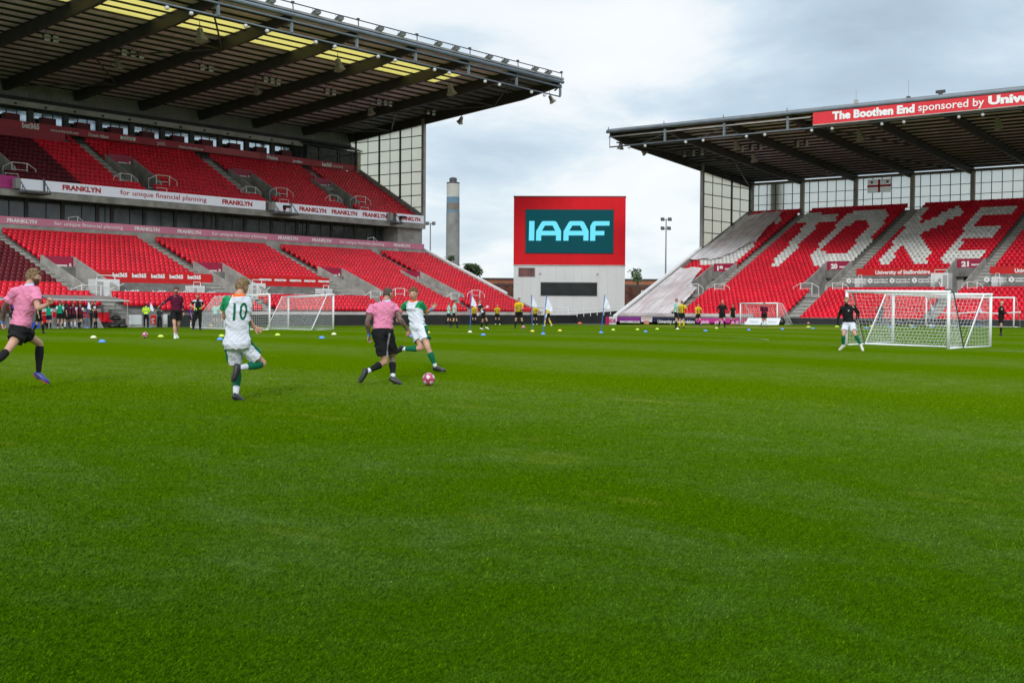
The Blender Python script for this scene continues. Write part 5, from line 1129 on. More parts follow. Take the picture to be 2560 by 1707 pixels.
        if style == 'collar': return 1 if (p-neck).length < .085*s and zz > .49 and fw_ < .3 else 0
        if style == 'vest': return 1 if (arm and t > .02) else 0
        if style == 'side': return 1 if (abs(lat) > .15 and not arm) or (zz > .47 and abs(lat) > .08) else 0
        if style == 'band': return 1 if (zz % .22 < .05 and not arm) else 0
        return 0
    cm = look.get('collar', mats[-1] if style in ('raglan', 'collar') else mats[0])
    mb = MB(); nd = (head-neck).normalized(); loft(mb, [(neck-up*.035*s, hrr, hf, .082*s, .076*s), (neck+nd*.018*s, hrr, hf, .072*s, .068*s), (neck+nd*.052*s-hf*.010*s, hrr, hf, .064*s, .062*s), (neck+nd*.054*s-hf*.010*s, hrr, hf, .055*s, .052*s)], 20); mb.build('collar', cm, root, smooth=True)
    shirt = finish(remesh(sh_, vox*1.05, 4), 'shirt', mats, root, off, scls if style else None, disp)
    # shorts or trousers
    so = MB(); Ssec = [q for q in torso(g+.004, hem=-.2)][:3]; loft(so, Ssec); sl_ = look.get('short', .60)
    for S in 'LR':
        h, k, an = J['hip'+S], J['kn'+S], J['an'+S]
        if sl_ <= 1: limb(so, [h+up*.03*s, A(h, k, sl_*.5), A(h, k, sl_)], [(.098*fl+g*.5)*s, (.098+g*.5)*s, (.094+g*.9)*s], blunt=True)
        else: limb(so, [h+up*.03*s, A(h, k, .5), k], [.108*s*fl, .098*s, .075*s]); limb(so, [k, A(k, an, .5), A(k, an, .95)], [.075*s, .068*s, .058*s])
    sm_ = look['shorts']; sm_ = sm_ if isinstance(sm_, list) else [sm_]
    def shcls(p):
        for q, S in ((-1, 'L'), (1, 'R')):
            t, dd = seg_t(p, J['hip'+S], J['kn'+S]); c = A(J['hip'+S], J['kn'+S], t); o_ = (p-c); w_ = look.get('stripew', .6)
            if dd > .05*s and o_.normalized().dot(hr*q) > w_ : return 1
        return 0
    finish(remesh(so, vox*1.05, 4), 'trousers' if sl_ > 1 else 'shorts', sm_, root, off, shcls if len(sm_) > 1 else None, disp)
    # socks, boots
    for S in 'LR':
        k, an, toe = J['kn'+S], J['an'+S], J['toe'+S]; m1 = look.get('sock')
        if m1 and sl_ <= 1:
            t0 = look.get('sockt', .22); mb = MB(); g2 = .006; tm = look.get('sockw', None)
            R = lambda t: (.050+.010*math.sin(min(1, t/.66)*PI)-.018*max(0, t-.33)/.67-.004*max(0, t-.8)*5)
            te = tm if tm else 1.0; ts = [t0+(te-t0)*i/5 for i in range(6)]
            limb(mb, [A(k, an, t) for t in ts], [(R(t)+g2)*s for t in ts], 14); sk = mb.build('sock', m1, root, smooth=True)
            if tm: mb = MB(); ts = [tm-.03, (tm+1)/2, 1.0]; limb(mb, [A(k, an, t) for t in ts], [(R(t)+g2+.002)*s for t in ts], 14); mb.build('ankle_sock', look['sock2'], sk, smooth=True)
        d = (toe-an).normalized(); upf = (k-an).normalized(); side = d.cross(upf).normalized(); upv = side.cross(d).normalized(); m2 = look['boot']
        mb = MB(); heel = an-d*.055*s-upv*.035*s; secs = []
        for t, a, b, lift in ((0, .020, .028, .0), (.06, .034, .046, .006), (.22, .042, .058, .012), (.45, .043, .050, .006), (.70, .049, .038, -.002), (.9, .040, .028, -.008), (1, .014, .014, -.014)): secs.append((heel+d*(.275*t)*s+upv*lift*s, side, upv, a*s, b*s))
        loft(mb, secs, 14); bt = mb.build('boot', m2, root, smooth=True)
        mb = MB(); secs = [(heel+d*(.275*t)*s-upv*(.026)*s, side, upv, a*s, .008*s) for t, a in ((0.01, .022), (.1, .034), (.4, .034), (.72, .047), (.92, .036), (1, .014))]; loft(mb, secs, 12)
        if look.get('stud', True):
            for t, w in ((.08, .018), (.2, .02), (.6, .03), (.8, .026)):
                for q in (-1, 1): c = heel+d*(.275*t)*s+side*q*w*s-upv*.034*s; limb(mb, [c, c-upv*.010*s], [.007*s, .005*s], 5)
        mb.build('sole', look.get('sole', m2), bt, smooth=True)
    if look.get('gloves'):
        for S in 'LR':
            mb = MB(); hand(mb, J['wr'+S], J.get('hd'+S, (J['wr'+S]-J['el'+S])), J.get('pn'+S, sr), J.get('th'+S, 1), s*1.18, .5, 1.25); finish(remesh(mb, .008, 2), 'glove', [look['gloves']], root, off)
    for S, m in look.get('bands', {}).items():
        w = J['wr'+S]; e = J['el'+S]; mb = MB(); limb(mb, [A(e, w, .93), A(e, w, 1.0)], [.034*s, .033*s], 12); mb.build('wristband', m, root, smooth=True)
    return root, shirt, dict(up=up, sr=sr, fp=fp, fs=fs_, s=s)
def emblem_text(root, shirt, off, txt, centre, right, upv, out, h, m, bold=.03, width=None, name='lettering'):
    """text pressed onto a garment surface"""
    vs, fs = text_mesh(txt, bold); x0 = min(v.x for v in vs); x1 = max(v.x for v in vs); sc_ = h/.70; wd = (x1-x0)*sc_ if not width else width
    me = shirt.data; V = [v.co+Vector(off) for v in me.vertices]; bv = BVHTree.FromPolygons(V, [tuple(p.vertices) for p in me.polygons])
    bm = bmesh.new(); B = [bm.verts.new((v.x, v.y, 0)) for v in vs]
    for f in fs:
        try: bm.faces.new([B[i] for i in f])
        except ValueError: pass
    bmesh.ops.triangulate(bm, faces=bm.faces[:])
    for _ in range(2): bmesh.ops.subdivide_edges(bm, edges=[e for e in bm.edges if e.calc_length() > .08], cuts=1)
    bmesh.ops.triangulate(bm, faces=bm.faces[:])
    for v in bm.verts:
        p = centre+right*((v.co.x-x0)/(x1-x0)-.5)*wd+upv*(v.co.y*sc_-h/2); hit = bv.ray_cast(p+out*.4, -out, .8)
        q = (hit[0] if hit[0] is not None else p)+out*.005; v.co = q-Vector(off)
    m_ = bpy.data.meshes.new(name); bm.to_mesh(m_); bm.free(); m_.materials.append(m); o = bpy.data.objects.new(name, m_); COL.objects.link(o); o.parent = root
    o.parent = shirt if shirt.parent is not None else root
    return o
# --- near players: joints read off the photograph, limb lengths of a real body decide the depth of each joint
def solve(parent, u, v, L, sgn):
    """point on the pixel's ray at distance L from the parent joint; sgn +1 farther, -1 nearer"""
    o = Vector((0, 0, HC)); d = ray(u, v).normalized(); w = parent-o; t = w.dot(d); h2 = (w-d*t).length_squared; k = L*L-h2
    return o+d*(t+sgn*math.sqrt(max(0, k)))
def near_joints(px, base_depth, s, hf, hu=Vector((0, 0, 1)), shoulder=1., twist=0., extra=None):
    """px: joint -> (u, v, sign). pelvis is at base_depth"""
    J = {'s': s}; P = lambda n: px[n]; B = ray(*px['pelvis'][:2]); J['pelvis'] = pt(*px['pelvis'][:2], base_depth)
    J['neck'] = solve(J['pelvis'], *px['neck'][:2], .53*s, px['neck'][2]); J['chest'] = vlerp(J['pelvis'], J['neck'], .7)
    J['head'] = solve(J['neck'], *px['head'][:2], .185*s, px['head'][2])
    for q, S in ((-1, 'L'), (1, 'R')):
        J['sh'+S] = solve(J['neck']-(J['neck']-J['pelvis']).normalized()*.05*s, *px['sh'+S][:2], .185*s, px['sh'+S][2]); J['el'+S] = solve(J['sh'+S], *px['el'+S][:2], .29*s, px['el'+S][2]); J['wr'+S] = solve(J['el'+S], *px['wr'+S][:2], .255*s, px['wr'+S][2])
        J['hip'+S] = solve(J['pelvis']-(J['neck']-J['pelvis']).normalized()*.06*s, *px['hip'+S][:2], .095*s, px['hip'+S][2]); J['kn'+S] = solve(J['hip'+S], *px['kn'+S][:2], .43*s, px['kn'+S][2]); J['an'+S] = solve(J['kn'+S], *px['an'+S][:2], .41*s, px['an'+S][2]); J['toe'+S] = solve(J['an'+S], *px['toe'+S][:2], .17*s, px['toe'+S][2])
    J['hf'] = hf; J['hu'] = hu
    if extra: J.update(extra)
    lo = min((J['an'+S] for S in 'LR'), key=lambda p: p.z-zg(p.x, p.y)); J['foot'] = (lo.x, lo.y, zg(lo.x, lo.y)); return J
GRP = 'footballers in the near part of the pitch'
R0, U0 = RT.copy(), Vector((0, 0, 1)); F0 = Vector((FW.x, FW.y, 0)).normalized()
def zp(s, ox, oy): return lambda x, y, sg=1: (ox+x/s, oy+y/s, sg)
# number ten
H_bz = mat('hair_cropped', (.07, .048, .036), .8, .3, 60)
z = zp(4.481, 540, 670); d10 = depth(ground(600, 1002))
px = dict(pelvis=z(235, 822), neck=z(262, 305, 1), head=z(295, 214, 1), shL=z(125, 365, 1), shR=z(335, 350, 1), elR=z(338, 525, -1), wrR=z(428, 668, 1), elL=z(92, 545, 1), wrL=z(150, 560, 1), hipL=z(175, 862, 1), hipR=z(298, 855, 1), knR=z(528, 1070, 1), anR=z(258, 1118, -1), toeR=z(228, 1250, -1), knL=z(238, 1140, 1), anL=z(222, 1420, -1), toeL=z(320, 1478, 1))
J = near_joints(px, d10+.05, 1.0, (F0*.80+R0*.62).normalized(), Vector((0, 0, 1))+R0*.05, extra=dict(hdR=(R0*.75+U0*-.35+F0*.45), pnR=-R0*.2+U0*.2-F0*.8))
r10, shirt10, fr = build_person(J, 'person in a white and green football kit with the number 10 on the back', dict(skin=SKIN, hair=H_bl, hairlen=.013, nape=-.5, shirt=[C_wht, C_grn, C_org], style='raglan', shorts=[C_wht, C_grd], stripew=.74, sock=C_grd, sockt=.10, sockw=.72, sock2=C_wht, boot=S_blk, sleeve=.55, short=.66, loose=.030, hem=-.26, curl=.9), GRP, .0085)
cpt = vlerp(J['pelvis'], J['neck'], .66)
emblem_text(r10, shirt10, J['foot'], '10', cpt+fr['sr']*-.015, fr['sr'], fr['up'], -fr['fs'], .245, C_grd, .012, .20, 'shirt_number')
# pink shirt, tattooed arms, by the ball
z = zp(5.6, 880, 700); dp = depth(ground(985, 961))
px = dict(pelvis=z(428, 715), neck=z(480, 300, 1), head=z(508, 200, 1), shL=z(288, 395, -1), shR=z(610, 385, 1), elL=z(213, 590, -1), wrL=z(238, 775, 1), elR=z(668, 545, -1), wrR=z(782, 705, 1), hipL=z(365, 770, -1), hipR=z(500, 775, 1), knL=z(465, 1145, 1), anL=z(205, 1285, -1), toeL=z(140, 1440, -1), knR=z(562, 1085, 1), anR=z(575, 1370, -1), toeR=z(705, 1440, 1))
J = near_joints(px, dp+.1, 1.0, (F0*.72+R0*.72).normalized(), extra=dict(hdL=(-U0+F0*.1-R0*.05), hdR=(-U0*.9+F0*.15), pnR=-R0*.3+F0*.6, pnL=R0*.6-F0*.3))
rp, shp, fr = build_person(J, 'person with tattooed arms in a plain pink shirt and black shorts chasing the ball', dict(skin=SKIN2, ink=['L', 'R', 'legR'], hair=H_bz, hairlen=.005, nape=-.3, shirt=[C_pink, C_lbl], style='collar', shorts=[C_blk], sock=C_blk, sockt=.32, sockw=.86, sock2=C_wht, boot=S_blk, sleeve=.5, short=.76, loose=.030, hem=-.05, arm=1.12, bands={'L': mat('band_blue', (.02, .22, .6), .5, .1)}, curl=.8), GRP, .0085)
o0_ = vlerp(J['hipR'], J['knR'], .1)+fr['sr']*.13; o1_ = vlerp(J['hipR'], J['knR'], .74)+fr['sr']*.10
shorts_o = [c for c in rp.children if c.name.startswith('shorts')][0]
def surf_strip(parent, p0, p1, w, outv, m, off, nm='side_stripe', n=16):
    me = parent.data; V = [v.co+Vector(off) for v in me.vertices]; bv = BVHTree.FromPolygons(V, [tuple(p.vertices) for p in me.polygons]); mb = MB(); L = []
    d = (p1-p0).normalized(); sd_ = d.cross(outv).normalized()
    for i in range(n+1):
        row = []
        for q in (-1, 0, 1):
            p = vlerp(p0, p1, i/n)+sd_*q*w/2; h = bv.ray_cast(p+outv*.3, -outv, .6); row.append((h[0] if h[0] is not None else p)+outv*.005)
        L.append(row)
    mb.add([p for r in L for p in r], [(i*3+k, i*3+k+1, i*3+k+4, i*3+k+3) for i in range(n) for k in range(2)])
    return mb.build(nm, m, parent, smooth=True, local=off)
nearv = (-F0+R0*.25).normalized()
surf_strip(shorts_o, pt(880+540/5.6, 700+745/5.6, dp-.1), pt(880+492/5.6, 700+1080/5.6, dp-.1), .03, nearv, C_gry, J['foot'])
# white and green kit, facing the camera
z = zp(5.6, 880, 700); dw = depth(ground(1100, 931))
px = dict(pelvis=z(928, 655), neck=z(868, 305, 1), head=z(862, 198, -1), shR=z(772, 345, 1), shL=z(968, 345, -1), elR=z(672, 440, 1), wrR=z(640, 520, 1), elL=z(1030, 458, 1), wrL=z(1122, 408, -1), hipR=z(880, 695, 1), hipL=z(985, 690, -1), knL=z(1062, 945, -1), anL=z(1172, 1218, 1), toeL=z(1285, 1232, -1), knR=z(980, 955, -1), anR=z(705, 965, 1), toeR=z(632, 1040, 1))
J = near_joints(px, dw+.05, 1.03, (-F0*.95-R0*.28-U0*.22).normalized(), Vector((0, 0, 1))-R0*.03, extra=dict(hdL=(U0*.8+R0*.6), pnL=-F0, thL=-1))
rw, shw, fr = build_person(J, 'person in a white and green kit running towards the ball, seen from the front', dict(skin=SKIN, hair=H_bl, hairlen=.016, nape=.0, shirt=[C_wht, C_grn, C_org], style='raglan', shorts=[C_wht, C_grd], stripew=.72, sock=C_grd, sockt=.30, sockw=.86, sock2=C_wht, boot=S_blk, sleeve=.55, short=.60, loose=.024, hem=-.10, curl=.5, bands={'L': mat('band_blue')}), GRP, .0085)
emblem_text(rw, shw, J['foot'], '(GS TOOLS', vlerp(J['pelvis'], J['neck'], .63), -fr['sr'], fr['up'], fr['fs'], .055, C_gry, .02, .22)
emblem_text(rw, shw, J['foot'], 'AA', vlerp(J['pelvis'], J['neck'], .88)+fr['sr']*.07, -fr['sr'], fr['up'], fr['fs'], .022, C_gry, .02, .04, 'badge')
# pink shirt runner at the left edge
z = zp(4.9, 0, 650)
px = dict(pelvis=z(240, 832), neck=z(356, 310, 1), head=z(410, 214, 1), shR=z(430, 400, -1), shL=z(175, 400, 1), elR=z(462, 592, -1), wrR=z(580, 545, 1), elL=z(48, 585, 1), wrL=z(30, 765, 1), hipR=z(262, 868, -1), hipL=z(225, 860, 1), knL=z(487, 1022, 1), anL=z(472, 1385, 1), toeL=z(590, 1455, -1), knR=z(90, 1110, -1), anR=z(-95, 1290, -1), toeR=z(-150, 1400, -1))
J = near_joints(px, 19.0, 1.03, (R0*.93+F0*.36).normalized(), Vector((0, 0, 1)), extra=dict(hdR=(U0*.75+R0*.35), pnR=R0*.5-F0*.5, hdL=(-U0+R0*.15), pnL=R0))
gp = J['foot']; J['foot'] = (gp[0], gp[1], zg(gp[0], gp[1]))
rl_, shl, fr = build_person(J, 'bearded person in a pink shirt and black shorts running in from the left edge', dict(skin=SKIN, ink=['L'], hair=H_bl, hairlen=.020, nape=-.55, beard=H_bd, shirt=[C_pink, C_lbl], style='collar', shorts=[C_blk], sock=C_blk, sockt=.12, boot=S_blue, sole=S_orr, sleeve=.60, short=.50, loose=.030, hem=-.16, bands={'L': mat('band_blue')}, curl=1.3), GRP, .0085)
# goalkeeper
z = zp(5.227, 2070, 720); dk = depth(ground(2125, 875.5))
px = dict(pelvis=z(272, 462), neck=z(245, 225, 1), head=z(240, 168, -1), shR=z(190, 255, 1), shL=z(338, 250, -1), elR=z(148, 345, 1), wrR=z(124, 425, -1), elL=z(398, 335, 1), wrL=z(362, 432, -1), hipR=z(232, 490, 1), hipL=z(318, 490, -1), knR=z(203, 605, -1), anR=z(195, 752, 1), toeR=z(140, 795, -1), knL=z(352, 605, -1), anL=z(430, 750, 1), toeL=z(446, 800, -1))
J = near_joints(px, dk, 1.02, (-F0*.95-R0*.15-U0*.1).normalized(), extra=dict(hdR=-U0-F0*.2, hdL=-U0-F0*.3-R0*.2, pnR=R0, pnL=-R0))
rk_, shk, fr = build_person(J, 'goalkeeper in a black top, white shorts and black gloves before the near goal', dict(skin=SKIN, hair=H_bl, hairlen=.012, nape=.1, beard=H_bd, shirt=[C_blk], shorts=[C_wht], sock=C_grd, sockt=.16, sockw=.9, sock2=C_wht, boot=S_wht, sleeve=1.5, short=.66, loose=.022, hem=-.04, gloves=C_blk, fat=1.05), None, .011)
emblem_text(rk_, shk, J['foot'], 'w', vlerp(J['pelvis'], J['neck'], .72)-fr['sr']*.09, -fr['sr'], fr['up'], fr['fs'], .06, C_wht, .04, .05, 'badge')

# --- people farther away: posed bodies
ARMS = dict(down=((.05, .16, -1), (.22, .05, -1)), hips=((-.25, .62, -.75), (.45, -.70, -.45)), fold=((.20, .22, -.95), (.72, -.70, .10)), front=((.25, .15, -.95), (.85, -.45, -.10)), back=((-.3, .2, -.93), (-.35, -.5, -.6)), runf=((.55, .12, -.8), (.85, -.25, .45)), runb=((-.70, .2, -.62), (.15, .1, -1)), out=((.1, .55, -.8), (.4, .3, -.8)), reach=((.1, .75, -.6), (.35, .75, -.45)), hold=((.35, .12, -.9), (.95, -.15, .15)))
LEGS = dict(stand=((.03, .07, -1), (-.04, .02, -1)), wide=((.02, .20, -1), (-.03, .08, -1)), fwd=((.36, .04, -.93), (.10, .0, -1)), bwd=((-.16, .04, -.98), (-.50, .0, -.86)), kick=((.55, .0, -.83), (-.10, 0, -1)), prop=((-.12, .03, -1), (-.25, 0, -.97)))
def far_joints(loc, s, phi, aL='down', aR='down', lL='stand', lR='stand', lean=0., headturn=0., bend=0.):
    c = Vector((-loc[0], -loc[1], 0)).normalized(); r = Vector((0, 0, 1)).cross(c)*-1; r = Vector((-c.y, c.x, 0)); 
    if r.dot(R0) < 0: r = -r
    ph = math.radians(phi); f = (c*math.cos(ph)+r*math.sin(ph)).normalized(); rt_ = f.cross(Vector((0, 0, 1))).normalized(); u = Vector((0, 0, 1))
    ul = (u+f*lean).normalized(); J = {'s': s}; P = Vector((0, 0, .93*s)); J['pelvis'] = P; J['neck'] = P+ul*.53*s; J['chest'] = P+ul*.37*s; un = (u+f*(lean*.6+bend)).normalized(); J['head'] = J['neck']+(un+f*.12).normalized()*.185*s
    hm = math.radians(headturn); hf = (f*math.cos(hm)+rt_*math.sin(hm)-u*bend*.8).normalized(); J['hf'] = hf; J['hu'] = (u+f*bend*.5).normalized()
    def V(t, q): return (f*t[0]+rt_*(q*t[1])+u*t[2]).normalized()
    for q, S, a, l in ((-1, 'L', aL, lL), (1, 'R', aR, lR)):
        J['sh'+S] = J['neck']-ul*.05*s+rt_*q*.185*s; J['el'+S] = J['sh'+S]+V(ARMS[a][0], q)*.29*s; J['wr'+S] = J['el'+S]+V(ARMS[a][1], q)*.255*s
        J['hip'+S] = P-ul*.06*s+rt_*q*.095*s; J['kn'+S] = J['hip'+S]+V(LEGS[l][0], q)*.43*s; J['an'+S] = J['kn'+S]+V(LEGS[l][1], q)*.41*s; J['toe'+S] = J['an'+S]+(f*.9+rt_*q*.3-u*(.35 if l != 'bwd' else .8)).normalized()*.17*s
    dz = min(J['anL'].z, J['anR'].z)-.085*s
    for k in J:
        if isinstance(J[k], Vector) and k not in ('hf', 'hu'): J[k] = J[k]+Vector((loc[0], loc[1], loc[2]-dz))
    J['foot'] = loc; return J
def place(u, v, clampY=79.7, clampX=106.3):
    p = ground(u, v)
    if p.y > clampY: p = on(1, u, 780, clampY); p = Vector((p.x, p.y, zg(p.x, p.y)))
    if p.x > clampX: p = on(0, u, 780, clampX); p = Vector((p.x, p.y, zg(p.x, p.y)))
    return p
BASE = dict(skin=SKIN, hair=H_br, hairlen=.010, nape=0, shirt=[C_wht], shorts=[C_blk], sock=C_blk, boot=S_blk, sleeve=.6, short=.62, stud=False)
def far_person(u, vf, vh, phi, label, look, group=None, clamp=79.7, clampX=106.3, **pose):
    p = place(u, vf, clamp, clampX); ppm = F/depth(p); gv = CY+0; hpx = vf-vh; s = max(.84, min(1.12, hpx/ppm/1.80)); 
    J = far_joints(tuple(p), s, phi, **pose); L = dict(BASE); L.update(look); root, sh, fr = build_person(J, label, L, group, .015 if ppm > 55 else .019); return root, sh, fr, J
G_T = 'players in mint training shirts'; G_Y = 'players in yellow and black striped shirts'; G_D = 'players gathered by the dugout'
far_person(440, 845.5, 717, 20, 'person in a maroon hooded top and black shorts walking near the pink ball', dict(shirt=C_mar, shorts=C_blk, sock=C_wht, sockt=.82, boot=S_wht, sleeve=1.5, hairlen=.018, beard=H_bd, short=.62), aL='down', aR='reach', lL='bwd', lR='fwd', headturn=30)
r_, s_, fr, J = far_person(494, 825.5, 736.5, 15, 'person in a black kit with white side panels, hand on hip, yellow gloves', dict(shirt=[C_blk, C_wht], style='side', shorts=C_blk, short=1.5, boot=S_blk, gloves=C_hv, beard=H_bd), aL='hips', aR='hips', lL='stand', lR='wide', headturn=40)
far_person(477, 816.5, 766, 90, 'person in a purple shirt half hidden behind the black kitted person', dict(shirt=C_pur, shorts=C_nav, sock=C_wht, boot=S_wht, hair=H_dk), aL='hips')
far_person(538, 815.8, 756, 160, 'left person of two in mint shirts beside the yellow ball', dict(shirt=C_teal, hair=H_dk), G_T, aL='down', aR='fold')
far_person(551, 815.8, 754, 200, 'right person of two in mint shirts beside number ten', dict(shirt=C_teal), G_T, aL='fold', aR='down')
far_person(365, 817, 757, 170, 'steward in a yellow high visibility jacket leaning on the low wall', dict(shirt=[C_hv, C_gry], style='band', shorts=C_blk, short=1.5, sleeve=1.5, hair=H_dk, hairlen=.02), aL='fold', aR='fold', lL='stand', lR='stand', bend=.35)
far_person(399, 816.5, 766, 165, 'person in a dark hooded coat and dark trousers by the low wall', dict(shirt=C_char, shorts=C_blk, short=1.5, sleeve=1.5, hair=H_dk, hairlen=.025, nape=-.6, fat=.92), aL='front', aR='front', bend=.25)
far_person(150, 819.4, 752, 180, 'person in a green bib seen from behind at the dugout', dict(shirt=[C_gbib, C_wht], style='vest', sock=C_blk, sockt=.5, boot=S_wht), G_D)
far_person(122, 818, 758, 170, 'second person in a green bib beside the running player', dict(shirt=[C_gbib, C_wht], style='vest', shorts=C_nav), G_D, aL='front')
far_person(158, 818.5, 754, 150, 'person partly hidden between the green bib and the maroon bibs', dict(shirt=C_blk, sock=C_wht), G_D)
far_person(167.5, 818.5, 756.5, 185, 'dark haired person in a plain black top in the dugout group', dict(shirt=C_mar, hair=H_dk, skin=SKIN_D), G_D)
far_person(183, 818.7, 754, 175, 'person in a maroon bib with white sleeves and white socks', dict(shirt=[C_mar, C_wht], style='vest', shorts=C_blk, sock=C_wht), G_D)
far_person(200.5, 818.4, 755, 150, 'person in a maroon bib bending a knee in the dugout group', dict(shirt=[C_mar, C_wht], style='vest'), G_D, lL='stand', lR='bwd', aR='front')
far_person(228, 817.5, 751.5, 90, 'person in black trousers facing the maroon bibs', dict(shirt=C_char, shorts=C_blk, short=1.5), G_D, aL='hold', aR='hold')
far_person(238.5, 819, 751.5, 250, 'rightmost person in a maroon bib with black socks at the dugout', dict(shirt=[C_mar, C_wht], style='vest'), G_D, aR='fold', lL='stand', lR='wide')
far_person(97, 834, 747, 75, 'person in black kit walking behind the pink runner', dict(shirt=C_blk, sockt=.05, sock=C_blk), None, lL='fwd', lR='bwd')
far_person(36, 836, 698, 40, 'person in a black cap and purple top behind the pink runner', dict(shirt=C_pur, skin=SKIN_D, cap=C_blk, hair=H_dk), None, aL='down')
far_person(1121.5, 816.3, 756, 100, 'left person in a mint shirt walking past the end of the hoarding', dict(shirt=C_teal), G_T, aL='front', aR='front', lL='fwd', lR='bwd')
far_person(1136, 819.5, 750, 95, 'taller person in a mint shirt walking beside another', dict(shirt=C_teal, hair=H_br, hairlen=.018), G_T, lL='fwd', lR='bwd')
far_person(1185.5, 811.5, 757, 10, 'striped shirt person standing behind the goalkeeper in black', dict(shirt=[C_yel, C_blk], style='stripes', hair=H_dk), G_Y)
far_person(1207, 823.5, 746.5, 80, 'goalkeeper in black and white kicking a ball in the distance', dict(shirt=[C_blk, C_wht], style='side', sleeve=.7, gloves=C_wht, boot=S_wht, skin=SKIN2), None, lean=-.38, aL='runb', aR='runf', lR='kick', lL='prop')
far_person(1243, 811.5, 762, 5, 'bald person in a striped shirt with hands behind the back', dict(shirt=[C_yel, C_blk], style='stripes', bald=1, boot=S_wht), G_Y, aL='back', aR='back', lL='wide', lR='stand')
far_person(1297, 821.5, 744.6, 0, 'tall person in a striped shirt standing over the pink ball', dict(shirt=[C_yel, C_blk], style='stripes', fat=1.12, sockt=.2), G_Y, aL='front', aR='down', lL='wide', lR='wide')
far_person(1338, 811.5, 763, 0, 'striped shirt person behind the flag pole, arm on hip', dict(shirt=[C_yel, C_blk], style='stripes', boot=S_wht), G_Y, aL='hips', aR='down')
far_person(1369, 815.5, 755.5, -120, 'person in all yellow with yellow socks behind the blue flag pole', dict(shirt=C_yel, shorts=[C_blk, C_wht], stripew=.75, sock=C_yel, boot=S_wht), G_Y, lL='fwd', lR='bwd')
far_person(1690, 821.8, 747, 95, 'ginger haired person in a mint shirt by the white marker', dict(shirt=C_teal, hair=H_gi, hairlen=.012, gloves=C_blk), G_T, aL='back', aR='down')
far_person(1704, 819.5, 752, 180, 'striped shirt person with yellow socks behind the mint shirt', dict(shirt=[C_yel, C_blk], style='stripes', hair=H_gi, sock=C_yel), G_Y, aL='out', aR='out')
far_person(1744.5, 814.5, 758.5, 30, 'person in a yellow and black shirt striding by the navy board', dict(shirt=[C_yel, C_blk], style='stripes', boot=S_blue), G_Y, aL='out', aR='down', lL='fwd', lR='bwd')
far_person(1805, 818.5, 750, 20, 'bald person in a black long sleeved top and shorts walking', dict(shirt=C_blk, bald=1, sleeve=1.5, fat=1.12), None, lL='fwd', lR='bwd', aL='out', aR='out')
far_person(1832, 811.5, 760.5, -20, 'person in a black T-shirt and red boots beside the small goal', dict(shirt=C_blk, boot=S_red), None, lL='bwd', lR='fwd')
far_person(1910, 817.5, 756, 180, 'person in a maroon hooded top standing behind the folding boards', dict(shirt=C_mar, sleeve=1.5, sock=C_wht, fat=1.08, hair=H_bl), None, aL='fold', aR='fold', bend=.3)
far_person(2502, 839, 752.5, 90, 'bald person in black with a white sleeve stripe right of the goals', dict(shirt=[C_blk], sleeve=1.5, bald=1, fat=1.12, sockt=.2, boot=S_blk, stud=False), None, aL='front', aR='front')
far_person(2201, 812, 756, 180, 'person in dark clothing seen through the goal net', dict(shirt=C_blk, shorts=C_nav, sleeve=1.5, short=1.5, hair=H_dk), None)

# ------------------------------------------------------------------ balls, markers, flags, goals
def ball(p, label, r=.11, c1=None, c2=None, grp='footballs', stars=True):
    c1 = c1 or mat('ball_white', (.62, .60, .62), .4, .08, 6); c2 = c2 or mat('ball_pink', (.42, .05, .12), .4, .2, 14)
    c = Vector(p)+Vector((0, 0, r)); o = thing('football', label, 'football', p, grp); bm = bmesh.new(); bmesh.ops.create_icosphere(bm, subdivisions=4, radius=r); me = bpy.data.meshes.new('shell')
    ph = (1+5**.5)/2; ico = [Vector(v).normalized() for v in ((0, 1, ph), (0, -1, ph), (0, 1, -ph), (0, -1, -ph), (1, ph, 0), (-1, ph, 0), (1, -ph, 0), (-1, -ph, 0), (ph, 0, 1), (-ph, 0, 1), (ph, 0, -1), (-ph, 0, -1))]
    rot = Matrix.Rotation(.5, 3, 'X') @ Matrix.Rotation(.3, 3, 'Z')
    for f in bm.faces:
        q = rot @ f.calc_center_median().normalized(); best = max(ico, key=lambda a: a.dot(q)); ang = math.acos(min(1, best.dot(q)))
        e1 = best.cross(Vector((.3, .5, .7))).normalized(); e2 = best.cross(e1); t = math.atan2(q.dot(e2), q.dot(e1)); k = abs(((t/(2*PI/5)) % 1)-.5)*2
        f.material_index = 0 if ang < .22+.22*(k**1.6) or ang > .60 and False else 1
        f.smooth = True
    for v in bm.verts: v.co = Vector((v.co.x, v.co.y, v.co.z+r))
    bm.to_mesh(me); bm.free(); me.materials.append(c1); me.materials.append(c2); ob = bpy.data.objects.new('shell', me); COL.objects.link(ob); ob.parent = o
g = ground(1071.6, 965); ball((g.x, g.y, g.z+.01), 'football with white stars on pink panels, nearest on the grass')
g = ground(362.4, 845.5); ball((g.x, g.y, g.z+.01), 'pink and white football beside the maroon hooded person', .115)
g = ground(1308, 823.5); ball((g.x, g.y, g.z+.01), 'pink and white football at the feet of the tall striped shirt person', .12)
g = place(527.5, 816); ball(tuple(g), 'yellow football by the two mint shirts', .13, mat('ball_yellow', (.75, .5, .02), .4, .1), mat('ball_yellow_dark', (.5, .3, .02), .4, .1))
g = place(2032.9, 811); ball((g.x-1, g.y, g.z), 'pale pink football in front of the end stand hoarding', .13)
g = place(2385, 813); ball((g.x-1, g.y, g.z), 'white football seen through the net of the near goal', .13, None, mat('ball_grey', (.3, .3, .32), .4, .1))
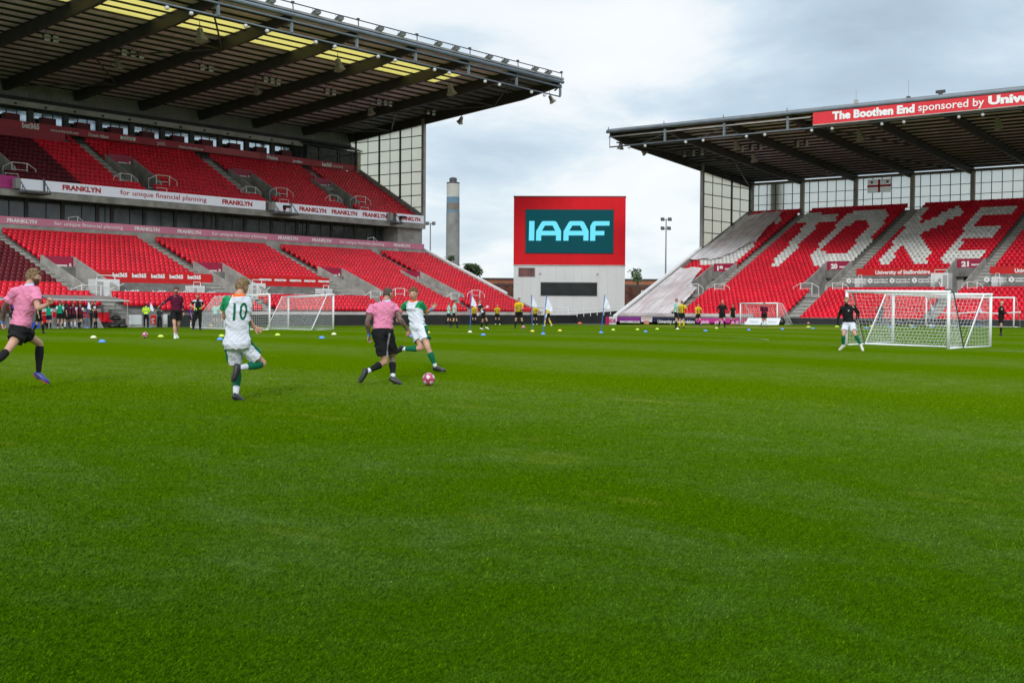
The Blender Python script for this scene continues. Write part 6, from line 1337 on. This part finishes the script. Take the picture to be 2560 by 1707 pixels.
K = dict(w=mat('marker_pale', (.72, .70, .45), .5, .05), l=mat('marker_lime', (.55, .72, .08), .5, .05), b=mat('marker_blue', (.10, .28, .72), .5, .05), y=mat('marker_yellow', (.78, .60, .08), .5, .05), o=mat('marker_orange', (.80, .16, .02), .5, .05))
KN = dict(w='pale', l='lime', b='blue', y='yellow', o='orange')
cones = [(233.8, 844.5, 'w', 'left of the standing ball'), (255.2, 855.2, 'b', 'left of the standing ball, nearer than a pale one'), (401.9, 842, 'l', 'beside the maroon hooded person'), (550, 849.5, 'b', 'peeping out left of number ten'), (554, 840.8, 'l', 'peeping out left of number ten'), (694, 838, 'l', 'just in front of the left goals'), (834.8, 836, 'w', 'below the right post of the left goals'), (804.4, 845.4, 'b', 'below the left goals'), (1028.8, 841.4, 'b', 'between the two close players'), (1069.7, 831.8, 'y', 'just right of the player facing the camera'), (1208, 838, 'b', 'in front of the kicking goalkeeper'), (1399.5, 827, 'y', 'alone below the tower'), (1533, 825, 'l', 'below the white and purple boards'), (1593.5, 824, 'l', 'below the navy board, left of three'), (1614, 829.7, 'b', 'below the navy board'), (1642.9, 823, 'l', 'below the navy board, right of a blue one'), (1693.7, 822.5, 'w', 'at the feet of the ginger person'), (1763.8, 827.3, 'b', 'in front of the striding yellow shirt'), (1791, 820.7, 'l', 'in front of the bald walking person'), (1872, 825, 'b', 'at the left foot of the folding boards'), (1955.6, 822.9, 'b', 'right of the folding boards'), (2021, 817.4, 'l', 'left of the goalkeeper in white shorts'), (2031.7, 821.4, 'b', 'left of the goalkeeper in white shorts'), (2092.6, 816.4, 'l', 'beside the gloved hand of the goalkeeper'), (2178, 815, 'y', 'behind the net, left part'), (2166, 820, 'b', 'behind the net, left part'), (2277, 813.5, 'l', 'behind the net, middle'), (2281, 817.5, 'b', 'behind the net, middle'), (2327, 813, 'y', 'behind the net at the far flag'), (2329, 816.5, 'b', 'behind the net at the far flag'), (2396.4, 815, 'b', 'behind the net, right part'), (2223.8, 817, 'b', 'behind the net, by the inner post')]
for u, v, c, where in cones:
    g = ground(u, v+1); g = g if g.x < 106 and g.y < 80.5 else place(u, v); o = thing('marker_disc', '%s marker disc %s' % (KN[c], where), 'marker disc', tuple(g), 'coloured marker discs on the pitch'); r = .11 if g.length < 90 else .16
    mb = MB(); mb.lathe((g.x, g.y, g.z+.005), [(r*1.15, 0), (r*1.05, .03), (r*.62, .085), (r*.3, .095)], 14); ob = mb.build('disc', K[c], o, smooth=True)
p = on(0, 1449.5, 803, 108.5); o = thing('marker_disc', 'orange marker on the grey apron below the tower', 'marker disc', (p.x, p.y, .0), 'coloured marker discs on the pitch'); mb = MB(); mb.lathe((p.x, p.y, .0), [(.30, 0), (.16, .16), (.06, .2)], 12); mb.build('disc', K['o'], o, smooth=True)
M_pole = mat('pole_blue', (.03, .13, .42), .4, .08); M_fl = mat('flag_cloth_white', (.70, .74, .84), .8, .06, 3)
def flagpole(u, v, vt, base, label, lean=0., size=1., out=1):
    g = ground(u, v); g = g if g.y < 80.3 and g.x < 106 else place(u, v); d = depth(g); h = (v-vt)/(F/d); o = thing('flag_pole', label, 'flag pole', tuple(g), 'blue poles with white flags'); top = g+Vector((0, 0, h))+R0*lean*h
    mb = MB(); mb.tube([g, top], .022, 6); mb.build('pole', M_pole, o)
    mb = MB(); mb.lathe((g.x, g.y, g.z+.0), [(.13, 0), (.11, .03), (.05, .09)], 12); mb.build('foot', K[base], o, smooth=True)
    mb = MB(); n = 8; vs = []
    for i in range(n+1):
        t = i/n; w = (.05+.30*t**.8)*size*(1 if t < .85 else .8)
        for k in range(5): q = k/4; vs.append(top-Vector((0, 0, .58*t*size))+R0*out*w*q-R0*lean*.58*t*size+F0*(.05*math.sin(q*7+t*4))-Vector((0, 0, .12*q*size)))
    mb.add(vs, [(i*5+k, i*5+k+1, i*5+k+6, i*5+k+5) for i in range(n) for k in range(4)]); mb.build('flag', M_fl, o, smooth=True)
flagpole(1175, 831, 735, 'w', 'blue pole with a white flag beside the goalkeeper in black', .03); flagpole(1331, 829, 737, 'y', 'blue pole with a white flag on a yellow foot', -.03); flagpole(1357.8, 836, 738, 'b', 'blue pole with the widest white flag, nearest under the tower', .08, 1.15); flagpole(1502.6, 832.5, 737, 'b', 'leaning blue pole with a white flag left of the pitch side boards', .09, 1.1)
flagpole(217.7, 819.4, 750.5, 'b', 'blue pole with a white flag in front of the dugout group', .02); flagpole(372.4, 817, 752, 'b', 'blue pole with a white flag beside the steward', .04, 1.1); flagpole(2326, 814, 757, 'y', 'blue pole with a white flag seen through the net', .0); flagpole(2448, 816, 763, 'b', 'blue pole with a white flag behind the right goal post', .0)
M_net = mat('net_white', (.75, .76, .78), .7, .05); M_post = mat('goal_post_white', (.74, .75, .77), .35, .05, 3)
def goal(a, b, h, dep, label, pr=.055, cell=.16, nr=.006, net=True, stanch=True, dark=False, grp='white football goals', sag=.25, sq=(.3, 1.)):
    """a, b: foot points of the two posts; dep: vector to the back of the goal on the ground"""
    a, b, dep = Vector(a), Vector(b), Vector(dep); o = thing('football_goal', label, 'goal', tuple(a), grp); H = Vector((0, 0, h)); ps = []
    for q in (a, b): mb = MB(); mb.tube([q, q+H], pr, 10); mb.build('post', M_post, o, smooth=True)
    mb = MB(); mb.tube([a+H-(b-a).normalized()*pr, b+H+(b-a).normalized()*pr], pr, 10); mb.build('crossbar', M_post, o, smooth=True)
    mb = MB(); mb.tube([a, a+dep, b+dep, b], pr*.6, 8); mb.build('ground_frame', M_post, o, smooth=True)
    top = dep*sq[0]
    if stanch:
        for q in (a, b): mb = MB(); mb.tube([q+H, q+H*.99+top, q+dep], pr*.45, 6); mb.build('stanchion', M_steel_d if dark else M_post, o, smooth=True)
    if net:
        nu = int((b-a).length/cell); nv = int((h+top.length)/cell)+3; G = []
        for i in range(nu+1):
            s = i/nu; row = []
            for j in range(nv+1):
                t = j/nv; L1 = top.length; L2 = (H*.99+top-dep).length; x = t*(L1+L2)
                if x < L1: p = vlerp(a, b, s)+H+top*(x/L1 if L1 > 0 else 0)-Vector((0, 0, .10*math.sin(PI*s)*math.sin(PI*x/L1)))
                else: y = (x-L1)/L2; p = vlerp(a, b, s)+vlerp(H*.99+top, dep, y)+dep.normalized()*(-sag*math.sin(PI*y)*(.4+.6*math.sin(PI*s)))-Vector((0, 0, .06*math.sin(PI*y)))
                row.append(p+Vector((.02*noise.noise(Vector((i*.7, j*.7, 3))), .03*noise.noise(Vector((i*.6, j*.5, 9))), .045*noise.noise(Vector((i*.45, j*.6, 0))))))
            G.append(row)
        mb = MB()
        for r in G: mb.tube(r, nr, 3, cap=False)
        for j in range(nv+1): mb.tube([G[i][j] for i in range(nu+1)], nr, 3, cap=False)
        for q in (a, b):                                     # side nets
            ns = max(2, int(dep.length/cell))
            for j in range(int(h/cell)+1):
                z_ = j*cell/h; e = vlerp(dep, top, z_); mb.tube([q+H*z_, q+e*.5+H*z_-Vector((0, 0, .05)), q+e+H*z_], nr, 3, cap=False)
            for i in range(1, ns+1):
                x = i/ns; zt = 1 if x*dep.length <= top.length else (1-(x*dep.length-top.length)/max(.01, (dep-top).length)); mb.tube([q+dep*x, q+dep*x+H*max(.02, zt)], nr, 3, cap=False)
        mb.build('net', M_net, o)
    return o
gl = ground(2116, 862.5); gr = ground(2370, 872.3)
h1 = 142.0/(F/depth(gr)); goal(gl, gr, h1, (3.6*.55, .12, 0), 'nearest white goal with the net on its far side, right of the goalkeeper', .062, .15, .0044, dark=True, sag=.15)
g2l = ground(2232, 856.3); g2r = ground(2475, 866.0); goal(g2l, g2r, 129.0/(F/depth(g2r)), (-2.6, .1, 0), 'white goal back to back with the nearest one, its posts behind the net', .06, .15, .0044, sag=.2)
ga, gb = ground(562, 822.5), ground(674, 824.3); goal(ga, gb, 88/(F/depth(gb)), (-.3, 3.0, 0), 'left white training goal, half hidden by number ten', .06, .15, .0055)
gc, gd = ground(720.8, 821.3), ground(833, 823.2); goal(gc, gd, 86/(F/depth(gd)), (-2.8, -1.2, 0), 'right white training goal with a sloping net, left half of the pitch', .06, .15, .0055)
# far goals
pa_ = on(0, 1851, 790, 105.2); pb_ = on(0, 1943, 790, 105.2); pa_.z = zg(0, pa_.y); pb_.z = zg(0, pb_.y); goal(pa_, pb_, 2.0, (1.4, -.9, 0), 'small white goal in front of the red and magenta boards', .07, .2, .010)
pa_ = on(0, 2315.5, 790, 104.6); pb_ = on(0, 2534.5, 790, 104.6); pa_.z = zg(0, pa_.y); pb_.z = zg(0, pb_.y); goal(pa_, pb_, 2.44, (1.9, 0, 0), 'full size white goal on the far goal line', .075, .2, .009, net=False, sag=.3)
mb = MB(); q0 = pa_+Vector((1.9, 0, 1.2)); q1 = pb_+Vector((1.9, 0, 1.25)); mb.tube([vlerp(q0, q1, t)+Vector((0, 0, -.12*math.sin(PI*t*2)**2)) for t in np.linspace(0, 1, 16)], .07, 6); tag(mb.build('rolled_net', M_net, smooth=True), 'net of the far goal gathered up in a roll', 'net')
# folding boards
def aboard(u, v, w, h, label, txt):
    p = place(u, v); p.x = min(p.x, 103.5); p = on(0, u, v, 102.); p.z = zg(0, p.y); sd_ = Vector((.10, -1, 0)).normalized(); fd = Vector((.35, 0, 0)); o = thing('folding_board', label, 'folding board', tuple(p), 'white folding boards by the small goal')
    for k, q in enumerate((-1, 1)):
        mb = MB(); a = p+fd*q*1.5; t = p+Vector((0, 0, h)); P = [a-sd_*w/2, a+sd_*w/2, t+sd_*w/2*.95+fd*.03*q, t-sd_*w/2*.95+fd*.03*q]; mb.prism(P, (.03, 0, 0)); pn = mb.build('panel', M_boardw, o)
        if k == 0:
            upv = (P[3]-P[0]).normalized(); c0 = vlerp(P[0], P[1], .25)+upv*h*.4; c1 = vlerp(P[0], P[1], .8)+upv*h*.4; lettering(pn_parent(pn), txt, c0, c1, .16, C_gry, .0, up=upv, out=.02)
def pn_parent(o): return o.parent
aboard(1888, 820, 1.5, .62, 'left white folding board standing on the grass', 'TOOLS'); aboard(1933, 820, 1.5, .62, 'right white folding board standing on the grass', 'TOOLS')
p = place(1953, 820); p.x = 102.3; o = thing('kit_bag', 'black bag leaning on the right folding board', 'bag', tuple(p)); p = on(0, 1953, 818, 102.3); o.location = (p.x, p.y, zg(0, p.y)); 
mb = MB(); q = Vector(o.location); mb.lathe(q, [(.28, 0), (.36, .15), (.33, .45), (.2, .62), (.05, .68)], 10); mb.build('body', M_blackp, o, smooth=True); mb = MB(); mb.tube([q+Vector((0, -.2, .3)), q+Vector((-.3, -.1, .5)), q+Vector((0, .2, .3))], .03, 5); mb.build('strap', M_blackp, o)
# ------------------------------------------------------------------ beyond the corner: brick building, chimney, masts, trees
def vplane(dep):                                          # upright local frame facing the pitch at a given distance
    return lambda u, v, d=0.: pt(u, v, dep)+F0*d
M_brick = mat('brick_wall', (.12, .045, .026), .9, .35, 1.2, .4, 8)
P = vplane(185)
a, b = P(1140, 773), P(1720, 776); exb = Vector((b.x-a.x, b.y-a.y, 0)).normalized(); eyb = Vector((-exb.y, exb.x, 0)); zt_ = P(1420, 696.5).z; W_ = (b-a).length
TBk = lambda s, d, z: tuple(Vector((a.x, a.y, 0))+exb*s+eyb*d+Vector((0, 0, z)))
bb_ = thing('brick_building', 'long low brick building with an orange brown band behind the tower', 'building', TBk(0, 0, 0))
mb = MB(); mb.box((0, 0, -.3), (W_, 12, zt_-.9), 0, TBk); mb.build('wall', M_brick, bb_)
mb = MB(); mb.box((-.1, -.12, zt_-.85), (W_+.1, 12, zt_-.2), 0, TBk); mb.build('band', mat('band_orange_brown', (.33, .12, .06), .8, .15, .6), bb_)
mb = MB(); mb.box((-.2, -.3, zt_-.2), (W_+.2, 12.2, zt_+.02), 0, TBk); mb.build('roof', M_steel_d, bb_)
mb = MB(); mb.box((0, -.05, zt_-1.1), (W_, -.002, zt_-.86), 0, TBk); mb.build('gutter', M_steel_d, bb_)
P = vplane(400); c0 = P(1131, 770); rT = (P(1147.6, 470)-P(1116.2, 470)).length/2; zz = lambda v: P(1131, v).z
ch = thing('chimney', 'tall round concrete chimney with blue bands near its pale top', 'chimney', (c0.x, c0.y, 0))
Z0 = [0, zz(532), zz(526), zz(509), zz(493.6), zz(460.5)]; M_chc = mat('chimney_concrete', (.20, .20, .19), .9, .22, .25); M_chb = mat('chimney_blue', (.11, .20, .27), .8, .15, .3); M_chp = mat('chimney_pale', (.42, .42, .38), .9, .1, .3); M_chbr = mat('chimney_brown', (.17, .14, .125), .9, .2, .3)
for i, (m, nm) in enumerate(((M_chc, 'shaft'), (M_chb, 'blue_band'), (M_chbr, 'brown_section'), (M_chb, 'blue_band'), (M_chp, 'pale_top'))):
    r0 = rT*(1+.06*(1-i/5)); mb = MB(); mb.lathe((c0.x, c0.y, 0), [(r0*(1.05 if i == 0 else 1), Z0[i]), (r0, Z0[i+1])], 28); mb.build(nm, m, ch, smooth=False)
mb = MB(); mb.lathe((c0.x, c0.y, 0), [(rT*1.04, Z0[5]), (rT*1.04, Z0[5]+.4), (rT*.6, Z0[5]+.5), (rT*.6, Z0[5]+1.8), (rT*.2, Z0[5]+2.1)], 20); mb.build('flue', M_steel_d, ch)
def mast(u, vt, vb, dep, arms, label):
    P = vplane(dep); t = P(u, vt); o = thing('light_mast', label, 'light mast', (t.x, t.y, 0), 'floodlight masts outside the ground'); mb = MB(); mb.tube([(t.x, t.y, 0), (t.x, t.y, t.z*.5), (t.x, t.y, t.z)], [.17, .13, .09], 8); mb.build('pole', mat('mast_grey', (.13, .14, .15), .6, .1), o, smooth=True)
    for du, dv in arms:
        q = P(u+du, vt+dv); mb = MB(); mb.tube([(t.x, t.y, q.z-.1), (q.x, q.y, q.z-.1)], .05, 5); mb.build('arm', mat('mast_grey'), o)
        mb = MB(); mb.obox(q+Vector((0, 0, -.05)), R0*.30, F0*.3+U0*.12, U0*.20); mb.build('lamp_head', M_steel_d, o)
mast(1665.5, 547, 700, 205, [(-9, 0.5), (9, 0.5), (-9, 23), (7, 23)], 'light mast standing right of the screen tower')
mast(1076, 557, 640, 205, [(-8, 1), (8, 1)], 'light mast just right of the left stand end wall')
def tree(u, v, w, h, dep, label, n=900, col=(.05, .085, .03), dens=1.):
    P = vplane(dep); px_ = dep/F; base = P(u, 772); o = thing('tree', label, 'tree', (base.x, base.y, 0), 'trees beyond the stadium'); W, H = w*px_/2, h*px_; zt = P(u, v).z
    mb = MB(); r_ = random.Random(int(u)); tips = []
    mb.tube([(base.x, base.y, 0), (base.x+.1, base.y, zt-H), (base.x, base.y, zt-H*.4)], [.22, .15, .06], 6)
    for k in range(12):
        t = r_.random(); s0 = Vector((base.x, base.y, zt-H*(1-.5*t))); e = Vector((base.x, base.y, zt-H*.55))+R0*r_.uniform(-1, 1)*W*.9+F0*r_.uniform(-1, 1)*W*.8+U0*r_.uniform(-.45, .5)*H; mb.tube([s0, vlerp(s0, e, .5)+U0*.05*H, e], [.07, .04, .02], 4); tips.append(e)
    mb.build('trunk', mat('bark', (.08, .06, .045), .9, .3, 4), o)
    mb = MB(); tips += [Vector((base.x, base.y, zt-H*.3)), Vector((base.x, base.y, zt-H*.55))]
    for k in range(n):
        c = tips[k % len(tips)]; rr = .22*min(W*2, H)*dens; p = c+Vector((r_.gauss(0, rr), r_.gauss(0, rr), r_.gauss(0, rr*.8))); p.z = min(p.z, zt); s = r_.uniform(.10, .24); a_ = Vector((r_.gauss(0, 1), r_.gauss(0, 1), r_.gauss(0, 1))).normalized(); b_ = a_.cross(Vector((r_.gauss(0, 1), r_.gauss(0, 1), r_.gauss(0, 1)))).normalized()
        mb.add([p-a_*s, p+b_*s*.6, p+a_*s, p-b_*s*.6], [(0, 1, 2, 3)])
    mb.build('crown', mat('leaves_%d' % int(u), col, .8, .45, 1.2), o)
tree(1172, 661, 46, 34, 175, 'bushy tree behind the sloping wall, right of the chimney', 2200, (.10, .15, .06), .9)
tree(1123, 640, 20, 26, 178, 'thin leafy twigs in front of the chimney foot', 420, (.11, .15, .07), .8)
tree(1593, 671, 28, 30, 178, 'small sparse young tree right of the tower', 380, (.11, .17, .07), .75)
# ramp, rails and frames at the corner
mb = MB(); A_, B_ = on(0, 1428, 781, 112.5), on(0, 1552, 771, 112.5); mb.add([(112.5, A_.y, 0), (112.5, B_.y, 0), (112.5, B_.y, B_.z-.25), (112.5, A_.y, A_.z-.25), (117, A_.y, 0), (117, B_.y, 0), (117, B_.y, B_.z-.25), (117, A_.y, A_.z-.25)], [(0, 1, 2, 3), (4, 7, 6, 5), (3, 2, 6, 7), (0, 3, 7, 4), (1, 5, 6, 2)])
tag(mb.build('ramp_wall', M_hoard), 'dark ramp wall rising towards the end stand below the tower', 'wall')
o = thing('railing', 'long white handrail climbing along the ramp below the tower', 'railing', (112.4, A_.y, 0)); uu = np.linspace(1376, 1560, 12); pts = [on(0, u, 780-(u-1376)/184*12.5, 112.3) for u in uu]
mb = MB(); mb.tube(pts, .055, 6); mb.build('hand_rail', M_rail, o)
mb = MB(); mb.tube([p-Vector((0, 0, .35)) for p in pts], .035, 5); mb.build('mid_rail', M_rail, o)
for p in pts: mb = MB(); mb.tube([p, p-Vector((0, 0, .75))], .04, 5); mb.build('post', M_rail, o)
mb = MB(); g1, g2 = on(0, 1382, 788, 116.), on(0, 1480, 785, 116.); mb.box((114, min(g1.y, g2.y), .0), (117, max(g1.y, g2.y), .35)); tag(mb.build('grass_bank', mat('bank_green', (.12, .17, .04), .9, .2, 2)), 'strip of rough green bank behind the ramp rail', 'bank', kind='structure')
a1, b1 = on(0, 1340, 776, 114.6), on(0, 1421, 776, 114.6); a1.z = b1.z = .1; goal(a1, b1, 1.65, (.9, 0, 0), 'thin pale goal frame leaning in front of the tower', .045, .2, .008, net=False, sq=(.2, 1))
a1, b1 = P(1604, 742), P(1630, 742); P = vplane(165); a1, b1 = P(1604, 741), P(1630, 741); g = goal((a1.x, a1.y, 0), (b1.x, b1.y, 0), a1.z+.75, (.8, .3, 0), 'small white goal frame behind the end stand slope', .06, .2, .008, net=False)
# ------------------------------------------------------------------ dugouts and low blocks at the foot of the left stand
M_can = mat('canopy_clear', (.30, .27, .26), .3, .15, 1)
def dugout(u0, u1, label, seats_n):
    x0, x1 = on(1, u0, 800, 80.9).x, on(1, u1, 800, 80.9).x; o = thing('dugout', label, 'dugout', (x0, 81, -.05), 'team dugouts'); z0 = -.04
    mb = MB(); mb.add([(x0, 80.3, 2.02), (x1, 80.3, 1.98), (x1-.5, 82.0, 2.32), (x0+.2, 82.0, 2.36), (x0, 80.3, 1.93), (x1, 80.3, 1.89), (x1-.5, 82.0, 2.26), (x0+.2, 82.0, 2.28)], [(0, 1, 2, 3), (7, 6, 5, 4), (0, 4, 5, 1), (1, 5, 6, 2), (3, 2, 6, 7)]); mb.build('canopy', M_can, o)
    mb = MB(); mb.tube([(x0, 80.28, 2.0), (x1, 80.28, 1.96)], .04, 6); mb.build('front_rail', M_rail, o)
    for x in (x0+.1, (x0+x1)/2, x1-.1): mb = MB(); mb.tube([(x, 80.35, z0), (x, 80.35, 1.95)], .035, 6); mb.tube([(x, 81.95, z0), (x, 81.95, 2.3)], .035, 6); mb.tube([(x, 80.35, .9), (x, 81.95, .9)], .03, 5); mb.build('side_frame', M_fascg, o)
    n = int((x1-x0-.6)/.62)
    for k in range(n):
        x = x0+.45+.62*k; mb = MB(); mb.add([(x-.25, 81.5, z0+.35), (x+.25, 81.5, z0+.35), (x+.25, 81.5, z0+.5), (x-.25, 81.5, z0+.5), (x-.25, 80.95, z0+.42), (x+.25, 80.95, z0+.42), (x+.25, 80.95, z0+.54), (x-.25, 80.95, z0+.54)], [(0, 1, 2, 3), (4, 7, 6, 5), (3, 2, 6, 7), (0, 4, 5, 1), (0, 3, 7, 4), (1, 5, 6, 2)])
        mb.box((x-.25, 81.45, z0+.45), (x+.25, 81.6, z0+1.15)); st_o = mb.build('padded_seat', M_red_seat, o)
        mb = MB(); mb.box((x-.17, 81.42, z0+1.16), (x+.17, 81.56, z0+1.42)); mb.build('headrest', M_boardw, st_o, local=(x0, 81, -.05))
    mb = MB(); mb.box((x0, 81.75, z0), (x1, 81.85, .5)); mb.build('back_panel', M_steel_d, o)
dugout(109, 311, 'dugout with a clear canopy and red padded seats behind the bibbed group', 9)
dugout(-90, 18, 'second dugout cut by the left edge of the photograph', 6)
def block(u0, u1, v0, v1, m, label, nm='low_panel', d=80.85, th=.35, cat='panel'):
    a, b = on(1, u0, v1, d), on(1, u1, v1, d); t = on(1, u0, v0, d); mb = MB(); o = thing(nm, label, cat, (a.x, d, -.04)); mb.box((a.x, d, -.04), (b.x, d+th, t.z)); mb.build('body', M_conc if nm == 'low_panel' else m, o)
    if nm == 'low_panel': mb = MB(); mb.box((a.x+.05, d-.03, .18), (b.x-.05, d-.002, t.z-.04)); mb.build('face', m, o)
    return o
block(321, 355, 786, 815, M_boardw, 'white faced low block left of the steward')
block(356, 373, 790, 815, M_conc, 'plain grey low block behind the steward')
o = block(374.5, 391, 786, 815, M_redb, 'red faced low block with a pale mark beside the blue flag pole'); lettering(o, 'SC', (on(1, 379, 800, 80.8).x, 80.8, .25), (on(1, 386, 800, 80.8).x, 80.8, .25), .4, M_txtw, .02, out=.0)
block(407, 419, 785, 812, M_boardw, 'narrow white faced low block at the left end of the hoarding')
a, b = on(1, 131, 800, 80.0).x, on(1, 262, 800, 80.0).x; o = thing('wide_board', 'wide pale grey sloping board standing before the dugout seats', 'board', (a, 79.9, -.04)); mb = MB(); mb.prism([(a, 80.15, -.04), (a, 80.35, .72), (b-.3, 80.35, .72), (b, 80.15, -.04)], (0, .06, 0)); mb.build('panel', M_fascg, o); lettering(o, 'O', (on(1, 215, 800, 79.8).x, 80.22, .25), (on(1, 219, 800, 79.8).x, 80.22, .25), .3, C_nav, .03, out=.03); 
for u, lab, c in ((283, 'black kit bags heaped before the dugout seats', M_blackp), (290, 'black bag on the dugout seat', M_blackp), (306, 'low black bag right of the dugout', M_blackp), (86, 'blue crate under the left dugout seats', C_pur)):
    p = on(1, u, 805, 80.2 if u != 290 else 81.1); z = -.04 if u != 290 else .52; o = thing('bag' if u != 86 else 'crate', lab, 'bag' if u != 86 else 'crate', (p.x, p.y, z)); mb = MB()
    if u == 86: mb.box((p.x-.25, p.y-.2, z), (p.x+.25, p.y+.2, z+.45)); mb.build('body', mat('crate_blue', (.02, .08, .45), .5, .1), o)
    else: mb.lathe((p.x, p.y, z), [(.28, 0), (.40, .08), (.36, .22), (.2, .32), (.06, .34)], 10); mb.build('body', c, o, smooth=True)
    mb = MB(); mb.tube([(p.x-.2, p.y-.1, z+.35), (p.x, p.y-.12, z+.55), (p.x+.2, p.y-.1, z+.35)], .025, 5); mb.build('handle', M_blackp, o)
